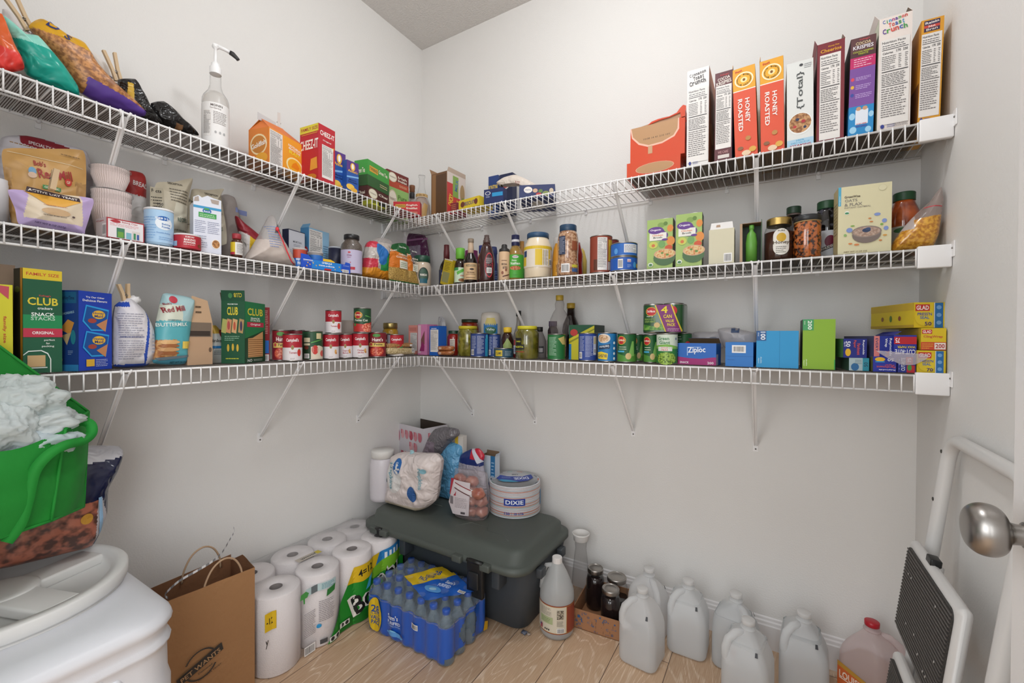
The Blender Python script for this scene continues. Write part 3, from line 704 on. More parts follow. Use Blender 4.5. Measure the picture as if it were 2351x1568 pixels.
def annie(pa, pb, pt, f, which):
    g = geo_front('L1', pa, pb, pt, f, .035)
    carton('pasta_box', f'blue and purple macaroni box {which}', 'box', g, '#1f4f9e', {
     'F': [('r', 0, .64, 1, 1, '#53317f'), ('e', .5, .82, .2, .13, '#e4b23c'), ('e', .5, .83, .1, .09, '#f0ece6'), ('t', "Annie's", .5, .67, .09, .8, '#e8b93c'), ('p', [(0, .47), (1, .55), (1, .5), (0, .42)], '#7fb3e2'), ('t', 'Macaroni &', .5, .38, .05, .6, '#122a5c'), ('t', 'Classic Cheddar', .5, .31, .05, .8, '#122a5c'), ('e', .3, .13, .34, .1, '#e6bb4a'), ('e', .6, .06, .3, .07, '#e0a93a')]}, group='blue and purple macaroni boxes on the top left shelf')
annie(764, 793, 350, .235, 'standing against the red cracker box'); annie(796, 823, 372, .262, 'nearest the green tea box')
def tea(label, geo, c1, c2, txt, tc='#f0e9d8', side=None, medal=True):
    A_ = [('r', 0, 0, 1, .42, c2)]
    if medal: A_ += [('e', .24, .62, .2, .3, '#cfc4a8'), ('e', .24, .62, .17, .26, '#e9e3d2'), ('t', 'TWININGS', .24, .62, .09, .28, '#7a6a50')]
    else: A_ += [('r', .08, .58, .46, .8, '#d9a63a'), ('t', 'TWININGS', .27, .69, .13, .34, '#4a3820')]
    y = .74
    for ln in txt.split('|'): A_.append(('t', ln, .7, y, .15, .42, tc)); y -= .2
    A_ += [('l', .55, .14, .92, .3, 2, '#e3c9a0')]
    return carton('tea_box', label, 'tea box', geo, c1, {'F': A_, 'L': [('r', 0, 0, 1, .42, c2), ('t', txt.split('|')[0], .5, .6, .2, .6, tc)], 'T': [('r', .1, .2, .9, .8, c2)]}, group='tea boxes on the top left shelf')
gw = geo_corner('L1', 800, 844, 893, 425, .215, 12, 'LF', dmax=.07)
b0 = tea('brown chai tea box underneath the green tea box', gw, '#4a1f1c', '#5d2b23', 'Chai')
gt = (gw[0]+Vector((0, 0, gw[4]+.001)), gw[1], gw[2]*1.0, gw[3], height(gw[0]+Vector((0, 0, gw[4])), 383)); 
tea('bright green tea box topmost of its stack, beside the blue macaroni boxes', gt, '#3f9a3e', '#2c5a2c', 'Green Tea', side=1, medal=False)
g2 = geo_front('L1', 889, 938, 435, .105, .055)
tea('pale green tea box under the dark red one', g2, '#8fb86a', '#b9cf9a', 'Pure|Green', tc='#5a7a3a')
g3 = (g2[0]+Vector((-.002, .001, g2[4]+.001)), g2[1], g2[2], g2[3], height(g2[0]+Vector((0, 0, g2[4])), 401))
tea('dark red tea box stacked over the pale green one', g3, '#6e231f', '#b3452c', 'Irish|Breakfast')
g4 = geo_corner('L1', 901, 903, 964, 463, .142, -59, 'LF', dmax=.04)
tea('red english breakfast tea box at the front, by the shelf corner', (g4[0], g4[1], g4[2], g4[3], g4[4]), '#c52a31', '#b3242c', 'English|Breakfast', medal=False)
carton('tea_box', 'flat yellow and black tea packet lying in front of the chai box', 'tea box', geo_front('L1', 850, 888, 474, .262, .05), '#b7bb3c', {'F': [('r', .5, .1, .95, .9, '#2a2a26'), ('t', 'TEA', .25, .5, .5, .3, '#3a3a22')], 'T': [('r', .5, .1, .95, .9, '#2a2a26')]}, group='tea boxes on the top left shelf')
vessel('glass_bottle', 'small glass bottle with a cork top behind the red tea box', 'bottle', geo_round('L1', 934, 958, 427, .045), [(.9, 0), (1, .03), (1, .45), (.8, .58), (.42, .66), (.42, .84)], mat('#a89a90', .1, 'film', a=.35),
       [('cap', [(.42, .84), (.5, .85), (.5, .93), (.55, .94), (.55, 1), (0, 1)], '#7a4b2c'), ('neck_band', [(.44, .70), (.5, .71), (.5, .82), (.44, .83)], '#262324')])
vessel('glass_bottle', 'clear tapered glass bottle with a hand written tag on its neck', 'bottle', geo_round('B1', 946, 990, 404, .14), [(.8, 0), (.95, .04), (1, .2), (.9, .42), (.5, .62), (.3, .78), (.28, .96), (.36, .97), (.36, 1)], GLASS,
       [('contents', [(.76, .01), (.9, .05), (.93, .2), (.84, .42), (.5, .56), (0, .56)], mat('#c9ab98', .3, 'film', a=.45)), ('label', .12, .42, .99, None, [('p', [(.45, .0), (.62, .1), (.68, .9), (.56, 1), (.5, .6)], '#cda66a')], .6), ('label', .56, .62, .62, '#caa468', [('t', 'Olive Oil', .5, .5, .6, .3, '#5a4020')], .5)])
# ================================================================== TOP SHELF, BACK WALL
g = geo_corner('B1', 990, 1026, 1078, 392, .265, -2, 'FR', dmax=.135)
PR = [('r', 0, 0, 1, 1, '#cfc3bb'), ('r', .0, .0, .32, .75, '#b83a38'), ('t', 'CHICKY', .2, .35, .22, .28, '#e4d23c', 80), ('r', .3, .45, .6, .95, '#7fa04a'), ('t', 'MILK', .5, .75, .14, .3, '#3f6c9c', 80), ('r', .32, 0, .7, .45, '#c23e3a'), ('t', 'CHICKY', .55, .25, .16, .3, '#e4d23c', 80), ('e', .82, .6, .13, .22, '#a3875e'), ('r', .8, .2, 1, .5, '#6a8a3c')]
carton('cardboard_box', 'tall opened cardboard box showing its brown inside in the shelf corner', 'box', g, '#b9a696', {'R': PR, 'F': [('r', 0, 0, 1, 1, '#6d4a2d'), ('r', .05, .02, .3, .98, '#8a623c'), ('r', .3, .04, .95, .95, '#553820')]}, opened=[('L', .035, 62), ('R', .02, 80)], inner='#8a6440')
g = geo_corner('B1', 1052, 1053, 1100, 462, .275, -8, 'LF', dmax=.09)
carton('snack_box', 'flat yellow snack box lying at the lip of the top back shelf', 'box', g, '#d6bb2c', {'F': [('t', 'BISCUIT', .55, .5, .4, .5, '#4a3a7a'), ('e', .2, .5, .1, .3, '#6b3426'), ('e', .85, .5, .08, .3, '#6b3426')], 'T': [('r', .1, .1, .9, .9, '#e0cc55')]})
carton('snack_box', 'maroon patterned flat box between the cardboard box and the yellow one', 'box', geo_front('B1', 1035, 1049, 466, .24, .08), '#7a2a36', {'F': [('l', .1, .1, .9, .9, 5, '#c98a5a')]})
NAVY = '#1d2a5c'
carton('pasta_box', 'navy pasta box standing upright at the back of the top shelf', 'box', geo_front('B1', 1121, 1143, 404, .10, .04), '#213d7a', {'F': [('t', 'RONZONI', .5, .72, .12, .9, '#e3c33c'), ('r', .1, .5, .9, .56, '#d8d4cc'), ('l', .1, .1, .9, .4, 3, '#8fa3cf')]}, group='navy pasta boxes on the top back shelf')
carton('pasta_box', 'navy pasta box with a rounded window, behind the flour bag', 'box', geo_front('B1', 1147, 1176, 399, .11, .04), '#1c2548', {'F': [('e', .45, .75, .36, .13, '#e4e0dc'), ('e', .45, .75, .3, .1, '#b53a3c')]}, group='navy pasta boxes on the top back shelf')
g5 = geo_corner('B1', 1111, 1156, 1164, 430, .28, 8, 'FR', dmax=.12)
carton('pasta_box', 'navy pasta box with a cyan sticker at the front of the pile', 'box', g5, NAVY, {'F': [('e', .2, .72, .14, .13, '#e8e6e2'), ('e', .2, .72, .11, .1, '#2a3566'), ('r', .42, .45, .96, .72, '#2a8fc4'), ('l', .1, .4, .32, .55, 2, '#c9cfe6')]}, group='navy pasta boxes on the top back shelf')
g6 = geo_corner('B1', 1170, 1192, 1274, 426, .285, 24, 'LF', dmax=.20)
carton('pasta_box', 'long navy pasta box with fruit pictures lying with its open end forward', 'box', g6, NAVY, {'L': [('r', .1, .2, .9, .9, '#11183a'), ('r', .2, .35, .8, .8, '#b9b3ad')], 'F': [('e', .25, .62, .12, .25, '#e4dfd9'), ('t', 'PASTA', .25, .62, .1, .15, '#3a4a8a'), ('e', .45, .55, .07, .16, '#c9a68a'), ('e', .6, .5, .06, .14, '#5c7a3a'), ('e', .55, .25, .08, .14, '#b23a3a'), ('e', .75, .3, .1, .2, '#7d8a4a'), ('e', .9, .5, .06, .2, '#c8b8a0')], 'D': [('r', .05, .05, .95, .95, '#26356e'), ('e', .5, .5, .2, .3, '#c9c3b8')]}, group='navy pasta boxes on the top back shelf')
zt = g6[0].z+g6[4]+.002
obag('flour_bag', 'long cream plastic bag lying across the navy pasta boxes', 'bag', 'B1', .20, [(1140, 420), (1158, 408), (1185, 402), (1215, 415), (1252, 438), (1240, 445), (1200, 430), (1172, 424), (1150, 428)], .05, K(mat('#dcd0c4', .35, 'foil')), [('t', 'RICE', .5, .55, .12, .1, '#a05a5a', -18), ('r', .12, .55, .16, .65, '#2a2424')], z0=at(1240, 446, 1, -.20).z, seed=11)
TR = '#d14a28'
g = geo_front('B1', 1439, 1562, 365, .27, .16); SHR = mat(TR, .22, 'gloss')
carton('shrink_wrapped_box', 'orange-red wrapped box with an oval cardboard window, bottom of the pair', 'box', g, SHR, {'F': [('e', .53, .45, .36, .33, '#e0a58a'), ('e', .53, .45, .345, .31, '#b58a5f')]}, group='orange-red wrapped boxes')
g = geo_front('B1', 1447, 1572, 283, .262, .16, z=g[0].z+g[4]+.001)
def torn(e, w, d, h):
    b = MB(); pts = [(-.5, -.18), (-.46, .12), (-.2, .20), (.02, .30), (.06, .38), (.3, .36), (.42, .62), (.5, .6), (.5, -.2)]
    n = len(pts); vs = [(x*w, -d/2+.02+q, h+z*h*.5) for q in (0, .002) for x, z in pts]
    b.add(vs, [tuple(range(n)), tuple(range(2*n-1, n-1, -1))]+[(i, (i+1) % n, n+(i+1) % n, n+i) for i in range(n)], BROWN); b.build('cardboard_panel', e)
    b = MB(); pts = [(-.2, .12), (-.12, .28), (0, .34), (.2, .33), (.34, .44), (.4, .66), (.45, .78), (.5, .7), (.51, -.2), (.42, -.2), (.4, .4), (.2, .28), (.02, .26)]; n = len(pts)
    vs = [(x*w, -d/2+.016+q, h+z*h*.5) for q in (0, .003) for x, z in pts]
    b.add(vs, [tuple(range(n)), tuple(range(2*n-1, n-1, -1))]+[(i, (i+1) % n, n+(i+1) % n, n+i) for i in range(n)], SHR)
    b.box(w*.44, -d/2, h*.98, w*.5, d*.3, h*1.2, SHR); b.build('torn_wrap', e)
carton('shrink_wrapped_box', 'orange-red wrapped box torn open at the top, resting on the other one', 'box', g, SHR, {'F': [('p', [(.0, .95), (.03, .72), (.16, .5), (.34, .38), (.6, .4), (.82, .52), (.9, .7), (.9, 1), (0, 1)], '#e7b7a2'), ('p', [(.02, 1), (.05, .75), (.18, .54), (.35, .43), (.6, .45), (.8, .56), (.87, .72), (.88, 1)], '#b58a5f'), ('t', '10:08 14 41 210 10Y', .5, .62, .05, .5, '#6e5238'), ('r', .34, .18, .42, .4, '#c39a74')]}, group='orange-red wrapped boxes', extra=torn)
def cereal(label, pa, pb, pt, col, F, L=None, Rr=None, tilt=0, f=.275, dep=.19, opened=None, T=None):
    g = geo_front('B1', pa, pb, pt, f, dep); arts = {'F': F}
    if L: arts['L'] = L
    if Rr: arts['R'] = Rr
    return carton('cereal_box', label, 'cereal box', g, col, arts, group='cereal boxes on the top back shelf', tilt=R(tilt), opened=opened, inner='#8a7460')
GM = [('e', .16, .035, .06, .018, '#2c3a8c'), ('l', .3, .02, .55, .05, 2, '#4a5a9a')]
def ctc(y, s):
    cols = ['#3d5fae', '#b43a86', '#d9483f', '#39994c', '#5b3b95', '#c9433c', '#2d8fc4', '#48a045']; out = []
    for row, (w_, yy, hh) in enumerate((('Cinnamon', y+.075, .032), ('Toast', y+.035, .04), ('Crunch', y-.012, .045))):
        n = len(w_); x0 = .1 if row != 1 else .28; x1 = .86 if row != 1 else .78
        for i, c in enumerate(w_): out.append(('t', c, x0+(x1-x0)*(i+.5)/n, yy+.018*(i/n)+(.004 if c.islower() else .008), hh*(.75 if c.islower() and c not in 'thi' else 1), (x1-x0)/n*(.3 if c == 'i' else .55 if c == 't' else .85), cols[(i*3+row*2) % 8] if s else DK, 6))
    return out
cereal('white cinnamon toast cereal box with black lettering next to the torn red boxes', 1576, 1626, 158, '#e6e3e0', ctc(.86, 0)+[('nf', .04, .04, .96, .8)]+GM, Rr=[('r', 0, 0, 1, 1, '#b5632c'), ('e', .5, .4, .3, .1, '#e0a060')], dep=.17)
cereal('narrow maroon cocoa cereal box between the white and the orange cereal boxes', 1640, 1680, 165, '#5f2f35', [('t', 'COCOA', .5, .925, .035, .7, '#e9dfd6', 8), ('t', 'KRISPIES', .5, .88, .04, .86, '#e9dfd6', 8), ('t', "Kellogg's", .55, .965, .02, .5, '#c9484a'), ('nf', .05, .14, .95, .85), ('t', 'WE CARE', .5, .1, .03, .6, '#b98a8a'), ('r', .2, .03, .85, .07, '#d8cfc8')], Rr=[('r', 0, 0, 1, 1, '#3a5a8a')])
def hb(pa, pb, pt, tilt, label):
    OC = '#dc5538'
    F = [('r', 0, 0, 1, .74, OC), ('r', 0, .74, 1, .75, '#f2e9dc'), ('e', .5, .86, .42, .085, '#f6ecc8'), ('e', .5, .86, .36, .072, '#e9ad2e'), ('e', .5, .86, .15, .03, '#f3dfa0'), ('e', .5, .86, .06, .015, '#7b4a1e'), ('t', 'Post', .28, .965, .025, .3, '#c8282f', 10)]
    for w_, rr, a0, a1 in (('HONEY BUNCHES', .28, 200, -20), ('of OATS', .29, 225, 315)):
        for i, c in enumerate(w_):
            if c == ' ': continue
            a = R(a0+(a1-a0)*i/(len(w_)-1)); F.append(('t', c, .5+rr*cos(a), .86+rr*.205*sin(a), .016, .07, '#4a2a12', (math.degrees(a)-90) if rr == .28 else math.degrees(a)+90))
    F += [('t', 'ROASTED', .30, .47, .2, .36, '#f4efe9', -90), ('t', 'HONEY', .62, .51, .2, .27, '#f4efe9', -90), ('e', .6, .2, .12, .025, '#b98549'), ('e', .25, .1, .13, .02, '#8b5f40'), ('e', .5, .04, .2, .03, '#e6c9a8'), ('e', .78, .07, .16, .03, '#d9a64a')]
    cereal(label, pa, pb, pt, '#e5a42e', F, L=[('r', 0, 0, 1, 1, '#d8a02a'), ('r', 0, 0, 1, .6, '#8a5a22')], Rr=[('r', 0, 0, 1, 1, '#d8a02a'), ('e', .5, .5, .3, .1, '#a0501e')], tilt=tilt, opened=[('B', .03, 85), ('L', .02, 95)])
hb(1688, 1740, 152, -2.2, 'orange honey roasted cereal box, left one of the two'); hb(1747, 1801, 134, -1.2, 'orange honey roasted cereal box beside the white wheat flake box')
cereal('white wheat flake cereal box with a bowl of cereal and grey vertical lettering', 1807, 1868, 140, '#dcdedb', [('t', '{Total}', .52, .655, .3, .44, '#4f5352', 90), ('e', .5, .27, .46, .13, '#e9ebe9'), ('e', .5, .275, .42, .115, mat('#8a5a36', .6, 'speck', c2='#c79a6a', s=140)), ('e', .4, .32, .07, .018, '#2a3050'), ('e', .62, .29, .08, .018, '#b0303a'), ('e', .3, .24, .07, .016, '#b8383c'), ('e', .68, .22, .06, .016, '#2a3050'), ('e', .55, .95, .07, .015, '#3a3d40'), ('l', .66, .9, .95, .96, 3, '#8a8d90'), ('r', 0, 0, 1, .09, '#a9cbe0'), ('t', '100%', .5, .075, .02, .3, '#4a9ac4'), ('t', 'DAILY VALUE OF', .5, .048, .018, .7, '#4a9ac4'), ('t', 'VITAMINS', .5, .018, .02, .8, '#b0303a')], tilt=-.8)
cereal('maroon honey nut cereal box standing open between the white and cocoa boxes', 1874, 1937, 96, '#7a2a33', [('t', 'Honey Nut', .6, .955, .02, .4, '#e0a22e'), ('t', 'Cheerios', .5, .92, .035, .76, '#e0a22e'), ('nf', .1, .02, .86, .88)], L=[('r', 0, 0, 1, 1, '#5a2028'), ('r', 0, .0, 1, .2, '#b07a2e')], opened=[('L', .02, 72), ('R', .016, 110), ('B', .02, 95)], dep=.18)
cereal('purple and maroon cocoa cereal box with a blue dotted panel at its base', 1946, 2004, 86, '#4f3134', [('r', 0, .84, 1, 1, '#5d3a3c'), ('t', "Kellogg's", .55, .975, .018, .4, '#c9484a'), ('t', 'COCOA', .5, .94, .03, .6, '#d8c79a'), ('t', 'KRISPIES', .5, .9, .038, .8, '#e4e2e8'), ('t', 'COCOA KRISPIES', .5, .855, .016, .8, '#b9c63a'), ('t', 'TREATS', .5, .832, .016, .4, '#b9c63a'), ('r', 0, .69, 1, .8, '#c02a66'), ('l', .15, .7, .9, .79, 4, '#e9c4d4'), ('r', 0, .3, 1, .69, '#7a4f9c'), ('l', .25, .56, .9, .6, 3, '#cbb4e0'), ('l', .25, .47, .9, .52, 3, '#cbb4e0'), ('l', .25, .38, .9, .43, 3, '#cbb4e0'), ('e', .12, .58, .07, .018, '#d9485a'), ('e', .12, .5, .07, .018, '#e0b23a'), ('e', .12, .42, .07, .018, '#3a4a9c'), ('r', 0, 0, 1, .3, '#2187c4'), ('e', .15, .2, .12, .035, '#9fd0ec'), ('e', .9, .2, .1, .03, '#9fd0ec'), ('e', .2, .06, .14, .035, '#9fd0ec'), ('e', .8, .05, .12, .03, '#9fd0ec'), ('r', .28, .11, .78, .26, '#dfe6f0'), ('e', .4, .27, .1, .02, '#c89a78'), ('e', .65, .27, .1, .02, '#c89a78'), ('t', 'SCAN HERE', .53, .115, .014, .4, '#c8303c'), ('t', 'RECIPES!', .53, .09, .018, .44, '#4a3a9c')], L=[('r', 0, 0, 1, 1, '#3d2426'), ('r', 0, 0, 1, .3, '#1b6a9c')], tilt=1.0)
cereal('tallest white cereal box with multicoloured cinnamon toast lettering, open at the top', 2013, 2089, 36, '#e8ddd6', ctc(.88, 1)+[('nf', .06, .05, .94, .8)]+GM+[('l', .5, .02, .95, .05, 3, '#77777c')], L=[('r', 0, 0, 1, 1, '#c9cdb4'), ('e', .5, .3, .3, .1, '#a0643a')], opened=[('L', .02, 65), ('R', .018, 118), ('B', .03, 88)], tilt=.4, dep=.2)
cereal('orange raisin nut cereal box leaning against the right wall', 2106, 2158, 44, '#d99a2c', [('r', .12, .88, .82, .985, '#3a2a4a'), ('t', 'Raisin', .47, .965, .024, .6, '#eee8e4', 4), ('r', .12, .915, .82, .94, '#c8483c'), ('t', 'Nut', .47, .928, .02, .3, '#eee8e4', 4), ('t', 'Bran', .47, .9, .024, .5, '#d8cfc4', 4), ('nf', .03, .06, .93, .86)]+GM, L=[('r', 0, 0, 1, 1, '#d18f27'), ('r', 0, 0, 1, .4, '#7a4a1e')], tilt=1.2, dep=.2)
# ================================================================== MIDDLE SHELF, LEFT WALL
vessel('canister', 'plain white canister cut by the left edge of the middle shelf', 'canister', geo_round('L2', -38, 21, 412, .17), [(1, 0), (1, .9), (.95, .93), (.95, 1), (0, 1)], '#dad8da', [])
obag('flour_bag', 'white specialty flour bag with a dark red band behind the flaxseed pouch', 'bag', 'L2', .07, [(2, 318), (60, 312), (140, 330), (200, 350), (214, 420), (216, 540), (10, 520), (-10, 400)], .07, lambda u, v, f: mat('#8a1f2c', .5) if (v > .9-.14*u and .2 < u < .68 and v < 1.02-.1*u) else mat('#d4d0d6', .5, 'foil'), [('t', 'SPECIALTY FLOUR', .45, .885, .035, .36, '#e4dcdc', -6)], seed=21)
TAN = '#c99c5c'
obag('flaxseed_pouch', 'tan flaxseed pouch with dark red lettering behind the yeast pouch', 'pouch', 'L2', .155, [(8, 343), (100, 342), (190, 346), (198, 395), (196, 470), (188, 545), (110, 540), (30, 520), (18, 450), (8, 395)], .045,
     lambda u, v, f: mat('#b88f5a', .4, 'foil') if (v < .62 and (u > .84 or u < .1)) else mat(TAN, .4, 'foil', s=12), [
     ('r', .05, .78, .95, .785, '#efe0be'), ('t', "Bob's", .40, .72, .055, .14, '#a12a28', 5), ('t', 'Red Mill', .58, .635, .10, .42, '#a12a28', 10), ('e', .31, .62, .045, .045, '#6f9fc0'), ('e', .31, .58, .05, .03, '#d8b9a0'), ('e', .74, .585, .045, .04, '#c8382f'), ('t', 'GF', .74, .585, .03, .05, '#f0e2c8'),
     ('r', .42, .46, .64, .50, '#3f8a4c'), ('t', 'ORGANIC', .53, .48, .022, .18, '#e8e4d0'), ('t', 'GOLDEN', .5, .40, .045, .3, '#5a4a9c'), ('t', 'FLAXSEED', .46, .30, .08, .6, '#44379c'), ('l', .08, .87, .35, .9, 1, '#7a5a30'), ('l', .66, .87, .92, .9, 1, '#7a5a30')], seed=22, nz=.0025)
LIL = '#c3addb'
def yst(u, v, f):
    if v < .2 or u < .13+.1*v or u > .86-.04*v: return mat(LIL, .35, 'foil', s=14)
    return mat('#e6d6bd', .35, 'foil', s=14)
obag('yeast_pouch', 'lilac and cream yeast pouch with a dark band across its top', 'pouch', 'L2', .235, [(18, 437), (60, 438), (130, 446), (213, 457), (208, 490), (196, 528), (190, 545), (110, 530), (45, 518), (34, 480)], .05, yst, [
    ('p', [(.16, .85), (.82, .80), (.6, .58), (.4, .55)], '#e0a63c'), ('p', [(.2, .97), (.8, .91), (.8, .79), (.18, .83)], '#3c2b30'), ('t', 'ACTIVE DRY YEAST', .49, .875, .065, .56, '#f2ece4', -4), ('l', .35, .55, .66, .58, 1, '#c87a52'), ('e', .5, .42, .17, .085, '#cfae86'), ('l', .35, .3, .65, .34, 1, '#7a6a58'), ('t', 'NET WT 8 OZ (227g)', .45, .1, .05, .36, '#6a5a8a', -3), ('e', .71, .37, .02, .025, '#5a4a48')], seed=23, nz=.003)
c_ = clothespin(at(121, 425, 0, .262), (R(0), R(8), R(90)), 'flat wooden clothespin gripping the yeast pouch', L=.05, spread=.002)
# plastic tubs of paper baking cups
def tub(label, geo, z=None):
    P, r_, h = geo; e = empty('baking_cup_tub', lay(P), facing(P)); tag(e, label, 'tub', 'clear tubs of paper baking cups')
    n = 96; k = [.66, .80, .93]
    for q in range(5):
        b = MB(); z0 = h*(.02+.10*q); z1 = h*(.62+.09*q); rings = []
        for zz, rr in ((z0, r_*.62), (z1, r_*.90)):
            rings.append([((rr+(.0014 if j % 2 else 0))*cos(2*pi*j/n), (rr+(.0014 if j % 2 else 0))*sin(2*pi*j/n), zz) for j in range(n)])
        rings.append([((r_*.895)*cos(2*pi*j/n), (r_*.895)*sin(2*pi*j/n), z1-.001) for j in range(n)])
        rings.append([((r_*.6)*cos(2*pi*j/n), (r_*.6)*sin(2*pi*j/n), z0+.002) for j in range(n)])
        b.loft(rings, mat('#e2d3cf', .7), smooth=False)
        if q in (0, 4) or True: b.build('paper_cups', e)
    b = MB(); b.lathe([(r_*.66, 0), (r_*.68, .002), (r_*.95, h*.93), (r_*1.02, h*.935), (r_*1.02, h*.96), (r_*.97, h*.965), (r_*.95, h), (0, h)], CLEAR, 48); b.build('tub_shell', e)
    return P, h
z2 = SH[('L', 2)]
gA = geo_round('L2', 205, 308, 441, .14); Pa, ha = tub('clear tub of white paper baking cups, lower one of two', gA)
gB = geo_round('L2', 205, 303, 388, .14, z=z2+ha+.002); tub('clear tub of white paper baking cups with a price sticker, on top of another', gB)
b = MB(); 
carton('baking_cups_box', 'red and white baking cups box in front of the clear tubs', 'box', geo_corner('L2', 221, 245, 331, 498, .262, 6, 'LF', dmax=.06), '#a82733', {
    'F': [('r', .03, .03, .97, .94, '#e6e1e3'), ('e', .23, .86, .13, .08, '#b0323c'), ('p', [(.05, .86), (.14, .9), (.14, .82)], '#b0323c'), ('t', 'Baking Cups', .6, .86, .1, .42, '#b0323c'), ('l', .08, .62, .9, .78, 3, '#d88a90'), ('r', .25, .05, .46, .55, '#3f7c5c'), ('r', .28, .08, .43, .36, '#6fa044'), ('r', .5, .05, .64, .38, '#7fb7c8'), ('r', .66, .05, .88, .5, '#d8d0cc'), ('r', .7, .08, .76, .4, '#3f8a5c'), ('r', .79, .08, .85, .36, '#3a5aa0')],
    'L': [('r', 0, 0, 1, 1, '#cfc4c4'), ('bar', .6, .1, .95, .7), ('t', 'Cups', .4, .85, .1, .7, '#b0323c')], 'T': [('r', .02, .04, .98, .96, '#a02630')]})
obag('bread_mix_bag', 'white and red bread mix bag behind the clear tubs', 'bag', 'L2', .06, [(275, 400), (300, 392), (326, 398), (334, 415), (334, 500), (342, 560), (290, 560), (270, 500)], .06, lambda u, v, f: mat('#b0322f', .45) if v > .68 else mat('#dedad8', .45, 'foil'), [('t', 'BREAD', .62, .82, .06, .5, '#f0e8e4', -6)], seed=24)
def gv(z=0): return [('e', .5, .75, .14, .07, '#1d5fae'), ('t', 'Great', .5, .765, .04, .16, '#eef2f6'), ('t', 'Value', .5, .73, .035, .15, '#eef2f6')]
vessel('powder_canister', 'light blue baking powder canister with a white lid', 'canister', geo_round('L2', 331, 399, 483, .235), [(.94, 0), (.97, .05), (1, .95)], '#a9c9e4', [
    ('cap', [(1.0, .945), (1.03, .95), (1.03, .995), (1.0, 1.0), (0, 1)], '#e4e4e6'),
    ('label', .06, .94, 1.0, '#a6c8e6', [('e', .62, .6, .2, .2, '#e4ebf2')]+[(a[0], *[(x+(.1 if i == 0 and a[0] == 'e' else 0)) if isinstance(x, float) else x for i, x in enumerate(a[1:])]) for a in gv()]+[('t', 'Baking', .66, .57, .07, .2, '#4a7ab8'), ('t', 'Powder', .66, .49, .07, .2, '#4a7ab8'), ('t', 'Double Acting', .6, .3, .05, .3, '#6f9bd0'), ('l', .1, .1, .45, .8, 9, '#7fabd8'), ('l', .5, .08, .85, .2, 2, '#7fabd8')], .5)], rot=0)
vessel('powder_can', 'short red baking powder can in front of the light blue canister', 'can', geo_round('L2', 398, 462, 541, .25), [(.97, 0), (1, .04), (1, .9)], '#a8202e', [
    ('cap', [(1, .88), (1.03, .89), (1.03, .98), (.98, 1), (0, 1)], '#dcd6d6'), ('label', .03, .88, 1.0, '#b02332', [('t', 'RUMFORD', .56, .86, .12, .2, '#f0e8e4'), ('t', 'BAKING', .56, .64, .17, .26, '#f4f0ec'), ('t', 'POWDER', .56, .42, .17, .27, '#f4f0ec'), ('l', .42, .2, .7, .3, 1, '#f0e0dc'), ('r', .1, .1, .26, .5, '#9ab0c8'), ('e', .82, .25, .07, .15, '#7a3a1c')], .5)])
BEI = mat('#b7ad98', .45, 'foil', s=12); CRM = mat('#cdc7b4', .4, 'foil', s=12)
for pts, f, sd, lab in (([(360, 420), (400, 418), (442, 410), (436, 440), (430, 480), (424, 545), (345, 545), (346, 500), (350, 455)], .15, 25, 'beige stand-up pouch with recipe text, folded at its top right corner'),
                        ([(440, 436), (475, 437), (514, 434), (508, 450), (520, 560), (432, 560), (432, 500)], .12, 26, 'beige stand-up pouch behind the ranch dip carton')):
    obag('recipe_pouch', lab, 'pouch', 'L2', f, pts, .05, lambda u, v, f_: (CRM if (u > .45+.3*abs(v-.4) and v < .62) else BEI), [('t', 'DESCRIPTION', .55, .86, .03, .3, '#4a443a'), ('l', .4, .62, .85, .8, 5, '#6a6456'), ('r', .02, .42, .26, .76, '#aaa18c'), ('l', .04, .44, .24, .66, 6, '#3a362e'), ('t', 'Facts', .14, .72, .04, .18, '#2a2620'), ('t', '150', .2, .56, .035, .1, '#2a2620'), ('t', 'RECIPES', .7, .42, .05, .26, '#5a6a5c', 8), ('l', .52, .1, .85, .32, 4, '#8a8676')], seed=sd, nz=.003, group='beige recipe pouches')
def torn_top(e, w, d, h):
    b = MB(); pts = [(-.5, 0), (-.5, .10), (-.32, .16), (-.2, .12), (.0, .18), (.2, .15), (.5, .13), (.5, 0)]; n = len(pts)
    vs = [(x*w, -d/2+q, h+z*h) for q in (0, .001) for x, z in pts]; b.add(vs, [tuple(range(n)), tuple(range(2*n-1, n-1, -1))]+[(i, (i+1) % n, n+(i+1) % n, n+i) for i in range(n)], '#d8dce6')
    b.add([(x*w, -d/2-.0006, h+z*h) for x, z in ((-.48, .02), (-.46, .10), (-.32, .14), (-.3, .04))], [(0, 1, 2, 3)], '#a89a90'); b.add([(x*w, -d/2-.0006, h+z*h) for x, z in ((.1, .12), (.15, .04), (.4, .03), (.42, .12))], [(0, 1, 2, 3)], '#a89a90'); b.build('torn_flap', e)
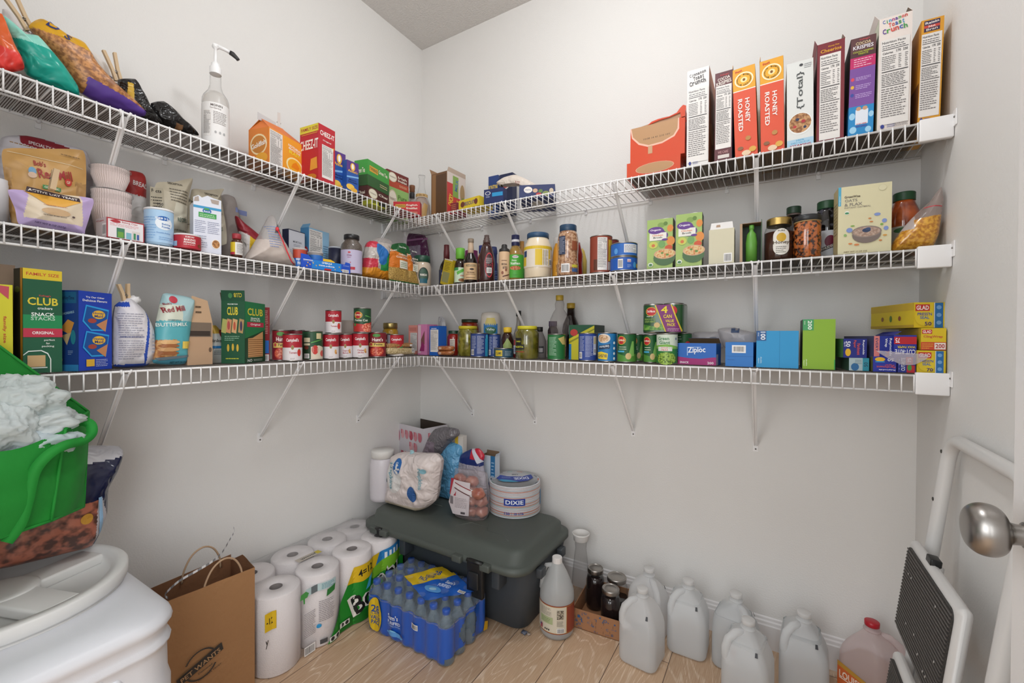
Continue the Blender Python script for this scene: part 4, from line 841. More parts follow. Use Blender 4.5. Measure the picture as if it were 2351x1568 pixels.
carton('dip_carton', 'white carton with a blue stripe and a torn top, ranch dip picture', 'carton', geo_corner('L2', 444, 508, 528, 476, .255, -12, 'FR', dmax=.05), '#d9dce8', {
    'F': [('r', 0, .9, 1, .95, '#3a94c4'), ('e', .48, .86, .16, .055, '#2f66a8'), ('r', .38, .88, .56, .92, '#4a9a50'), ('t', 'Ranch', .48, .85, .035, .22, '#f2f4f8'), ('r', .18, .72, .82, .82, '#3f9a4c'), ('l', .22, .73, .78, .8, 2, '#c9e4c4'), ('l', .05, .4, .45, .66, 7, '#8a8fa8'), ('l', .5, .4, .95, .66, 7, '#8a8fa8'), ('l', .05, .1, .5, .36, 6, '#9a9fb4'), ('e', .8, .2, .17, .1, '#e9e4dc'), ('e', .8, .2, .14, .085, mat('#8a5a30', .6, 'speck', c2='#c08a50', s=150))],
    'R': [('r', 0, 0, 1, 1, '#c4c9da'), ('l', .1, .3, .9, .85, 9, '#7f86a4'), ('e', .4, .12, .3, .08, '#c98050')]}, extra=torn_top)
vessel('supplement_jar', 'small brown jar with a red cap and yellow label', 'jar', geo_round('L2', 530, 557, 538, .245), [(.9, 0), (1, .04), (1, .66), (.72, .78)], mat('#4a2416', .15, 'gloss'), [('cap', [(.74, .78), (.8, .8), (.8, .98), (.74, 1), (0, 1)], '#9c2f38'), ('label', .1, .62, 1.0, '#e2dfdc', [('r', 0, 0, .42, 1, '#d6b92a'), ('r', 0, 0, .4, .2, '#b02a44'), ('l', .5, .1, .95, .9, 9, '#4a4648')], .5)])
obag('clear_food_bag', 'crumpled clear bag leaning behind the small brown jar', 'bag', 'L2', .06, [(508, 450), (535, 452), (548, 500), (570, 560), (590, 600), (512, 600), (505, 520)], .06, K(mat('#a99c96', .3, 'film', a=.5, bump=30)), [('r', .3, .75, .7, .82, '#7a85b4')], seed=27)
obag('snack_mix_bag', 'white and yellow bag with a dark red top fold behind the sugar bag', 'bag', 'L2', .12, [(540, 496), (560, 512), (588, 535), (608, 556), (600, 610), (552, 610), (556, 560)], .05, lambda u, v, f: mat('#8c1f2c', .35, 'foil') if v > .55+.35*(.5-u) else (mat('#d6b02c', .35, 'foil') if .35 < u < .65 and v > .25 else mat('#c9c2be', .35, 'foil')), seed=28)
def tie(e, w, h):
    b = MB(); y = -.042; b.tube([(.0, y, h*.66), (.012, y-.004, h*.5), (.028, y-.006, h*.28), (.045, y-.006, h*.08), (.062, y+.004, h*.03)], [.0022]*5, '#d8353f', 6); b.sphere((-.002, y, h*.68), .006, .005, .008, '#d8353f', 6); b.build('red_tie', e)
obag('sugar_bag', 'clear plastic bag of sugar with a bright red tie', 'bag', 'L2', .215, [(622, 494), (636, 528), (650, 560), (668, 590), (676, 616), (620, 612), (562, 606), (578, 570), (596, 540), (610, 512)], .085, lambda u, v, f: mat('#cfc2ba', .35, 'film', a=.8, bump=25) if v < .45 else mat('#c6bfbc', .25, 'film', a=.45, bump=30), [('l', .35, .3, .58, .75, 9, '#7f8fb8'), ('p', [(.45, .6), (.6, .62), (.58, .78), (.5, .8)], '#5a5a60')], seed=29, parts=tie, nz=.006)
carton('salt_box', 'dark blue and pale grey salt box behind the sugar bag', 'box', geo_corner('L2', 648, 662, 700, 525, .14, 12, 'LF', dmax=.06), '#1d2340', {'F': [('r', .02, .0, .98, .98, '#c6c8d0'), ('t', 'MORTON', .52, .72, .05, .5, '#3a3c48'), ('l', .3, .6, .72, .67, 2, '#6a6c78'), ('l', .1, .38, .9, .52, 4, '#8a8c98'), ('t', 'Nutrition Facts', .5, .28, .05, .75, '#2a2c34')]})
carton('cereal_bar_box', 'light blue open box showing its nutrition panel beside the salt box', 'box', geo_corner('L2', 690, 709, 755, 522, .11, 10, 'LF', dmax=.06), '#6fa6cc', {'F': [('r', .0, 0, 1, 1, '#8db8d6'), ('nf', .02, .05, .66, .97), ('l', .7, .4, .95, .7, 6, '#5a7a98')], 'L': [('r', 0, 0, 1, 1, '#3f7fae'), ('e', .6, .5, .3, .1, '#c02a34')]}, opened=[('L', .02, 120)])
def cup(label, pl, pr, pt, f, txt=True, col='#2a6fc0'):
    vessel('noodle_cup', label, 'cup', geo_round('L2', pl, pr, pt, f), [(.76, 0), (.98, .93), (1.04, .94), (1.04, .98), (0, 1)], '#c9c2be', [('label', .04, .90, .93, col, ([('r', 0, .5, 1, 1, '#b8452f'), ('t', 'express', .5, .4, .16, .36, '#f0f2f6'), ('t', 'mac', .5, .2, .16, .2, '#f0f2f6')] if txt else []), .5)], group='macaroni cups')
cup('blue and red macaroni cup at the left end of the blue cup tray', 672, 704, 571, .225); cup('macaroni cup standing inside the blue cup tray', 706, 742, 580, .195, False)
vessel('salt_canister', 'dark navy round canister with a pale lid behind the cup tray', 'canister', geo_round('L2', 754, 786, 568, .14), [(1, 0), (1, .94)], '#20233a', [('cap', [(1, .94), (1.03, .95), (1.03, .99), (0, 1)], '#aeb2ba')])
def traycut(e, w, d, h):
    t = .0015; b = MB()
    def pl(pts, y0, c):
        n = len(pts); vs = [(x*w, y0+q, z*h) for q in (0, t) for x, z in pts]; b.add(vs, [tuple(range(n)), tuple(range(2*n-1, n-1, -1))]+[(i, (i+1) % n, n+(i+1) % n, n+i) for i in range(n)], c)
    pl([(-.5, .0), (.5, 0), (.5, 1.22), (.40, 1.3), (.38, .95), (.3, .8), (.22, .85), (.12, 1.12), (.0, 1.15), (-.1, 1.3), (-.14, 1.05), (-.3, 1.05), (-.36, 1.45), (-.5, 1.5)], -d/2+.0002, '#1c4fc0')
    b.build('tray_front', e)
gT = geo_corner('L2', 690, 691, 804, 592, .258, -4, 'LF', dmax=.09)
U = lambda s_, u, v, hh, ww, c='#e9eef8', r_=180: ('t', s_, u, v, hh, ww, c, r_)
def trayart(e, w, d, h):
    traycut(e, w, d, h)
carton('cup_tray', 'blue cardboard tray printed with upside-down white lettering and yellow macaroni', 'tray', gT, '#1c4fc0', {'F': [('r', .2, 0, .8, 1, '#1f7fd0'), U('express', .5, .50, .2, .32), U('mac', .5, .80, .2, .2), ('p', [(.42, 1.0), (.42, 1.28), (.58, 1.3), (.66, 1.1), (.66, 1.0)], '#e8bb2c'), ('p', [(.44, 0), (.46, .2), (.6, .2), (.58, 0)], '#b8282c')]
    + [('p', [(u, v), (u+.018, v+.02), (u+.012, v+.14), (u-.004, v+.13)], '#f0b72c') for u, v in ((.12, .5), (.16, .35), (.22, .55), (.28, .3), (.75, .5), (.8, .2), (.34, .4), (.1, .15), (.66, .15))] + [('r', .04, .84, .22, .92, '#dfe6f4'), ('l', .04, .7, .26, .8, 2, '#aebfe8'), ('l', .84, .75, .98, .92, 2, '#aebfe8'), ('bar', .82, .02, .96, .38)]}, extra=trayart)
vessel('seed_bottle', 'large square-shouldered chia seed bottle with a black lid', 'bottle', geo_round('L2', 782, 832, 541, .235), [(.95, 0), (1, .03), (1, .68), (.92, .76), (.66, .84), (.64, .9)], mat('#6a5f56', .35, 'speck', c2='#443c38', s=400, coat=.6), [('cap', [(.68, .885), (.72, .89), (.72, .99), (.68, 1), (0, 1)], mat('#202022', .35)), ('label', .03, .60, 1.0, '#b9b2cc', [('e', .42, .88, .05, .04, '#b83c44'), ('t', 'Chia', .42, .76, .09, .16, '#7a2a5a'), ('t', 'SEEDS', .42, .66, .04, .12, '#a05a8a'), ('e', .46, .45, .02, .02, '#b8283c'), ('r', .4, .14, .62, .26, '#b0283c'), ('e', .3, .25, .06, .1, '#5a5490'), ('e', .4, .32, .05, .07, '#5a5490')], .42)])
obag('plastic_cutlery_bag', 'clear bag bulging with blue, green, yellow and red party napkins', 'bag', 'L2', .20, [(845, 556), (870, 545), (895, 552), (905, 575), (906, 610), (898, 645), (862, 640), (832, 634), (834, 600), (838, 575)], .085, lambda u, v, f: mat('#c9c0bc', .25, 'film', a=.35, bump=30) if v > .85 or u > .82 else (mat('#2a6fb8', .3, 'foil') if (u-.42)**2*2+(v-.58)**2 < .05+.03*noise.noise(Vector((u*5, v*5, 1))) else mat('#2f8a4a', .3, 'foil') if (u > .38 and .22 < v < .62 and u < .78) else mat('#e0922c', .3, 'foil') if v < .25+.1*noise.noise(Vector((u*6, 1, v*4))) else mat('#c8384c', .3, 'foil') if (v < .45 and u < .3) or (v > .7 and u < .35) else mat('#bdb4ae', .3, 'foil')), seed=31, nz=.006)
for pts, f, lab, sd in (([(900, 562), (932, 560), (936, 600), (937, 652), (894, 648), (893, 600)], .25, 'orange and green rice side pouch, the front one of two', 32), ([(928, 566), (938, 566), (950, 610), (962, 654), (938, 654), (932, 600)], .245, 'orange and green rice side pouch leaning behind its twin', 33)):
    obag('rice_pouch', lab, 'pouch', 'L2', f, pts, .022, lambda u, v, f_: mat('#1f5a2e', .35, 'foil') if v > .8-.15*u or v < .04 else (mat('#c9a860', .45, 'speck', c2='#8a6a34', s=260) if v < .34 else mat('#d07428', .35, 'foil')), [('t', 'Knorr', .22, .76, .045, .3, '#e8efe4', 12), ('t', 'Rice Sides', .66, .88, .04, .34, '#e8efe4'), ('t', 'CHEDDAR', .66, .68, .045, .5, '#f4ead8'), ('t', 'CHICKEN', .6, .61, .045, .6, '#f4ead8'), ('r', .45, .34, .9, .54, '#e2dfd2'), ('l', .5, .37, .85, .5, 3, '#6a8a5a')], seed=sd, nz=.002)
obag('dried_fruit_bag', 'dark purple zip bag in the corner of the middle shelf', 'bag', 'B2', .09, [(914, 533), (945, 536), (975, 540), (981, 560), (986, 600), (960, 620), (930, 610), (918, 565)], .05, lambda u, v, f: mat('#4a1c40', .3, 'foil') if v > .72 or u > .8 else mat('#7d6f80', .35, 'foil'), [('r', .05, .80, .95, .83, '#8a5a80'), ('l', .2, .45, .55, .7, 4, '#c9bfc8')], seed=34)
vessel('cheese_jar', 'clear jar of grated cheese with a dark green lid in the shelf corner', 'jar', geo_round('B2', 948, 990, 589, .235), [(.9, 0), (1, .06), (1, .62), (.9, .74), (.82, .8)], mat('#cdbba6', .15, 'gloss'), [('cap', [(.84, .79), (.9, .8), (.9, .98), (.84, 1), (0, 1)], mat('#1f4a38', .4)), ('label', .1, .62, 1.0, None, [('e', .55, .5, .18, .48, '#1f2a26'), ('e', .55, .5, .15, .42, '#3c5a4a'), ('r', .4, .42, .7, .62, '#1f2a26'), ('t', 'PARMESAN', .55, .52, .14, .24, '#e4e0d4'), ('r', .42, .02, .68, .3, '#1b5a6a')], .5)])
# ================================================================== MIDDLE SHELF, BACK WALL
DKB = mat('#1d1210', .12, 'gloss')
vessel('sauce_bottle', 'dark sauce bottle with a maroon neck, first from the shelf corner', 'bottle', geo_round('B2', 1008, 1042, 563, .215), [(.9, 0), (1, .03), (1, .4), (.8, .52), (.38, .66)], DKB, [('cap', [(.4, .64), (.4, .82), (.36, .9), (.36, 1), (0, 1)], '#5a2024'), ('label', .05, .38, 1.01, '#222c4c', [('t', 'LA', .35, .6, .4, .12, '#e2e2e8')], .5)])
carton('seasoning_box', 'thin yellow carton leaning against the sauce bottles', 'box', geo_corner('B2', 1009, 1010, 1029, 597, .27, -8, 'LF', dmax=.03), '#b8a224', {'F': [('r', .1, .1, .9, .5, '#8a8a5a'), ('l', .15, .55, .85, .9, 6, '#5a4a1c'), ('r', 0, .96, 1, 1, '#c9c4b8')]}, tilt=R(16))
vessel('sauce_bottle', 'brown sauce bottle with a bright green neck wrap and green label', 'bottle', geo_round('B2', 1043, 1070, 571, .245), [(.9, 0), (1, .03), (1, .52), (.85, .62), (.6, .68)], mat('#2a1814', .12, 'gloss'), [('cap', [(.66, .70), (.76, .71), (.78, .98), (.72, 1), (0, 1)], '#6cb83e'), ('label', .04, .45, 1.01, '#c9dcc0', [('p', [(.3, .7), (.7, .95), (.7, .75), (.35, .5)], '#5cb040'), ('t', 'ORGANIC', .6, .45, .1, .2, '#c8452c'), ('e', .6, .15, .2, .12, '#8a5a30'), ('r', 0, .8, .4, 1, '#3c8a4c')], .5)])
vessel('sauce_bottle', 'worcestershire style bottle with a tan paper label and cap wrap', 'bottle', geo_round('B2', 1065, 1096, 548, .265), [(.92, 0), (1, .02), (1, .45), (.8, .56), (.4, .68), (.36, .8)], DKB, [('cap', [(.4, .9), (.44, .91), (.44, .99), (0, 1)], '#8a7a68'), ('neck_wrap', [(.44, .62), (.44, .8), (.38, .9), (.4, .92)], '#c9b096'), ('label', .06, .43, 1.01, '#cfae84', [('r', .28, .78, .72, .9, '#3a2a20'), ('t', 'LEA&PERRINS', .5, .84, .09, .4, '#e2c89a'), ('e', .55, .62, .1, .06, '#3a2a20'), ('t', 'THE ORIGINAL', .5, .42, .09, .36, '#5a3a20'), ('r', .28, .1, .72, .13, '#5a3a20'), ('r', .28, .3, .72, .32, '#5a3a20')], .5)])
SY = mat('#3a1c1a', .25, 'gloss')
vessel('syrup_bottle', 'brown squeeze bottle of chocolate syrup with a red-ringed back label', 'bottle', geo_round('B2', 1098, 1136, 541, .255), [(.9, 0), (.98, .03), (.95, .25), (1, .4), (.9, .55), (.68, .72), (.42, .84)], SY, [('cap', [(.40, .83), (.44, .84), (.44, .89), (.36, .9), (.36, .94), (.30, .95), (.30, 1), (0, 1)], mat('#5a4a46', .35)), ('label', .06, .62, 1.0, None, [('e', .60, .5, .17, .47, '#c83a44'), ('e', .60, .5, .15, .43, '#3a2a2e'), ('l', .48, .55, .72, .78, 6, '#c9c4c6'), ('bar', .5, .2, .7, .4)], .5)], rot=0)
vessel('juice_bottle', 'magenta topped bottle half hidden behind the tan label bottle', 'bottle', geo_round('B2', 1066, 1098, 577, .13), [(1, 0), (1, .8), (.9, .9), (.9, 1), (0, 1)], '#8a2a6a', [])
vessel('blue_capped_bottle', 'blue capped bottle half hidden behind the chocolate syrup', 'bottle', geo_round('B2', 1097, 1117, 565, .15), [(1, 0), (1, .7), (.7, .8)], '#b8602a', [('cap', [(.7, .8), (.8, .82), (.8, 1), (0, 1)], '#2c3a8c')])
vessel('blue_capped_bottle', 'blue ribbed bottle just right of the chocolate syrup', 'bottle', geo_round('B2', 1122, 1142, 568, .17), [(1, 0), (1, .55), (.85, .6), (.85, .8), (.95, .82), (.95, .9), (.8, 1), (0, 1)], '#2e3a6c', [('label', .05, .4, 1.01, '#2a3a6a', [('l', .1, .1, .9, .9, 6, '#8f9fd0')], .5)])
vessel('drizzle_bottle', 'cream drizzle bottle with a black nozzle cap and cocoa print', 'bottle', geo_round('B2', 1145, 1170, 562, .255), [(.98, 0), (1, .02), (1, .76), (.92, .79)], '#d2b08c', [('cap', [(.94, .79), (.96, .8), (.96, .86), (.55, .9), (.5, .98), (.4, 1), (0, 1)], mat('#2a2828', .5)), ('label', .02, .78, 1.0, None, [('t', 'MOCHA', .5, .55, .08, .3, '#3a2a22'), ('t', 'BITES', .55, .42, .09, .26, '#3a2a22'), ('e', .4, .24, .07, .06, '#8a5440'), ('e', .6, .34, .06, .05, '#8a5440'), ('p', [(.4, .12), (.8, .2), (.82, .17), (.42, .08)], '#5a3022'), ('l', .35, .65, .65, .72, 1, '#6a4a38')], .5)])
vessel('dressing_bottle', 'italian dressing bottle with a navy cap and bright green label', 'bottle', geo_round('B2', 1163, 1203, 540, .205), [(.9, 0), (.98, .02), (1, .25), (1, .5), (.82, .62), (.45, .76)], mat('#9a7a3c', .12, 'gloss'), [('cap', [(.42, .74), (.46, .75), (.46, .99), (0, 1)], '#20244c'), ('cap_logo', [(.462, .84), (.47, .85), (.47, .88), (.462, .89)], '#d8d8e0'), ('label', .06, .55, 1.01, '#4aa336', [('e', .5, .9, .12, .06, '#d8d8e4'), ('t', 'KRAFT', .5, .9, .06, .18, '#a02a34'), ('t', 'Zesty', .45, .74, .08, .2, '#eef4e8'), ('t', 'Italian', .5, .62, .11, .36, '#eef4e8'), ('e', .5, .42, .22, .09, mat('#c08a5a', .6, 'speck', c2='#b03a2a', s=160)), ('t', 'KRAFT', .5, .12, .03, .15, '#2a6a20')], .46)])
vessel('small_bottle', 'small amber bottle with a blue label beside the mayonnaise', 'bottle', geo_round('B2', 1190, 1206, 555, .16), [(1, 0), (1, .6), (.6, .8), (.6, 1), (0, 1)], '#a8783a', [('label', .12, .55, 1.02, '#1f4f9c', [('l', .2, .3, .8, .7, 3, '#9fb8e4')], .5)])
vessel('mayonnaise_jar', 'large mayonnaise jar with a blue lid and yellow label', 'jar', geo_round('B2', 1203, 1266, 538, .245), [(.92, 0), (.97, .02), (.98, .2), (1, .22), (1, .66), (.97, .72), (.78, .86), (.74, .9)], mat('#e3d3b8', .2, 'gloss'), [('cap', [(.76, .885), (.80, .89), (.80, .985), (.77, 1), (0, 1)], mat('#274a6c', .4)), ('label', .22, .68, 1.01, '#dcd2c4', [('r', 0, .86, 1, 1, '#d6b52a'), ('p', [(.1, .5), (.1, .78), (.22, .8), (.22, .52), (.16, .44)], '#1f3c6a'), ('r', .06, .08, .2, .5, '#d6b52a'), ('r', .44, .08, .82, .84, '#d8b82e'), ('r', .60, .06, .76, .84, '#e0dad2'), ('l', .61, .1, .75, .8, 12, '#3a4468'), ('bar', .78, .08, .9, .4)], .5)])
vessel('mustard_bottle', 'orange-yellow squeeze bottle behind the peanut jar', 'bottle', geo_round('B2', 1268, 1292, 560, .17), [(1, 0), (1, .6), (.8, .85), (.5, 1), (0, 1)], '#d6952a', [('label', .1, .5, 1.02, '#dfa030', [('t', 'SAUCE', .5, .5, .2, .5, '#6a3a14', 90)], .5)])
vessel('food_can', 'pale can mostly hidden behind the peanut jar', 'can', geo_round('B2', 1270, 1300, 548, .12), [(1, 0), (1, 1), (0, 1)], '#c9c4c0', [])
PNM = mat('#8a5c3c', .2, 'speck', c2='#c09a78', s=110, coat=1)
vessel('peanut_jar', 'tall waisted jar of peanuts with a blue lid', 'jar', geo_round('B2', 1279, 1328, 519, .25), [(.95, 0), (1, .02), (1, .22), (.93, .3), (.93, .42), (.98, .6), (1, .68), (.9, .82), (.78, .88)], PNM, [('cap', [(.78, .87), (.80, .875), (.80, .985), (.76, 1), (0, 1)], mat('#1f3f5c', .35)), ('label', .36, .76, .985, None, [('r', .2, .1, .42, 1, '#2a3550'), ('l', .22, .15, .4, .95, 12, '#aeb4c4'), ('r', .62, .3, .82, .75, '#8a4a2c')], .5), ('label', .04, .24, 1.01, None, [('bar', .3, .05, .55, .9), ('r', .62, .55, .82, .8, '#c9c03c'), ('r', .62, .1, .82, .45, '#3a5a8a')], .5)])
vessel('ketchup_bottle', 'red ketchup squeeze bottle half hidden behind the peanut jar', 'bottle', geo_round('B2', 1312, 1338, 558, .16), [(.9, 0), (1, .1), (.9, .4), (1, .65), (.6, .9), (.5, 1), (0, 1)], mat('#8c1f1c', .2, 'gloss'), [])
vessel('mustard_bottle', 'pale yellow mustard bottle behind the ketchup', 'bottle', geo_round('B2', 1326, 1347, 570, .10), [(1, 0), (1, .6), (.5, .9), (0, 1)], '#cbb254', [])
can('food_can', 'tall red-brown can showing its nutrition label, stacked next to the blue tuna cans', 'can', geo_round('B2', 1354, 1405, 545, .235), '#8c3f2c', [('nf', .40, .05, .68, .96), ('r', .72, .3, .9, .9, '#c9a42c'), ('t', 'BEANS', .84, .6, .07, .14, '#3a2a20', 90), ('r', .28, .05, .4, .35, '#5a3020'), ('r', .7, .05, .9, .28, '#b8a89c')])
can('food_can', 'dark red can behind the tall red-brown one', 'can', geo_round('B2', 1385, 1420, 553, .12), '#7a2c2a')
gt_ = geo_round('B2', 1401, 1463, 594, .24); BL = '#1c56ae'
_, Pt, ht = can('tuna_can', 'blue tuna can with a small flag and fish picture, lower of the pair', 'can', gt_, BL, [('bar', .36, .12, .48, .88), ('r', .58, .6, .67, .85, '#c9ccd8'), ('r', .585, .62, .665, .66, '#b8404c'), ('r', .585, .72, .665, .76, '#b8404c'), ('l', .58, .15, .68, .45, 3, '#a9c0e8'), ('e', .78, .4, .05, .25, '#4a9ad0'), ('e', .88, .35, .04, .2, '#d8b83c')], group='blue tuna cans')
can('tuna_can', 'blue tuna can with a white nutrition label, on top of the other', 'can', geo_round('B2', 1402, 1463, 562, .24, z=Pt.z+ht+.001), '#2162b4', [('r', .5, .2, .86, .92, '#dfe0e4'), ('l', .52, .25, .84, .86, 5, '#4a4e60'), ('e', .3, .35, .05, .25, '#5a9ad8')], group='blue tuna cans')
def broth(label, pa, pb, pc, pt, f):
    GR = '#9db866'
    def spout(e, w, d, h):
        b = MB(); b.lathe([(.011, h), (.012, h+.001), (.012, h+.006), (.011, h+.007), (0, h+.007)], '#dfe0d8', 20, c=(w*.2, 0)); b.build('cap', e)
    g = geo_corner('B2', pa, pb, pc, pt, f, 3, 'FR', dmax=.06)
    carton('broth_carton', label, 'carton', g, GR, {'F': [('e', .55, .88, .14, .05, '#7d9c4c'), ('e', .72, .9, .08, .04, '#5f8038'), ('e', .9, .8, .12, .07, '#d98a3c'), ('e', .92, .55, .16, .09, '#d98a3c'), ('e', .4, .74, .28, .1, '#5a2f80'), ('e', .5, .67, .32, .1, '#5a2f80'), ('r', .1, .58, .76, .73, '#e6e4dc'), ('e', .34, .78, .3, .072, '#5f3488'), ('t', 'Organic', .34, .785, .045, .42, '#f2eef4'), ('t', 'Chicken', .42, .68, .034, .42, '#d9743c'), ('t', 'Broth', .42, .635, .036, .34, '#4a4a48'), ('e', .7, .585, .12, .022, '#5f3488'),
        ('e', .25, .49, .17, .07, '#c2c75a'), ('e', .25, .48, .07, .032, '#c8703c'), ('e', .58, .5, .13, .07, '#6fa05a'), ('e', .85, .42, .15, .05, '#c8522c'), ('e', .68, .22, .42, .15, '#46693f'), ('r', .27, .17, 1, .27, '#46693f'), ('e', .7, .3, .42, .1, '#c9a184'), ('e', .7, .3, .38, .085, mat('#c8763c', .5, 'speck', c2='#d9c08a', s=170)), ('e', .8, .28, .06, .02, '#5f8a3c'), ('e', .6, .32, .05, .02, '#5f8a3c'), ('e', .15, .1, .1, .04, '#e4e4dc'), ('e', .15, .095, .07, .025, '#3f7a4c')],
        'R': [('r', 0, 0, 1, 1, '#3f4a34'), ('r', .1, .1, .9, .5, '#7a7a6c'), ('l', .1, .55, .9, .9, 8, '#8f9a7c')]}, extra=spout, group='green chicken broth cartons')
broth('green chicken broth carton, left and shorter in view, next to the tuna cans', 1485, 1544, 1551, 500, .25); broth('green chicken broth carton beside the plain cream carton', 1551, 1611, 1623, 487, .262)
def fold(e, w, d, h):
    b = MB(); b.add([(-w*.46, -d/2, h), (w*.46, -d/2, h), (w*.42, -d/2+.008, h*1.2), (-w*.42, -d/2+.008, h*1.2), (-w*.46, -d/2+.002, h), (w*.46, -d/2+.002, h), (w*.42, -d/2+.010, h*1.2), (-w*.42, -d/2+.010, h*1.2)], [(0, 1, 2, 3), (7, 6, 5, 4), (1, 5, 6, 2), (0, 3, 7, 4), (3, 2, 6, 7)], '#dedbd8')
    b.add([(-w*.22, -d/2+.002, h*1.06), (-w*.04, -d/2+.002, h*1.06), (-w*.06, -d/2+.004, h*1.13), (-w*.2, -d/2+.004, h*1.13)], [(0, 1, 2, 3)], '#a88a70'); b.build('top_flap', e)
carton('paper_carton', 'plain cream carton with a torn white top flap and a barcode', 'carton', geo_front('B2', 1627, 1685, 526, .268, .05), '#cfc9ae', {'F': [('bar', .6, .05, .92, .3)]}, extra=fold)
def tubes(e, w, d, h):
    b = MB(); b.lathe([(.016, .002), (.0165, h*.5), (.013, h*.72), (.006, h*.8), (.006, h*.84), (.0075, h*.85), (.0075, h*.95), (0, h*.95)], mat('#5f9c3c', .4), 20, c=(.002, -d*.28)); b.build('green_tube', e)
g = geo_front('B2', 1698, 1748, 512, .262, .05)
b_ = MB(); c, rz, w, d, h = g; e = empty('opened_box', lay(c), 0); tag(e, 'opened cardboard box with a green squeeze tube inside, left of the honey jar', 'box')
b_.box(-w/2, d/2-.001, 0, w/2, d/2, h, '#1d3a22'); b_.box(-w/2, -d/2, 0, w/2, d/2, .0015, '#8a9a5c'); b_.box(w/2-.0015, -d/2, 0, w/2, d/2, h*1.06, '#4a6a4a'); b_.box(-w/2, -d/2, 0, -w/2+.0015, d/2, h, '#244a2a'); b_.box(-w/2, -d/2, h-.0015, w/2, d/2, h, '#8a6a4c'); b_.build('body', e)
b_ = MB(); b_.add([(-w/2, -d/2, 0), (-w*.36, -d/2-.008, 0), (-w*.38, -d/2-.008, h*.98), (-w/2, -d/2, h), (-w/2, -d/2+.001, 0), (-w*.36, -d/2-.007, 0), (-w*.38, -d/2-.007, h*.98), (-w/2, -d/2+.001, h)], [(0, 1, 2, 3), (7, 6, 5, 4), (1, 5, 6, 2), (3, 2, 6, 7)], '#c4a88c'); b_.build('flap', e); tubes(e, w, d, h)
def screwlid(rad, z0, z1, col):
    n = 5; out = [(rad, z0)]
    for i in range(n): out += [(rad*1.02, z0+(z1-z0)*(i+.3)/n), (rad*.99, z0+(z1-z0)*(i+.8)/n)]
    return [('cap', out+[(rad*.96, z1), (0, z1)], col)]
AMB = mat('#3c1c10', .1, 'gloss')
vessel('honey_jar', 'honey jar with a gold screw lid and an arched white label', 'jar', geo_round('B2', 1753, 1822, 503, .235), [(.92, 0), (1, .03), (1, .68), (.9, .78), (.82, .82)], GLASS, [('contents', [(.9, .01), (.96, .04), (.97, .66), (.0, .66)], AMB)]+screwlid(.84, .82, .99, mat('#b79a5c', .35, 'metal'))+[('label', .08, .72, 1.01, None, [('e', .53, .72, .17, .26, '#dcd8d0'), ('r', .36, .3, .70, .74, '#dcd8d0'), ('e', .53, .3, .17, .27, '#dcd8d0'), ('e', .53, .66, .1, .16, '#c9a02a'), ('t', 'PURE', .53, .9, .05, .14, '#3a3a30'), ('t', 'Honey', .53, .47, .15, .34, '#4a3a24'), ('l', .42, .1, .64, .36, 4, '#5a5650')], .5)], rot=4)
vessel('nut_jar', 'jar of pecans with a black lid next to the honey jar', 'jar', geo_round('B2', 1820, 1885, 498, .245), [(.92, 0), (1, .03), (1, .78), (.94, .84), (.92, .86)], mat('#2a120a', .1, 'speck', c2='#b5622c', s=95, p0=.40, p1=.55, coat=1), [('cap', [(.95, .86), (1.0, .87), (1.0, .97), (.96, 1), (0, 1)], mat('#26282a', .35)), ('lid_seal', [(.98, .84), (1, .85), (.97, .865)], '#a88a5a')])
vessel('jam_jar', 'black fruit jar with a green lid behind the pecans', 'jar', geo_round('B2', 1790, 1852, 476, .10), [(.9, 0), (1, .05), (1, .7), (.7, .84)], mat('#170c0e', .1, 'gloss'), screwlid(.55, .88, .995, mat('#1d3d28', .4))+[('neck', [(.52, .83), (.52, .89)], '#6a5a54')])
vessel('fruit_jar', 'jar of black cherries with a green lid and slanted label beside the oatmeal box', 'jar', geo_round('B2', 1862, 1932, 463, .15), [(.9, 0), (1, .04), (1, .52), (.97, .66), (.66, .82), (.64, .86)], mat('#0e0a0c', .08, 'speck', c2='#4a4a52', s=60, p0=.55, p1=.68, coat=1), screwlid(.66, .86, .99, mat('#1d4a2a', .4))+[('label', .03, .48, 1.01, '#c3c6cc', [('e', .58, .6, .12, .22, '#6a1030'), ('p', [(.3, .32), (.8, .62), (.8, .48), (.3, .18)], '#2a2422'), ('t', 'KNUDSEN', .54, .40, .09, .3, '#d8d4cc', 22), ('r', .66, .25, .8, .32, '#3a7a4a')], .5)])
g = geo_corner('B2', 1913, 1923, 2046, 432, .275, 4, 'LF', dmax=.06)
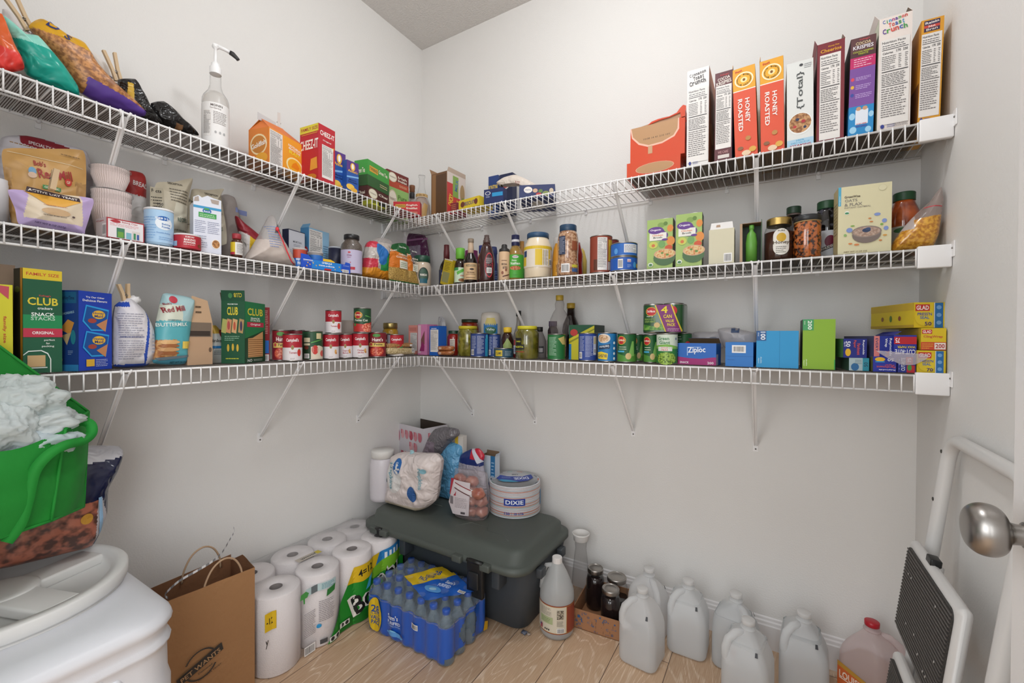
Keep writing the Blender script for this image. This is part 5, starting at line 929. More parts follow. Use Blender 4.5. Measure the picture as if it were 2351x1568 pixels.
carton('oatmeal_box', 'cream oatmeal box with a bowl of oats picture and blue flowers', 'box', g, '#d6cfaa', {'F': [('r', 0, .72, .055, 1, '#4fa8c8'), ('t', 'Organic', .028, .8, .02, .14, '#e4eef2', 90), ('t', 'GreenWise', .27, .845, .035, .3, '#4a3a30'), ('t', 'OATS', .245, .79, .042, .24, '#8a8478'), ('t', '& FLAX', .29, .73, .045, .34, '#8a8478'), ('t', 'INSTANT OATMEAL', .37, .685, .025, .5, '#a29a88'), ('e', .17, .61, .045, .028, '#e4e6de'), ('e', .17, .605, .04, .015, '#3f8a5c'), ('e', .83, .93, .075, .045, '#c9c29e'), ('e', .83, .93, .068, .04, '#d8d2b0'),
    ('e', .74, .55, .06, .022, '#7f93c8'), ('e', .87, .45, .045, .03, '#7f93c8'), ('e', .9, .34, .045, .03, '#7f93c8'), ('e', .22, .35, .06, .035, '#7f93c8'), ('e', .14, .28, .03, .02, '#8ab06a'), ('e', .28, .41, .04, .01, '#7aa84a'), ('e', .82, .4, .03, .015, '#7aa84a'), ('e', .6, .5, .03, .01, '#c8824a'), ('e', .63, .45, .035, .01, '#c8824a'), ('e', .88, .24, .04, .012, '#d09a4a'), ('e', .24, .15, .04, .012, '#d0824a'), ('e', .36, .13, .05, .014, '#d0824a'), ('e', .8, .17, .03, .012, '#c8824a'),
    ('e', .54, .27, .27, .125, '#776a64'), ('e', .54, .31, .28, .085, '#8a7c74'), ('e', .54, .31, .255, .07, mat('#b8a090', .6, 'speck', c2='#9a7f70', s=160)), ('e', .54, .33, .08, .03, '#2c3c5c'), ('e', .57, .35, .05, .02, '#3a4c70'), ('t', 'NET WT 11.29 OZ', .34, .03, .022, .44, '#8a7a5a')], 'L': [('r', 0, 0, 1, 1, '#bfae7c'), ('l', .1, .3, .9, .8, 10, '#7a6a44')]})
vessel('sauce_jar', 'wide jar of orange peach halves with a green lid', 'jar', geo_round('B2', 2036, 2112, 443, .14), [(.9, 0), (1, .04), (1, .5), (.98, .68), (.7, .82), (.68, .86)], mat('#8e3a14', .1, 'speck', c2='#c05a22', s=28, coat=1), screwlid(.7, .86, .99, mat('#1d4a2a', .4))+[('label', .03, .45, 1.01, '#b9b4a8', [('p', [(.3, .3), (.8, .75), (.8, .55), (.3, .1)], '#2a2422'), ('t', 'ORGANIC', .56, .45, .12, .24, '#d8d4cc', 26), ('e', .5, .85, .2, .1, '#3a6a3a'), ('e', .55, .1, .04, .05, '#b82a34')], .5)])
obag('cashew_bag', 'clear zip bag of golden roasted corn nuts leaning into the right wall', 'bag', 'B2', .235, [(2044, 585), (2050, 556), (2075, 522), (2105, 490), (2136, 462), (2160, 430), (2164, 460), (2160, 500), (2154, 540), (2140, 568), (2100, 586)], .07, lambda u, v, f: mat('#b5741c', .3, 'speck', c2='#e0a83c', s=120, coat=.8) if v < .44+.1*u and not (u < .42 and v > .33) else (mat('#c9bdba', .25, 'film', a=.75, bump=20) if u < .45 else mat('#b9a59e', .2, 'film', a=.38, bump=30)), [('r', .62, .66, .95, .675, '#c8404a')], seed=36, nz=.005)
# ================================================================== LOWEST SHELF, LEFT WALL
g = geo_front('L3', -40, 30, 653, .262, .06)
carton('cracker_box', 'yellow box with vertical red family size lettering at the left edge of the view', 'box', g, '#d6d02c', {'F': [('p', [(.1, 1), (.88, .98), (.86, .84), (.3, .98)], '#c04a5a'), ('t', 'family size', .72, .5, .14, .3, '#c2502a', -90)], 'R': [('r', 0, 0, 1, 1, '#7a6a2c')]})
carton('cardboard_box', 'plain brown cardboard box behind the yellow cracker box', 'box', geo_front('L3', -30, 36, 607, .185, .1), '#8f7864', {})
g = geo_corner('L3', 33, 53, 143, 615, .258, 8, 'LF', dmax=.05); CG = '#1c5c40'
carton('cracker_box', 'tall dark green cracker box with a yellow family size band', 'box', g, CG, {'F': [('r', 0, .9, 1, 1, '#d9bf2c'), ('t', 'FAMILY SIZE', .5, .95, .03, .84, '#c2502f'), ('r', 0, .42, 1, .9, '#17573a'), ('r', 0, .43, 1, .56, '#1b8a52'), ('t', "Kellogg's", .55, .745, .02, .3, '#c03a44'), ('t', 'CLUB', .5, .69, .075, .78, '#dcc93a'), ('t', 'crackers', .55, .625, .025, .38, '#e8ece8'), ('t', 'SNACK', .5, .565, .035, .6, '#eef2ee'), ('t', 'STACKS', .5, .525, .035, .62, '#b9d8c4'), ('r', 0, .345, 1, .43, '#c0344c'), ('t', 'ORIGINAL', .5, .387, .028, .56, '#f4f0f0'),
    ('t', 'perfect', .66, .315, .022, .28, '#e4ece4'), ('t', 'for', .62, .285, .02, .1, '#e4ece4'), ('t', 'packing', .62, .255, .022, .32, '#e4ece4'), ('r', .1, .06, .55, .17, '#c9a878'), ('p', [(.0, .18), (.12, .215), (.45, .22), (.62, .19), (.7, .13), (.7, 0), (.67, 0), (.67, .13), (.6, .18), (.44, .21), (.13, .205), (0, .17)], '#dfe8e2'), ('r', 0, .045, .6, .055, '#dfe8e2')], 'L': [('r', 0, 0, 1, 1, '#2b2a1c'), ('r', .75, 0, 1, 1, '#c98f2a'), ('e', .4, .8, .3, .03, '#5f6a2a')]})
g = geo_corner('L3', 133, 181, 257, 667, .262, 32, 'LF')
HM = [('p', [(.1, .62), (.2, .83), (.9, .78), (.8, .5), (.35, .5)], '#2aa0e4'), ('p', [(.14, .63), (.23, .81), (.87, .76), (.78, .52), (.36, .52)], '#12509c'), ('e', .58, .71, .2, .055, '#e9b93a'), ('t', 'Honey', .58, .725, .034, .32, '#203a7a'), ('t', 'Maid', .58, .69, .034, .26, '#203a7a'), ('e', .38, .63, .13, .03, '#a8483c'), ('p', [(.5, .58), (.85, .66), (.78, .49)], '#c98a5c')]
HM2 = [tuple([x[0]] + [([(u, v-.33) for u, v in x[1]] if isinstance(x[1], list) else x[1])] + list(x[2:])) if x[0] == 'p' else ((x[0], x[1], x[2]-.33)+tuple(x[3:]) if x[0] == 'e' else (x[0], x[1], x[2], x[3]-.33)+tuple(x[4:])) for x in HM]
carton('cracker_box', 'bright blue graham cracker box turned with its corner to the front', 'box', g, '#1c3fae', {'F': [('t', 'Try Our Other', .48, .925, .028, .56, '#eef0f6'), ('t', 'Delicious Flavors:', .48, .885, .028, .74, '#eef0f6')]+HM+HM2+[('r', .2, .05, .44, .14, '#e0b23a'), ('l', .48, .04, .86, .14, 5, '#c9d4f0')],
    'L': [('r', 0, 0, 1, 1, '#153a78'), ('r', .05, .84, .9, .98, '#1b5a80'), ('t', 'sHoNeyTime', .45, .9, .06, .7, '#0f2c50'), ('t', "S'MOREABLE", .5, .72, .03, .6, '#8fb4c4', 12), ('p', [(.1, .52), (.5, .64), (.8, .6), (.6, .45)], '#c88a3c'), ('p', [(.2, .44), (.66, .48), (.45, .32)], '#b9a074'), ('e', .75, .42, .12, .09, '#1f7a8a'), ('e', .18, .14, .06, .03, '#b9a53a'), ('l', .5, .2, .75, .26, 3, '#8fa8c8'), ('r', 0, 0, 1, .08, '#2a7ab0')]})
def pk(e, w, h):
    b = MB(); b.sphere((.0, -.004, h*.97), .015, .010, .012, mat('#e0dede', .4), 8, .4); b.build('twisted_top', e)
obag('flour_bag', 'white bag with blue stripes twisted shut at its top', 'bag', 'L3', .20, [(266, 700), (280, 690), (292, 684), (304, 690), (330, 715), (350, 760), (353, 810), (346, 832), (330, 842), (262, 842), (258, 790), (260, 730)], .10, lambda u, v, f: mat('#2a4fb0', .4) if (abs(u-.70+.04*sin(v*6)) < .035 and v < .86) or (v < .05) or (u < .3 and .86 < v < .93) else mat('#d6d3d8', .42, 'foil', s=14), [('l', .06, .42, .6, .78, 11, '#9a9aa8'), ('t', 'SHRIMP AND GRITS WITH BACON', .33, .44, .02, .5, '#3a4a8a'), ('l', .06, .12, .6, .4, 9, '#9a9aa8'), ('l', .8, .2, .95, .5, 6, '#a8b4cc')], seed=41, parts=pk, nz=.004)
clothespin(at(290, 688, 0, .205), (R(10), 0, R(10)), 'wooden clothespin holding the twisted white flour bag', L=.055, spread=.009)
PANC = mat('#a8683a', .5, 'speck', c2='#d9a870', s=70)
def bm_(u, v, f):
    if v > .62 and u > .08: return mat('#a3c4c8', .4) if (v > .84 or u > .62) else mat('#cfd4c4', .4)
    if v < .36 and u < .48 and v > .1: return PANC
    if v < .12: return mat('#4d93a8', .4)
    return mat('#58aab4', .4)
obag('pancake_mix_bag', 'teal buttermilk pancake mix bag with a stack of pancakes picture', 'bag', 'L3', .215, [(374, 676), (400, 676), (445, 688), (438, 740), (430, 800), (424, 836), (352, 834), (352, 790), (360, 730)], .06, bm_, [('e', .42, .91, .1, .05, '#b8283c'), ('t', "Bob's", .28, .85, .03, .16, '#8f2430', 8), ('t', 'Red Mill', .42, .78, .075, .5, '#8f2430', 10), ('t', 'BUTTERMILK', .40, .57, .05, .66, '#dfe9e4', 3), ('t', 'HOMESTYLE', .42, .63, .018, .3, '#2f6a74'), ('e', .3, .33, .24, .03, '#d9ac74'), ('e', .3, .28, .23, .025, '#a0643a'), ('e', .3, .23, .24, .028, '#c99a68'), ('e', .3, .18, .23, .025, '#9a6038'), ('r', .6, .24, .9, .34, '#e0c45a'), ('p', [(0, .12), (.8, .15), (.8, .12), (.1, .08)], '#6a7a84'), ('t', 'NET WT 24 OZ', .55, .05, .03, .4, '#20505c')], seed=42, nz=.002)
KR = '#b9987a'
g = geo_corner('L3', 427, 430, 488, 740, .225, 6, 'LF', dmax=.05)
def peak(e, w, d, h):
    b = MB(); H = h*.62
    b.add([(-w/2, -d/2, h), (w/2, -d/2, h), (w*.32, 0, h+H*.85), (-w*.3, 0, h+H), (w/2, d/2, h), (-w/2, d/2, h)], [(0, 1, 2, 3), (4, 5, 3, 2), (1, 4, 2), (5, 0, 3)], '#c0a080')
    art(b, [('l', .2, .3, .6, .7, 2, '#5a4634')], w*.6, H, lambda a, c, o: (-w*.3+a, -d/2*(1-c/H)-.001-o, h+c)); b.build('folded_top', e)
carton('paper_bag', 'small brown kraft paper bag with a clear window', 'bag', g, KR, {'F': [('r', .05, .66, .95, 1.0, '#77685a'), ('r', .1, .68, .9, .8, '#3a302a'), ('e', .9, .35, .06, .06, '#6a5442')], 'L': [('r', 0, 0, 1, 1, '#9c7f66')]}, extra=peak)
obag('organic_pouch', 'small white and yellow organic pouch between the kraft bag and green cracker box', 'pouch', 'L3', .16, [(478, 742), (496, 748), (512, 770), (514, 830), (474, 830)], .04, lambda u, v, f: mat('#d6b04a', .4) if v > .72 and v < .92 else mat('#c9ccc8', .4), [('e', .75, .72, .16, .1, '#8a2a34'), ('t', 'einkorn', .5, .55, .08, .8, '#4a4a44'), ('r', .2, .36, .95, .42, '#2a7ab8'), ('l', .3, .2, .9, .32, 3, '#6a7078')], seed=43, nz=.002)
def clubtop(e, w, d, h):
    b = MB(); t = .001
    b.add([(-w/2, -d/2, h), (-w/2, d/2, h), (-w*.52, d/2, h*1.17), (-w*.52, -d/2, h*1.17), (-w/2+t, -d/2, h), (-w/2+t, d/2, h), (-w*.52+t, d/2, h*1.17), (-w*.52+t, -d/2, h*1.17)], [(0, 1, 2, 3), (7, 6, 5, 4), (3, 2, 6, 7), (0, 3, 7, 4)], '#164a30')
    art(b, [('t', 'CLUB', .72, .55, .4, .34, '#c9b83a', 180), ('e', .4, .5, .09, .25, '#3c7a4a')], d, h*.17, lambda a, c, o: (-w/2-o-.001-.02*w*c/(h*.17), d/2-a, h+c)); b.build('flap', e)
    b = MB(); b.add([(-w/2, d/2-.002, h), (w/2, d/2-.002, h), (w*.52, d/2+.01, h*1.14), (-w*.4, d/2+.01, h*1.14), (-w/2, d/2, h), (w/2, d/2, h), (w*.52, d/2+.012, h*1.14), (-w*.4, d/2+.012, h*1.14)], [(0, 1, 2, 3), (7, 6, 5, 4), (3, 2, 6, 7), (1, 5, 6, 2)], '#7d6048'); b.build('flap', e)
g = geo_corner('L3', 508, 562, 608, 692, .262, 36, 'LF')
carton('cracker_box', 'opened green cracker box with flaps up and a stack of crackers picture', 'box', g, '#174f32', {'L': [('t', 'CLUB', .48, .84, .13, .46, '#d9c83a'), ('t', 'WELCOME YOUR', .48, .95, .022, .44, '#dfe8e0')]+[('p', [(x, .5), (x+.06, .72), (x+.26, .70), (x+.2, .48)], c) for x, c in ((-.0, '#a8a860'), (.2, '#c08a60'), (.44, '#c8a070'), (.72, '#a88a5a'))]+[('e', .32, .61, .06, .07, '#a84a44'), ('e', .57, .6, .05, .07, '#b8543c'), ('e', .85, .6, .05, .08, '#3a2c50'), ('l', .15, .36, .8, .45, 3, '#8fb89c'), ('e', .3, .25, .05, .06, '#c8a83a'), ('e', .5, .26, .05, .06, '#c8a83a'), ('e', .7, .25, .05, .06, '#c8a83a'), ('l', .2, .06, .8, .1, 1, '#c9c83a')],
    'F': [('r', 0, 0, 1, 1, '#1b7a48'), ('t', 'CLUB', .5, .84, .12, .76, '#e2d23c'), ('t', 'SNACK', .5, .735, .03, .46, '#f0f4f0'), ('t', 'STACKS', .5, .70, .03, .48, '#f0f4f0'), ('r', .1, .59, .92, .67, '#c0304a'), ('t', 'Original', .5, .63, .04, .48, '#f6f0f2'), ('p', [(0, 0), (1, 0), (1, .55), (0, .40)], '#0f4429'), ('p', [(.14, .09), (.88, .09), (.88, .52), (.36, .41), (.14, .40)], '#cf9f6a')]+[('r', .15, .105+.034*i, .87, .112+.034*i, '#7d4f2a') for i in range(9)]+[('t', 'NO', .22, .04, .045, .22, '#eef4ee'), ('l', .4, .02, .85, .06, 2, '#c9d8cc')]}, opened=[], inner='#6a4c34', extra=clubtop)
carton('cracker_box', 'narrow dark red box edge behind the opened green cracker box', 'box', geo_front('L3', 600, 619, 706, .17, .09), '#8a2a30', {'F': [('l', .2, .5, .8, .95, 14, '#c9b0a8'), ('r', .1, .14, .9, .38, '#2a6ab8'), ('bar', .2, .0, .9, .12)]})
CR = '#a81c2c'; WT = '#dcd6d8'
def camp(label, pl, pr, pt, f, kind='Tomato', z=None, rot=0, name="Campbell's", two='', group="red and white soup cans"):
    it = [('r', 0, 0, 1, .5, WT), ('t', name, .5+rot/180., .78, .17, .42, '#f0eaea', 0), ('e', .5+rot/180., .5, .05, .09, '#a88f5c'), ('e', .5+rot/180., .5, .038, .07, '#8a7444')]
    if kind: it += [('t', kind, .52+rot/180., .30, .08, .26, CR)]
    if two: it += [('t', two, .52+rot/180., .2, .07, .24, CR)]
    it += [('t', 'SOUP', .5+rot/180., .06, .05, .14, '#a89c9c')]
    if kind == 'Tomato': it += [('e', .73+rot/180., .3, .07, .15, '#c8352c'), ('e', .73+rot/180., .43, .03, .02, '#3f7a34')]
    else: it += [('e', .7+rot/180., .28, .05, .1, '#d9a45c'), ('e', .73+rot/180., .22, .03, .05, '#b8763c')]
    return can('soup_can', label, 'can', geo_round('L3', pl, pr, pt, f, z=z), CR, it, group=None)
camp('red and white tomato soup can standing in front of the maroon tomato cans', 649, 694, 767, .245)
def hunts(label, pl, pr, pt, f):
    return can('tomato_can', label, 'can', geo_round('L3', pl, pr, pt, f), '#7f1c26', [('e', .48, .9, .14, .07, '#4a8a3c'), ('t', "Hunt's", .52, .72, .15, .40, '#f2ece8'), ('r', .18, .42, .82, .58, '#d6b860'), ('t', 'Petite', .55, .52, .09, .3, '#3a3020'), ('e', .28, .52, .07, .09, '#c8b060'), ('e', .28, .52, .05, .06, '#b8403c'), ('e', .5, .22, .26, .2, '#b8382c'), ('e', .5, .22, .22, .17, mat('#b0301f', .4, 'speck', c2='#e08a68', s=150))])
hunts('maroon diced tomato can half hidden by the first tomato soup can', 625, 665, 758, .19)
hunts('maroon diced tomato can right of the chicken soup can', 845, 886, 763, .245)
can('tomato_can', 'plain dark red can behind the first tomato soup can', 'can', geo_round('L3', 664, 700, 758, .115), '#7a1f2a')
can('vegetable_can', 'green and cream can with a tomato picture, second from the left of the soup cans', 'can', geo_round('L3', 694, 741, 760, .225), '#1f4a2c', [('r', .2, .1, .42, .95, '#16371f'), ('r', .2, .62, .42, .78, '#c9c0a0'), ('r', .2, .5, .42, .58, '#c9c0a0'), ('e', .3, .42, .08, .07, '#6a2f22'), ('bar', .22, .03, .4, .2), ('p', [(.45, 0), (1, 0), (1, .4), (.7, .5), (.45, .45)], '#d4c8b4'), ('e', .58, .34, .1, .17, '#c03a34'), ('e', .86, .2, .1, .12, '#c84a3c'), ('r', .62, .74, .8, .95, '#cdbf94'), ('p', [(.45, .62), (.95, .78), (.95, .75), (.45, .58)], '#5aa04a'), ('e', .98, .74, .07, .13, '#b02834')])
_, Pc, hc = camp('shrink-wrapped red and white soup can under the stacked tomato soup can', 741, 778, 767, .235, kind='')
camp('red and white tomato soup can stacked on top of another', 747, 784, 713, .235, z=Pc.z+hc+.0015)
camp('red and white mushroom soup can between the wrapped one and the chicken soup', 776, 809, 767, .215, 'Cream of', two='Mushroom')
_, Pd, hd = camp('red and white chicken with rice soup can beside the maroon tomato can', 808, 846, 765, .24, 'Chicken', two='with Rice')
can('vegetable_can', 'green and red petite cut tomato can stacked on the chicken soup can', 'can', geo_round('L3', 812, 852, 708, .24, z=Pd.z+hd+.0015), '#1f4a2c', [('e', .33, .72, .17, .16, '#d6b03a'), ('e', .33, .72, .15, .14, '#b02834'), ('t', 'Del Monte', .33, .73, .06, .26, '#f2e8e0'), ('p', [(.6, .72), (.95, .62), (.95, .6), (.6, .68)], '#5aa04a'), ('t', 'Petite Cut', .45, .5, .1, .5, '#e8e8dc'), ('p', [(0, 0), (1, 0), (1, .46), (.55, .32), (0, .38)], '#b8302c'), ('e', .7, .18, .22, .2, mat('#c0402c', .4, 'speck', c2='#e89a80', s=150)), ('e', .2, .3, .06, .06, '#3f8a3c')])
vessel('pasta_jar', 'pale jar behind the stacked soup cans', 'jar', geo_round('L3', 783, 813, 736, .10), [(1, 0), (1, .85), (.9, .9), (.9, 1), (0, 1)], '#b9aba2', [('label', .5, .62, 1.01, '#c8702c', [], .5)])
vessel('pickle_jar', 'jar of yellow pepper rings with a gold lid behind the tomato cans', 'jar', geo_round('L3', 878, 914, 742, .12), [(.9, 0), (1, .04), (1, .75), (.85, .82)], mat('#a87f1e', .15, 'gloss'), [('cap', [(.88, .82), (.92, .83), (.92, .98), (.88, 1), (0, 1)], mat('#a89560', .35, 'metal')), ('label', .2, .55, 1.01, '#c8a02a', [('e', .5, .5, .2, .4, '#8a2a28')], .5)])
can('soup_can', 'red and white soup can at the right end, above the flat cracker packs', 'can', geo_round('L3', 888, 927, 768, .235), '#b01f2c', [('t', "Campbell's", .55, .78, .15, .4, '#f0eaea'), ('r', .1, 0, .3, 1, '#a8a4b0'), ('p', [(.3, .5), (.6, .38), (.95, .52), (.95, .45), (.6, .30), (.3, .42)], '#3f8a4a'), ('r', .3, 0, .95, .34, '#dcd6d4')])
can('tomato_can', 'maroon can squeezed between the tomato can and the end soup can', 'can', geo_round('L3', 868, 896, 766, .185), '#8a2028', [('t', 'TOMATO', .6, .7, .12, .4, '#e8dcd8')])
def packs(label, pts, f, sd, c1, c2): obag('cracker_pack', label, 'packet', 'L3', f, pts, .05, lambda u, v, f_: mat(c1, .3, 'speck', c2=c2, s=180), [('bar', .78, .15, .97, .8)], seed=sd, nz=.003, z0=SH[('L', 3)]+(0 if sd == 45 else .022), group='flat cracker packs')
packs('cream wrapped flat cracker pack, lower of the two in the shelf corner', [(888, 799), (915, 797), (948, 800), (950, 812), (918, 815), (888, 813)], .255, 45, '#a08a5c', '#c9b890')
packs('brown wrapped flat cracker pack lying on the cream one', [(887, 789), (915, 788), (944, 787), (944, 797), (916, 798), (887, 799)], .25, 46, '#8a6038', '#b98a58')
# ================================================================== LOWEST SHELF, BACK WALL
PK = '#d98f84'
carton('dessert_box', 'salmon pink box with a nutrition panel in the shelf corner', 'box', geo_corner('B3', 928, 938, 958, 747, .215, 10, 'LF', dmax=.08), PK, {'F': [('nf', .2, .12, .98, .74), ('r', .1, .8, .9, .92, '#c87a70')], 'L': [('r', 0, 0, 1, 1, '#b8706a')]})
carton('dessert_box', 'pink box with a white edge and a dark window', 'box', geo_front('B3', 959, 980, 745, .235, .08), '#cf7fae', {'F': [('r', .02, .05, .35, .97, '#d9b9c4'), ('p', [(.36, .5), (.75, .8), (.75, .35), (.36, .2)], '#7a4a4c'), ('p', [(.2, .12), (.5, .45), (.75, .3), (.72, .12)], '#8f2a64')]})
carton('pudding_box', 'slim bright blue box with a white nutrition panel', 'box', geo_corner('B3', 985, 986, 1008, 749, .262, -4, 'LF', dmax=.05), '#1c5cb4', {'F': [('r', .1, .12, .92, .88, '#d6d8dc'), ('nf', .12, .13, .9, .86), ('l', .2, .88, .8, .96, 1, '#dfe6f4')]})
obag('snack_pouch', 'grey and navy pouch with a yellow spot behind the slim blue box', 'pouch', 'B3', .12, [(1007, 728), (1020, 731), (1024, 760), (1020, 812), (1004, 812), (1006, 760)], .03, lambda u, v, f: mat('#b9b8ba', .35, 'foil') if v > .75 else (mat('#d6c03a', .35) if abs(v-.62) < .06 and u < .4 else mat('#2a3a6a', .35, 'foil')), seed=47, nz=.002)
vessel('olive_jar', 'dark olive jar between the pink and slim blue boxes', 'jar', geo_round('B3', 975, 992, 750, .13), [(1, 0), (1, .8), (.9, .85), (.9, 1), (0, 1)], '#4a4a30', [('label', .2, .5, 1.02, '#2a2f4a', [], .5)])
for y0, y1, sd, lb in ((806, 816, 48, 'brown wrapped cookie pack in front of the red sauce jar, lower one'), (795, 806, 49, 'brown wrapped cookie pack lying on top of another by the red sauce jar')):
    obag('cookie_pack', lb, 'packet', 'B3', .26, [(1008, y0), (1022, y0-1), (1040, y0), (1042, (y0+y1)/2), (1036, y1), (1010, y1), (1007, (y0+y1)/2)], .05, K(mat('#8a4a28', .3, 'speck', c2='#b87a4a', s=200)), [('r', .2, .3, .4, .7, '#c9b0a0')], seed=sd, nz=.002, z0=SH[('B', 3)]+(.0 if sd == 48 else .024), group='brown cookie packs')
REDS = mat('#8a1d16', .12, 'gloss')
vessel('sauce_jar', 'red pasta sauce jar with a green lid left of the pickle jar', 'jar', geo_round('B3', 1027, 1056, 759, .19), [(.92, 0), (1, .04), (1, .75), (.82, .86)], REDS, screwlid(.84, .87, .99, mat('#1d3a28', .4))+[('label', .12, .72, 1.01, None, [('r', .3, .1, .55, .9, '#c9c0b4'), ('l', .32, .15, .53, .85, 7, '#4a3a34')], .5)])
PKM = mat('#5f5a18', .1, 'speck', c2='#8a8430', s=45, coat=1)
_, Pp, hp = vessel('pickle_jar', 'pickle chip jar with a yellow lid, left of the navy cans', 'jar', geo_round('B3', 1050, 1098, 749, .185), [(.92, 0), (1, .03), (1, .78), (.88, .87), (.84, .9)], PKM, [('cap', [(.86, .9), (.9, .905), (.9, .985), (.86, 1), (0, 1)], '#c9b92c')])
vessel('salsa_jar', 'red salsa jar with a dark green lid seen above the pickle chip jar', 'jar', geo_round('B3', 1057, 1099, 733, .085), [(.92, 0), (1, .03), (1, .75), (.9, .85), (.86, .9)], mat('#8f2c18', .12, 'gloss'), [('cap', [(.88, .9), (.9, .91), (.9, .99), (0, 1)], '#27331f'), ('label', .1, .6, 1.01, '#b8a890', [], .5)])
vessel('ranch_bottle', 'upside-down white ranch dressing bottle with a blue label', 'bottle', geo_round('B3', 1103, 1149, 717, .12), [(.5, 0), (.55, .1), (.8, .14), (.98, .3), (1, .7), (.96, .9), (.85, .98), (.5, 1), (0, 1)], mat('#cfc8be', .3), [('label', .1, .93, 1.01, None, [('p', [(.3, .72), (.38, .92), (.62, .92), (.7, .72)], '#d6c470'), ('r', .27, .28, .73, .76, '#2f7ab8'), ('e', .5, .58, .18, .1, '#2f6a4a'), ('t', 'Valley', .5, .6, .08, .26, '#e8f0e8'), ('t', 'Ranch', .5, .38, .14, .4, '#f2f4f6'), ('r', .27, .1, .73, .28, '#6aa03c')], .5)], sq=.7)
NV = '#27407c'
def nvcan(label, pl, pr, pt, f, side=1, name='food_can', col=NV, extra=[]):
    return can(name, label, 'can', geo_round('B3', pl, pr, pt, f), col, [('l', .18, .3, .38, .92, 12, '#c2c8dc'), ('l', .42, .12, .68, .92, 15, '#c2c8dc'), ('bar', .16, .06, .3, .3)]+extra)
nvcan('navy can with white nutrition text and a cyan strip, right of the pickle chips', 1080, 1121, 765, .245, extra=[('r', .72, .0, .9, .8, '#2f9ac0'), ('e', .81, .88, .07, .1, '#4ab0d4')])
nvcan('navy can with white nutrition text behind the small teal tuna can', 1121, 1149, 767, .205)
_ = can('tuna_can', 'small flat teal can with a yellow label on the lowest back shelf', 'can', geo_round('B3', 1134, 1178, 799, .262), '#22485c', [('r', .2, .15, .46, .85, '#c9b02c'), ('t', 'CLAMS', .33, .5, .3, .2, '#22343c'), ('l', .55, .2, .8, .8, 4, '#a9bcc4')])
vessel('honey_bottle', 'honey squeeze bottle with a yellow cap and green-grey label', 'bottle', geo_round('B3', 1149, 1181, 751, .215), [(.85, 0), (.95, .04), (.85, .3), (.95, .55), (.7, .75), (.5, .82)], mat('#2f160e', .12, 'gloss'), [('cap', [(.56, .82), (.6, .83), (.6, .98), (0, 1)], '#d9b42c'), ('label', .05, .65, .97, None, [('p', [(.32, .1), (.28, .6), (.5, .98), (.72, .6), (.68, .1)], '#8fa05c'), ('t', 'Honey', .5, .28, .14, .36, '#2f2a14')], .5)])
vessel('food_can', 'small can with a red band and blue lettering behind the jalapeno jar', 'can', geo_round('B3', 1165, 1197, 781, .16), [(1, 0), (1, .97), (.94, 1), (0, 1)], '#a82a34', [('label', .2, .7, 1.01, '#c9ccd4', [('t', 'APPLE BRA', .45, .5, .5, .5, '#2a4a9c')], .5)])
vessel('vinegar_bottle', 'slim clear bottle with a black cap behind the jalapeno jar', 'bottle', geo_round('B3', 1176, 1204, 714, .075), [(.9, 0), (1, .04), (1, .4), (.5, .62), (.34, .75), (.34, .88)], mat('#8f877c', .1, 'film', a=.5), [('cap', [(.38, .88), (.42, .89), (.42, 1), (0, 1)], '#1c1c1c'), ('label', .1, .38, 1.01, '#b9b0a4', [], .4)])
vessel('pickle_jar', 'big jar of jalapeno slices with a yellow lid and black label', 'jar', geo_round('B3', 1183, 1237, 749, .255), [(.92, 0), (1, .03), (1, .78), (.86, .87), (.8, .9)], mat('#4f4a12', .1, 'speck', c2='#6f6a24', s=30, coat=1), [('cap', [(.82, .9), (.84, .905), (.84, .985), (.8, 1), (0, 1)], '#c9c02c'), ('label', .18, .72, 1.01, None, [('r', .12, .35, .34, .85, '#1c1c1a'), ('r', .12, .2, .42, .48, '#1c1c1a'), ('t', 'MEZETTA', .27, .35, .1, .26, '#c8c83a'), ('t', 'TAMED', .23, .65, .08, .18, '#c8c83a'), ('r', .12, .06, .42, .09, '#b8282c')], .5)])
vessel('vinegar_jug', 'grey-white jug with a black cap right of the jalapeno jar', 'jug', geo_round('B3', 1222, 1254, 751, .17), [(.9, 0), (1, .04), (1, .55), (.7, .72), (.42, .86)], mat('#a8a2a0', .3, 'milk', a=.85), [('cap', [(.44, .85), (.5, .86), (.5, 1), (0, 1)], '#1a1a1a'), ('label', .1, .42, 1.01, None, [('r', .4, .2, .7, .9, '#3a3a3c'), ('r', .44, .3, .66, .7, '#b9b4b4')], .5)])
vessel('juice_bottle', 'dark bottle with a purple cap behind the green can', 'bottle', geo_round('B3', 1257, 1281, 738, .10), [(1, 0), (1, .75), (.7, .85)], '#2a1820', [('cap', [(.72, .85), (.8, .86), (.8, 1), (0, 1)], '#3c2450'), ('label', .1, .5, 1.02, '#8a3040', [], .5)])
SYB = mat('#170d0b', .1, 'gloss')
vessel('syrup_bottle', 'nearly empty clear rounded syrup bottle with a yellow cap', 'bottle', geo_round('B3', 1262, 1306, 678, .17), [(.85, 0), (.95, .05), (.8, .25), (.86, .4), (1, .52), (.98, .62), (.7, .72), (.44, .78), (.5, .86), (.38, .92)], mat('#8f8683', .08, 'film', a=.22), [('contents', [(.8, .01), (.9, .05), (.75, .25), (.8, .36), (0, .36)], SYB), ('cap', [(.38, .915), (.4, .92), (.4, .995), (0, 1)], '#b0922f'), ('label', .1, .34, .93, None, [('r', .3, .4, .75, .9, '#c9a83c'), ('t', 'SYRUP', .52, .7, .2, .36, '#2a1a14')], .5)])
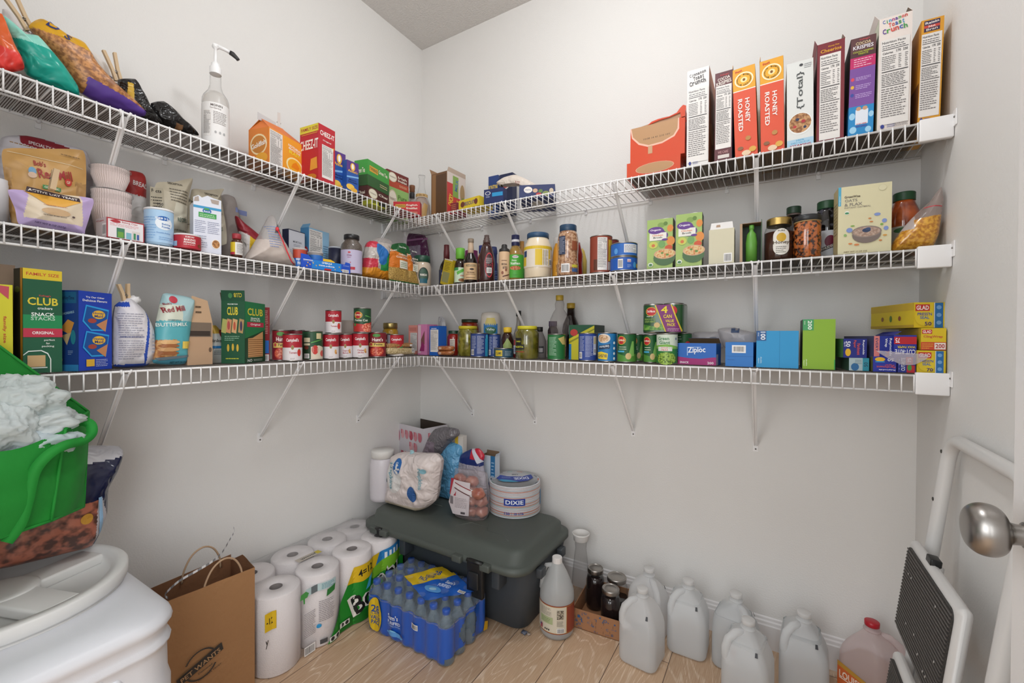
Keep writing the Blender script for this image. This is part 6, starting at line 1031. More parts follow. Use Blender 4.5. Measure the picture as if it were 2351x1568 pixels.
vessel('syrup_bottle', 'full dark syrup bottle with a yellow cap behind the empty one', 'bottle', geo_round('B3', 1290, 1330, 696, .09), [(.85, 0), (.95, .05), (.8, .25), (1, .5), (.9, .62), (.5, .76), (.44, .9)], SYB, [('cap', [(.44, .9), (.48, .91), (.48, .995), (0, 1)], '#a98a2c')])
can('vegetable_can', 'green can turned to its nutrition text, left of the green and yellow box', 'can', geo_round('B3', 1257, 1298, 767, .25), '#1d6a34', [('l', .2, .15, .5, .92, 14, '#b9d8c0'), ('p', [(.55, .85), (.8, .95), (.9, .6), (.72, .6)], '#c2b06a'), ('r', .9, .1, 1, .9, '#c9a0a0')], group='green vegetable cans')
g = geo_front('B3', 1306, 1362, 746, .20, .10); 
carton('canned_goods_box', 'dark green and yellow box behind the navy can', 'box', geo_corner('B3', 1306, 1364, 1393, 746, .20, 0, 'FR', dmax=.12), '#1c5236', {'F': [('p', [(0, 0), (1, 0), (1, .98), (.0, .6)], '#c9c02c'), ('p', [(0, .52), (1, .9), (1, .86), (0, .46)], '#8a8a22'), ('e', .2, .78, .15, .1, '#b83a34'), ('t', 'MAX', .7, .55, .2, .3, '#2a3a20'), ('r', 0, 0, .1, .45, '#2a7ab0')], 'R': [('r', 0, 0, 1, 1, '#1f3a2a'), ('r', .1, .7, .9, .75, '#3a5a44')]})
can('vegetable_can', 'green can peeking out left of the navy nutrition can', 'can', geo_round('B3', 1311, 1340, 768, .165), '#1d6a34', [('l', .2, .15, .7, .92, 14, '#b9d8c0')], group='green vegetable cans') if False else None
nvcan('blue and white can with columns of nutrition text, left of the baked beans can', 1328, 1370, 765, .25, col='#2c4690', extra=[('r', .70, .2, .86, .92, '#c6c8d4'), ('r', .72, .62, .84, .88, '#c2a834'), ('bar', .72, .25, .84, .45)])
can('bean_can', 'blue baked beans can standing upside down with a yellow logo', 'can', geo_round('B3', 1372, 1416, 764, .25), '#2074b0', [('e', .36, .82, .24, .17, '#d8cfc4'), ('e', .34, .82, .2, .14, mat('#a8784a', .5, 'speck', c2='#dcc0a0', s=160)), ('p', [(.15, .55), (.6, .62), (.58, .45), (.15, .4)], '#1d3a5c'), ('t', 'Great Northern', .38, .52, .08, .36, '#dfe4e8', 187), ('p', [(.12, .08), (.1, .3), (.3, .34), (.52, .27), (.5, .05)], '#e2c62c'), ('t', "BUSH'S", .31, .18, .12, .34, '#1f3a5a', 180), ('e', .74, .66, .04, .05, '#e4ecf0'), ('e', .74, .46, .04, .05, '#e4ecf0'), ('e', .74, .27, .04, .05, '#e4ecf0'), ('e', .74, .09, .04, .05, '#e4ecf0'), ('r', .86, 0, .95, .9, '#8f9ab0')])
def gb(label, pl, pr, pt, f, items=None, rot=0):
    return can('vegetable_can', label, 'can', geo_round('B3', pl, pr, pt, f), '#175a2a', [('e', .30, .78, .17, .16, '#d6b03a'), ('e', .30, .78, .15, .14, '#b8262f'), ('t', 'Del Monte', .3, .79, .06, .26, '#f2e8e0'), ('l', .2, .42, .5, .58, 2, '#cfd8c4'), ('p', [(.1, 0), (.95, 0), (.9, .3), (.5, .2), (.1, .3)], '#4f8a34'), ('p', [(.55, .2), (.68, .75), (.75, .75), (.78, .2)], '#7ab058'), ('e', .56, .2, .1, .12, '#cdb27a'), ('r', .15, .34, .42, .4, '#4aa8d0')]+(items or []), group=None, rot=rot)
gb('green bean can with a pale bean pod picture, right of the baked beans can', 1417, 1460, 766, .25)
gb('green bean can in the gap left of the sliced bean can', 1450, 1478, 768, .16)
gb('green bean can left of the sweet peas can', 1477, 1512, 768, .225)
can('vegetable_can', 'white and green sweet peas can in front under the four-pack', 'can', geo_round('B3', 1507, 1555, 766, .26), '#2a7a38', [('r', 0, .55, 1, 1, '#ccd8c8'), ('t', 'Green', .38, .86, .12, .36, '#2a7a3c'), ('t', 'Giant', .42, .72, .12, .34, '#2a7a3c'), ('p', [(0, .6), (.5, .66), (1, .56), (1, .5), (0, .5)], '#7ab04a'), ('r', .2, .42, .66, .57, '#dfe0da'), ('t', 'SWEET', .43, .53, .04, .22, '#c8482c'), ('t', 'PEAS', .43, .46, .045, .2, '#c8482c'), ('e', .48, .16, .32, .22, mat('#4a6a1c', .4, 'speck', c2='#93b44a', s=190, p0=.45, p1=.5)), ('e', .8, .85, .04, .05, '#7a8a9a')])
can('vegetable_can', 'green can under the right end of the four-pack, beside the blue snack bag box', 'can', geo_round('B3', 1552, 1588, 765, .17), '#1c5a2c', [('l', .1, .3, .4, .95, 8, '#c9ccc4'), ('e', .66, .6, .14, .15, '#b8262f')])
# four-can value pack : a shrink-wrapped brick of four cans
z3 = at(1530, 765, 1, -.235).z; z3 = max(z3, SH[('B', 3)]+.094)
ga = geo_corner('B3', 1472, 1566, 1590, 695, .262, 0, 'FR', z=z3, dmax=.13); c, rz, w, d, h = ga
e = empty('canned_bean_four_pack', lay(c)); tag(e, 'shrink-wrapped four can value pack with a purple and yellow diagonal band', 'can pack')
rr = w/4
for i in (0, 1):
    for j in (0, 1):
        b = MB(); cx, cy = -w/4+i*w/2, -d/2+rr+j*(d-2*rr); b.lathe([(rr-.001, 0), (rr-.0005, .004), (rr-.0005, h-.004), (rr, h-.002), (rr-.002, h), (rr-.004, h-.002), (0, h-.002)], STEEL, 32, c=(cx, cy)); b.build('can', e)
b = MB(); ring = []
for (x0_, y0_, a0) in ((w/2-rr, d/2-rr, 0), (-w/2+rr, d/2-rr, 90), (-w/2+rr, -d/2+rr, 180), (w/2-rr, -d/2+rr, 270)):
    for q in range(9): a = R(a0+90*q/8); ring.append((x0_+(rr+.001)*cos(a), y0_+(rr+.001)*sin(a)))
b.loft([[(x, y, z) for x, y in ring] for z in (.004, h-.006)], mat('#1d4f28', .25, 'gloss'), cap=False)
def fp(a, c_, o):
    x = -w/2+a; y = -d/2
    if x < -w/2+rr: y = -d/2+rr-math.sqrt(max(rr*rr-(x+w/2-rr)**2, 0))
    elif x > w/2-rr: y = -d/2+rr-math.sqrt(max(rr*rr-(x-w/2+rr)**2, 0))
    return (x, y-.001-o, .004+c_)
art(b, [('e', .25, .76, .14, .17, '#d6b03a'), ('e', .25, .76, .125, .15, '#b8262f'), ('t', 'Del Monte', .25, .77, .09, .2, '#f2e8e0'), ('t', 'Fresh Cut', .22, .58, .05, .16, '#e8e8dc'), ('t', 'FRENCH STYLE', .22, .47, .07, .28, '#8fae5c'), ('t', 'GREEN BEANS', .22, .38, .07, .28, '#8fae5c'), ('p', [(.03, .06), (.05, .28), (.3, .2), (.5, .3), (.6, .06)], mat('#3c7a2c', .4, 'speck', c2='#7aa84a', s=90)), ('e', .4, .25, .075, .1, '#cdb27a'), ('e', .8, .78, .08, .16, '#b8262f'), ('p', [(.34, 1), (.4, 1), (.66, 0), (.6, 0)], '#d9c42c'), ('p', [(.72, 1), (.76, 1), (1, 0), (.96, 0)], '#d9c42c'), ('p', [(.37, 1), (.73, 1), (.97, 0), (.63, 0)], '#7a2a6e'), ('t', '4', .58, .82, .26, .16, '#e2cf2c'), ('t', 'CAN', .66, .57, .13, .2, '#e2cf2c'), ('t', 'VALUE', .71, .40, .10, .2, '#e2cf2c'), ('t', 'PACK', .75, .26, .11, .19, '#e2cf2c'), ('l', .66, .04, .94, .14, 2, '#d8b8c8')], w, h-.01, fp, seg=.008, soft=True)
b.build('printed_wrap', e)
# bag and wrap boxes
g = geo_corner('B3', 1556, 1644, 1661, 789, .262, -6, 'FR', dmax=.07)
carton('snack_bag_box', 'blue and magenta zip bag box marked snack 200', 'box', g, '#1f63b8', {'F': [('r', 0, 0, 1, .36, '#9c1f6c'), ('p', [(0, .36), (.3, .3), (.6, .28), (1, .38), (1, .44), (0, .44)], '#1f63b8'), ('t', 'Ziploc', .5, .66, .34, .46, '#eef2f8', 3), ('r', .25, .42, .27, .82, '#a9c4ec'), ('r', .27, .8, .62, .83, '#a9c4ec'), ('t', 'SNACK', .18, .1, .1, .24, '#eadce6'), ('t', '200', .86, .1, .11, .16, '#eadce6')], 'R': [('r', 0, 0, 1, 1, '#2468b0'), ('r', .0, .0, .4, .5, '#c9c6cc')]}, opened=[('B', .02, 120)], inner='#5a4a38')
carton('freezer_bag_box', 'plain mid-blue box end with a white barcode', 'box', geo_corner('B3', 1664, 1665, 1729, 786, .268, -3, 'LF', dmax=.14), '#1f72c0', {'F': [('r', 0, .42, 1, .43, '#185a9c'), ('r', .24, .56, .74, .88, '#dfe2e6'), ('bar', .26, .58, .72, .86), ('t', '12345678', .2, .28, .05, .26, '#1a559a') if False else ('l', .08, .25, .36, .3, 1, '#1a559a')]})
for pts, f, sd, lb in (([(1590, 765), (1630, 762), (1655, 764), (1660, 800), (1595, 800)], .10, 51, 'clear plastic bag bunched behind the snack bag box'), ([(1648, 757), (1685, 752), (1700, 757), (1735, 766), (1738, 800), (1665, 800)], .11, 52, 'clear plastic packet with a dark strip behind the mid-blue box')):
    obag('plastic_packet', lb, 'packet', 'B3', f, pts, .05, K(mat('#c9c4c6', .2, 'film', a=.55, bump=30)), [('r', .35, .85, .55, .97, '#4a5a7a')] if sd == 52 else [('l', .6, .5, .8, .85, 5, '#6a7078')], seed=sd, nz=.005)
carton('storage_bag_box', 'bright cyan box marked 100 turned on its side', 'box', geo_front('B3', 1736, 1833, 760, .268, .13), '#2193cc', {'F': [('r', 0, .73, .24, 1, '#1c5590'), ('t', '100', .16, .865, .12, .22, '#eef2f6', -90), ('t', 'BAGS', .05, .9, .03, .1, '#c9d8ec', -90), ('r', .555, 0, .562, 1, '#1c84b8'), ('t', 'double', .12, .2, .035, .18, '#bfe0f0', -90), ('t', 'zipper', .06, .18, .035, .16, '#bfe0f0', -90)], 'L': [('r', 0, 0, 1, 1, '#1b7aac')]})
b = MB(); 
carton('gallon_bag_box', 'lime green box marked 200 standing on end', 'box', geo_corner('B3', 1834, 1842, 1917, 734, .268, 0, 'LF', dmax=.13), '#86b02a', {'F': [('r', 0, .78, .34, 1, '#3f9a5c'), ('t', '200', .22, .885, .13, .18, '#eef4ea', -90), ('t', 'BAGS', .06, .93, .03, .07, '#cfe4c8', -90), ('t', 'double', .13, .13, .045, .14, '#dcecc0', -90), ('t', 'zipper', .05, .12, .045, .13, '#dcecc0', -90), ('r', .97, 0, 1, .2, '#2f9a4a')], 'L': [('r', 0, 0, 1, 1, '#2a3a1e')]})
zs = SH[('B', 3)]
def wrapbox(label, pa, pb, pc, pt, f, yaw, col, F, L=None, z=None, opened=None, dmax=.19, tilt=0):
    g = geo_corner('B3', pa, pb, pc, pt, f, yaw, 'LF', z=z, dmax=dmax)
    c, rz, w, d, h = g; d = dmax; Pb = spot('B3', pb, f, z); ex = Vector((cos(rz), sin(rz), 0)); ey = Vector((-sin(rz), cos(rz), 0)); c = Pb+ex*w/2+ey*d/2
    return carton('wrap_box', label, 'box', (c, rz, w, d, h), col, {'F': F, **({'L': L} if L else {})}, opened=opened, tilt=tilt)
RB = '#1f2f8f'
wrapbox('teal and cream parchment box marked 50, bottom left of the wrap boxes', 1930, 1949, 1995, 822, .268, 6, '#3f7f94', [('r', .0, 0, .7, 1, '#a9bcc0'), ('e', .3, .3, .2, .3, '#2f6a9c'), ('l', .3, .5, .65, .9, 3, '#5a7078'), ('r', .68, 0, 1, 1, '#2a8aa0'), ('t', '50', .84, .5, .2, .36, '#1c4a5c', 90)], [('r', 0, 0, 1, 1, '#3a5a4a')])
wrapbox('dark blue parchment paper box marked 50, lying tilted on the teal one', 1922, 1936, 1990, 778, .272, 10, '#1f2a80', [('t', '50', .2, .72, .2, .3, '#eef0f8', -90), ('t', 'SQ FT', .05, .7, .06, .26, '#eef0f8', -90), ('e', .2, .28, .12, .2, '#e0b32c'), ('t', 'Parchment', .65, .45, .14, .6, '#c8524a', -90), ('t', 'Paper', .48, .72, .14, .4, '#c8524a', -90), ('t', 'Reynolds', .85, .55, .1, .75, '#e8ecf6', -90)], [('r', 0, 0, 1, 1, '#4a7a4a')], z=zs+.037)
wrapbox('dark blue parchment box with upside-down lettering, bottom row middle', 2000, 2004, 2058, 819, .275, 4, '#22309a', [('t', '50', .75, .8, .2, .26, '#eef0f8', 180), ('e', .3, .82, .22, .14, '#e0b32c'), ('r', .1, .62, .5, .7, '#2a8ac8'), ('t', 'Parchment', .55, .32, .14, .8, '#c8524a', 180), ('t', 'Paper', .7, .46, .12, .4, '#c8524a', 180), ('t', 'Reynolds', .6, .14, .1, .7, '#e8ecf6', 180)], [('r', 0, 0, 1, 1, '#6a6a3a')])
wrapbox('blue and red wax paper box on end in the bottom row', 2060, 2061, 2102, 818, .272, 2, '#24328c', [('r', .45, .5, .85, .95, '#b8283c'), ('t', '75', .65, .76, .2, .26, '#f0f0f4', 90), ('t', 'CUT-RITE', .3, .5, .22, .8, '#e8ecf6', 90), ('r', .5, 0, .95, .45, '#c02c34'), ('e', .66, .3, .12, .18, '#4a9a4a'), ('l', .05, .1, .12, .9, 3, '#8f9ad0')])
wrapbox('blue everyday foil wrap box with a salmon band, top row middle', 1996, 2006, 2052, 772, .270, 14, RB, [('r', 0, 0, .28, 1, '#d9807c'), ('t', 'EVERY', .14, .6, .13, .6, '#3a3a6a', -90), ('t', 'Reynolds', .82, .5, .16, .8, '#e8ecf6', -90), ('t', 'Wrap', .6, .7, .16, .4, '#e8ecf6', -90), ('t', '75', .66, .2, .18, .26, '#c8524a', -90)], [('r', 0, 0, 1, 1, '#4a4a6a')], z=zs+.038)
wrapbox('wax paper box with upside-down lettering and a red stripe, top row', 2050, 2052, 2104, 770, .268, 3, '#22309a', [('r', 0, .62, 1, .93, '#b8202c'), ('t', '75', .16, .78, .2, .2, '#f0f0f4', 180), ('t', 'WAX PAPER', .55, .5, .1, .8, '#d8c42c', 180), ('t', 'CUT-RITE', .5, .3, .2, .9, '#eef0f8', 180), ('t', 'Reynolds', .7, .08, .12, .6, '#eef0f8', 180)], z=zs+.037, opened=[('L', .02, 150)])
GY = '#d9bd22'
def glad(label, pa, pb, pt, f, z, kind, n, sw, yaw=0, pc=None):
    F = [('e', .34, .4, .33, .37, '#cdb01e'), ('e', .34, .45, .32, .36, '#dcc22a'), ('r', .04, .66, .5, .92, '#c02f2a'), ('t', 'GLAD', .27, .79, .17, .4, '#f6f0e8')]
    if kind == 'P': F += [("t", "PRESS'N", .34, .54, .12, .46, '#2a4a9c'), ('t', 'SEAL', .34, .4, .11, .3, '#2a6ab0'), ('t', n, .45, .16, .15, .22, '#3a2a6a'), ('r', .66, 0, .92, .98, '#2268a8'), ('e', .79, .8, .08, .08, '#6f9fcf'), ('e', .79, .5, .08, .08, '#6f9fcf'), ('e', .79, .2, .08, .08, '#6f9fcf'), ('r', .63, 0, .66, .98, '#c9ccd4')]
    else: F = [('r', .04, .74, .44, .93, '#c02f2a'), ('t', 'GLAD', .24, .835, .13, .34, '#f6f0e8'), ('t', 'ClingWrap', .48, .6, .14, .76, '#c85a3c'), ('r', 0, 0, 1, .36, '#c84a2c'), ('t', n, .76, .18, .2, .34, '#b02834'), ('r', .54, .03, .98, .33, '#e4dcd4'), ('t', n, .76, .18, .2, .36, '#b02834'), ('l', .04, .04, .5, .32, 3, '#e0b03a')]
    g = geo_corner('B3', pa, pb, pc, pt, f, yaw, 'LF', z=z, dmax=.2); c, rz, w, d, h = g; d = .2
    Pb = spot('B3', pb, f, z); ex = Vector((cos(rz), sin(rz), 0)); ey = Vector((-sin(rz), cos(rz), 0)); c = Pb+ex*w/2+ey*d/2
    carton('wrap_box', label, 'box', (c, rz, w, d, h), GY, {'F': F, 'L': [('r', 0, .7, 1, .98, '#c9a82a'), ('e', .3, .4, .03, .1, '#8a5a2c'), ('e', .5, .4, .03, .14, '#5a7a2c'), ('e', .7, .4, .03, .1, '#8a4a2c'), ('r', 0, .02, 1, .12, '#b8962a')]}); return c.z+h
z1 = glad('yellow press and seal wrap box marked 70, bottom of the yellow stack', 2104, 2105, 805, .275, zs, 'P', '70', 1, 2, 2171)
z1 = glad('yellow cling wrap box marked 200, middle of the yellow stack', 2108, 2114, 754, .272, z1+.0015, 'C', '200', 0, 2, 2172)
glad('yellow press and seal wrap box marked 50, on top of the yellow stack', 2040, 2098, 695, .262, z1+.0015, 'P', '50', 1, 18, 2170)
obag('plastic_scrap', 'piece of clear plastic film hanging in front of the wrap boxes', 'plastic film', 'B3', .283, [(2012, 806), (2050, 808), (2095, 812), (2128, 814), (2128, 824), (2100, 838), (2070, 838), (2040, 824)], .004, K(mat('#d6cfd6', .15, 'film', a=.35, bump=20)), z0=zs+.008, seed=53, nz=.001)
# ================================================================== STORAGE TRUNK AND WHAT STANDS ON IT
GRN = mat('#4b514c', .5, 'bumpy', s=700, d=.0004, st=.6); CHR = mat('#3a4046', .55, 'bumpy', s=700, d=.0004, st=.6); BLK = mat('#141516', .4)
def rr_ring(x0, y0, x1, y1, r, z, n=6):
    out = []
    for cx, cy, a0 in ((x1-r, y1-r, 0), (x0+r, y1-r, 90), (x0+r, y0+r, 180), (x1-r, y0+r, 270)):
        for j in range(n+1): a = R(a0+90*j/n); out.append((cx+r*cos(a), cy+r*sin(a), z))
    return out
LT = .348
e = empty('storage_bin', (.57, -.34, 0)); tag(e, 'dark green and charcoal plastic storage trunk with black latches in the room corner', 'trunk')
ox, oy = -.57, .34
def ring(x0, y0, x1, y1, r, z): return [(a+ox, b_+oy, c_) for a, b_, c_ in rr_ring(x0, y0, x1, y1, r, z)]
b = MB(); b.loft([ring(.235, -.405, .905, -.13, .05, .0), ring(.215, -.42, .922, -.12, .055, .012), ring(.19, -.438, .95, -.105, .06, .17), ring(.175, -.448, .972, -.10, .06, .275), ring(.175, -.448, .972, -.10, .06, .285)], CHR)
for x in (.735, .845): b.rbox(x+ox-.018, -.50+oy, .19, x+ox+.018, -.44+oy, .275, .006, CHR)
b.rbox(.345+ox, -.50+oy, .19, .38+ox, -.44+oy, .275, .006, CHR); b.build('body', e)
b = MB(); b.loft([ring(.135, -.528, 0.975, -.08, .07, .272), ring(.128, -.535, 0.982, -.075, .075, .278), ring(.128, -.535, 0.982, -.075, .075, .296), ring(.140, -.525, 0.970, -.085, .07, .302),
         ring(.158, -.507, .955, -.10, .06, .304), ring(.158, -.49, .955, -.11, .055, .335), ring(.168, -.47, .94, -.12, .05, LT-.003), ring(.18, -.455, .925, -.13, .045, LT)], GRN)
for x in (.24, .30, .70, .83): b.rbox(x+ox-.022, -.552+oy, .274, x+ox+.022, -.52+oy, .3, .005, GRN)
for p in (((.60, -.43), (.64, -.37), (.72, -.37), (.74, -.40), (.82, -.40), (.86, -.43)), ((.25, -.30), (.42, -.30)), ((.5, -.33), (.56, -.27))):
    b.tube([(x+ox, y+oy, LT-.0005) for x, y in p], .0022, GRN, 5)
b.build('lid', e)
for x, wd in ((.785, .036), (.27, .016)):
    b = MB(); b.rbox(x+ox-wd, -.548+oy, .165, x+ox+wd, -.528+oy, .3, .004, BLK); b.rbox(x+ox-wd*.6, -.556+oy, .2, x+ox+wd*.6, -.544+oy, .262, .004, mat('#202224', .35)); b.tube([(x+ox-wd, -.545+oy, .298), (x+ox+wd, -.545+oy, .298)], .007, BLK, 8); b.build('latch', e)
for y in (-.40, -.22):
    b = MB(); b.rbox(.975+ox, y+oy-.02, .235, 1.0+ox, y+oy+.02, .27, .004, mat('#3a3f44', .4)); b.build('hook', e)
def zgeo_round(pl, pr, pt, f): return geo_round('B3', pl, pr, pt, f, z=LT)
vessel('protein_tub', 'white plastic tub with a white lid and small blue label, left end of the trunk', 'tub', zgeo_round(849, 908, 1032, .385), [(.85, 0), (.95, .02), (1, .08), (.98, .14), (1, .2), (1, .72), (.9, .82), (.84, .85)], mat('#d0cbd0', .35), [('cap', [(.86, .85), (.9, .855), (.9, .97), (.86, 1), (0, 1)], '#d9d6d2'), ('label', .32, .62, 1.0, None, [('r', .6, .12, .96, .95, '#1f5c9c'), ('e', .76, .35, .12, .12, '#2f6a3c'), ('r', .6, .12, .96, .2, '#a8b83c'), ('l', .64, .6, .92, .85, 3, '#c9d8ec'), ('l', .6, -.15, .9, .02, 2, '#8a8a90')], .45)], rot=10)
g = geo_corner('B3', 901, 971, 1027, 985, .20, 80, 'LF', z=LT, dmax=.24); 
PD = []
rn = random.Random(5)
for i in range(6):
    for j in range(5):
        if rn.random() < .72: PD += [('e', .1+.16*i, .12+.18*j, .065, .075, rn.choice(['#b4495a', '#cf8a92', '#c46a78', '#d8a4a8'])), ('r', .1+.16*i-.065, .12+.18*j, .1+.16*i-.02, .12+.18*j+.075, '#c46a78')]
carton('open_box', 'open white box printed with pink petals at the back of the trunk lid', 'box', g, '#cfc9ce', {'L': PD+[('e', .02, .8, .14, .16, '#c8788a')], 'F': PD+[('p', [(0, .0), (.25, .0), (.1, .5), (0, .35)], '#a8202c')]}, opened=[('B', .01, 95)], inner='#3f3228')
def knot(x, z, r_, m_): 
    def f(e, w, h): MB().sphere((x*w, -.01, z*h), r_*1.4, r_, r_*.8, m_, 10, .6, 3).build('knotted_top', e)
    return f
GYF = mat('#6a666a', .25, 'foil', s=40)
obag('produce_bag', 'grey translucent bag knotted at the top leaning on the petal printed box', 'bag', 'B3', .23, [(1000, 985), (1022, 980), (1050, 985), (1054, 998), (1035, 1015), (1018, 1040), (1000, 1062), (965, 1060), (975, 1030), (988, 1000)], .07, lambda u, v, f: mat('#7a6c78', .3, 'foil') if v < .6 and u < .5 else GYF, seed=61, nz=.006, z0=at(985, 1062, 1, -.23).z, parts=knot(.30, .93, .012, GYF))
obag('plastic_bag', 'light blue crumpled plastic bag between the napkins and the potatoes', 'bag', 'B3', .215, [(1012, 1025), (1035, 1015), (1060, 1025), (1062, 1060), (1058, 1110), (1050, 1170), (1008, 1170), (1005, 1100)], .08, K(mat('#5f9cc4', .3, 'foil', s=35)), seed=62, nz=.007, z0=LT)
carton('spice_box', 'small white and yellow box edge behind the grey knotted bag', 'box', geo_front('B3', 1044, 1062, 1001, .215, .03, z=LT), '#c9c4be', {'F': [('r', 0, .7, .4, 1, '#c9a82c'), ('e', .6, .8, .2, .03, '#2a2a2a')]})
g = geo_front('B3', 1106, 1136, 1046, .175, .04, z=LT); carton('foil_box', 'white box with a blue right edge and an open flap, behind the plate pack', 'box', g, '#c3ccd6', {'F': [('r', .66, 0, 1, 1, '#2a6a9c'), ('l', .72, .5, .94, .9, 6, '#9fc0dc'), ('r', 0, 0, .66, .2, '#2a8ab8')]}, opened=[('R', .012, 70), ('B', .015, 95)], inner='#7a6450')
obag('napkin_pack', 'cellophane pack showing red, white and blue folded napkins', 'packet', 'B3', .225, [(1058, 1045), (1080, 1032), (1100, 1030), (1112, 1045), (1110, 1065), (1118, 1150), (1060, 1150), (1052, 1080)], .05, lambda u, v, f: mat('#b8283c', .3) if (u > .5 and v > .82) else (mat('#20306c', .3) if v > .72 else mat('#a8a4b0', .25, 'foil', s=30)), [('p', [(.5, .98), (.6, .99), (.9, .8), (.75, .76)], '#c9ccd8')], seed=63, nz=.004, z0=LT)
NAP = mat('#d8cdca', .35, 'foil', s=22)
obag('napkin_bag', 'big crumpled cream plastic bag of paper napkins on the trunk lid', 'bag', 'B3', .395, [(905, 1046), (925, 1038), (960, 1040), (1000, 1042), (1013, 1058), (1008, 1100), (1000, 1150), (962, 1178), (893, 1166), (895, 1120), (898, 1080)], .13, lambda u, v, f: NAP if v > .1 else mat('#d0c4ae', .5), [('e', .3, .55, .17, .26, '#d8d6d4'), ('e', .37, .74, .08, .13, '#2263a8'), ('t', 'Great', .365, .76, .04, .1, '#e8eef4', -80), ('t', 'Napkins', .24, .56, .09, .42, '#6a9aa8', -80), ('e', .64, .34, .075, .13, '#2a5a98'), ('t', 'Napkins', .78, .62, .07, .34, '#7aa4b0', -88), ('e', .84, .75, .04, .04, '#7aaab8'), ('e', .06, .42, .03, .04, '#9fc4cc'), ('e', .5, .97, .04, .03, '#9fc4cc')], seed=64, nz=.010, z0=LT, q=.4)
# potato bag : real potatoes inside a clear film
P0 = at(1063, 1195, 2, LT); 
def potato_bag():
    c = Vector((P0.x, P0.y+.055, LT)); e = empty('potato_bag', lay(c), R(8)); tag(e, 'clear bag of red potatoes with a white printed label', 'bag')
    rn = random.Random(3); PT = mat('#9c5a4c', .35, 'speck', c2='#b87a66', s=30, coat=.4)
    n = 0
    for z, cnt in ((.028, 3), (.072, 3), (.112, 3), (.15, 2)):
        for i in range(cnt):
            b = MB(); b.sphere((-.055+.055*i+rn.uniform(-.006, .006), -.018+rn.uniform(-.012, .03), z+rn.uniform(-.004, .004)), .031, .028, .025, PT, 9, .25, n); n += 1; b.build('potato', e)
    b = MB(); fl = mat('#d6cdd0', .12, 'film', a=.14, bump=45); N = 48; rings = []
    for k in range(16):
        t = k/15; z = .2*t; rx = .088*(1-.25*max(0, t-.6)-.18*max(0, .15-t)*5); ry = .052*(1-.75*max(0, t-.55)/.45-.2*max(0, .15-t)*5)
        rings.append([(rx*cos(2*pi*j/N)*(1+.05*noise.noise(Vector((j*.4, k*.5, 1)))), ry*sin(2*pi*j/N)*(1+.10*noise.noise(Vector((j*.5, k*.6, 5)))), z) for j in range(N)])
    b.loft(rings, fl); b.build('clear_film', e)
    b = MB(); f = lambda a, c_, o: (-.085+a, -.054-o+.02*((a-.06)/.085)**2, .02+c_)
    art(b, [('p', [(.0, .3), (.2, .0), (.85, .0), (.9, .95), (.25, 1.0)], '#cdc4c8'), ('p', [(.25, .95), (.25, .78), (.95, .55), (1.0, .75)], '#d6d0d2'), ('p', [(.3, .93), (.3, .9), (.92, .72), (.92, .75)], '#8f2a34'), ('p', [(.28, .78), (.28, .75), (.9, .56), (.9, .59)], '#5a2a2c'), ('l', .3, .2, .8, .5, 7, '#9a9094'), ('r', .08, .28, .22, .5, '#7a7478'), ('r', .55, .04, .72, .1, '#4a4448')], .12, .15, f, seg=.02, soft=True); b.build('label', e)
    b = MB(); b.add([(-.08, -.046, .1), (-.045, -.055, .1), (-.04, -.05, .17), (-.075, -.042, .17), (-.08, -.044, .1), (-.045, -.053, .1), (-.04, -.048, .17), (-.075, -.04, .17)], [(0, 1, 2, 3), (7, 6, 5, 4), (0, 4, 5, 1), (1, 5, 6, 2), (2, 6, 7, 3), (3, 7, 4, 0)], '#a8283a'); b.build('red_tag', e)
potato_bag()
# stack of paper plates
P = at(1181, 1193, 2, LT); d_ = Vector((P.x-CP.x, P.y-CP.y, 0)).normalized(); rp = .118; c = P+d_*rp; c.y = min(c.y, -rp-.012)
hp = Z(1104, c.x, c.y-.03)-LT; e = empty('paper_plate_pack', lay(Vector((c.x, c.y, LT))), facing(c)); tag(e, 'shrink-wrapped round stack of patterned paper plates with a blue label', 'plate pack')
b = MB(); n = 26; cols = ['#d9d8dc', '#c9cfd4', '#d8cfd0', '#d6a496', '#dcdadc', '#b9c9c9', '#cf8f7c']
for i in range(n):
    z = hp*i/n; q = hp/n; k = 1+.012*noise.noise(Vector((i*1.7, 0, 0))); mm = mat(cols[(i*5) % 7 if i < 10 else (i*3) % 5], .4)
    b.lathe([(rp*.96, z), (rp*k, z+q*.5), (rp*k, z+q*.8), (rp*.965, z+q*.98)], mm, 56, cap=False)
b.build('plate_stack', e)
b = MB(); b.lathe([(rp*.99, hp-.002), (rp*.97, hp+.001), (rp*.86, hp-.006), (rp*.78, hp-.008), (.0004, hp-.008)], mat('#d8dade', .35), 56)
for i in range(14):
    a = 2*pi*i/14; col = ['#d9754c', '#2a3a5c', '#7fb8a8', '#d8a090', '#9fc4c4', '#4a4a50'][i % 6]
    b.add([((rp*rr_)*cos(a+da), (rp*rr_)*sin(a+da), hp+zz) for rr_, da, zz in ((.87, -.12, -.003), (.95, -.12, .001), (.95, .12, .001), (.87, .12, -.003))], [(0, 1, 2, 3)], col)
fT = lambda a, c_, o: (-.085+a, -.06+c_, hp+.002+o)
b.build('top_plate', e)
b = MB(); art(b, [('p', [(.0, .5), (.1, .9), (.3, .75), (.7, .72), (.95, 1.0), (1, .6), (.85, .25), (.6, .1), (.3, .12), (.1, .3)], '#24409c'), ('p', [(.05, .3), (.2, .12), (.45, .08), (.62, .12), (.4, .3), (.15, .38)], '#3f9ac0'), ('t', 'DIXIE', .68, .52, .26, .4, '#e8ecf6', 192), ('l', .15, .5, .42, .7, 3, '#9fb0e0'), ('t', '150', .5, .97, .14, .16, '#4a4a54', 180)], .17, .12, fT); b.build('top_label', e)
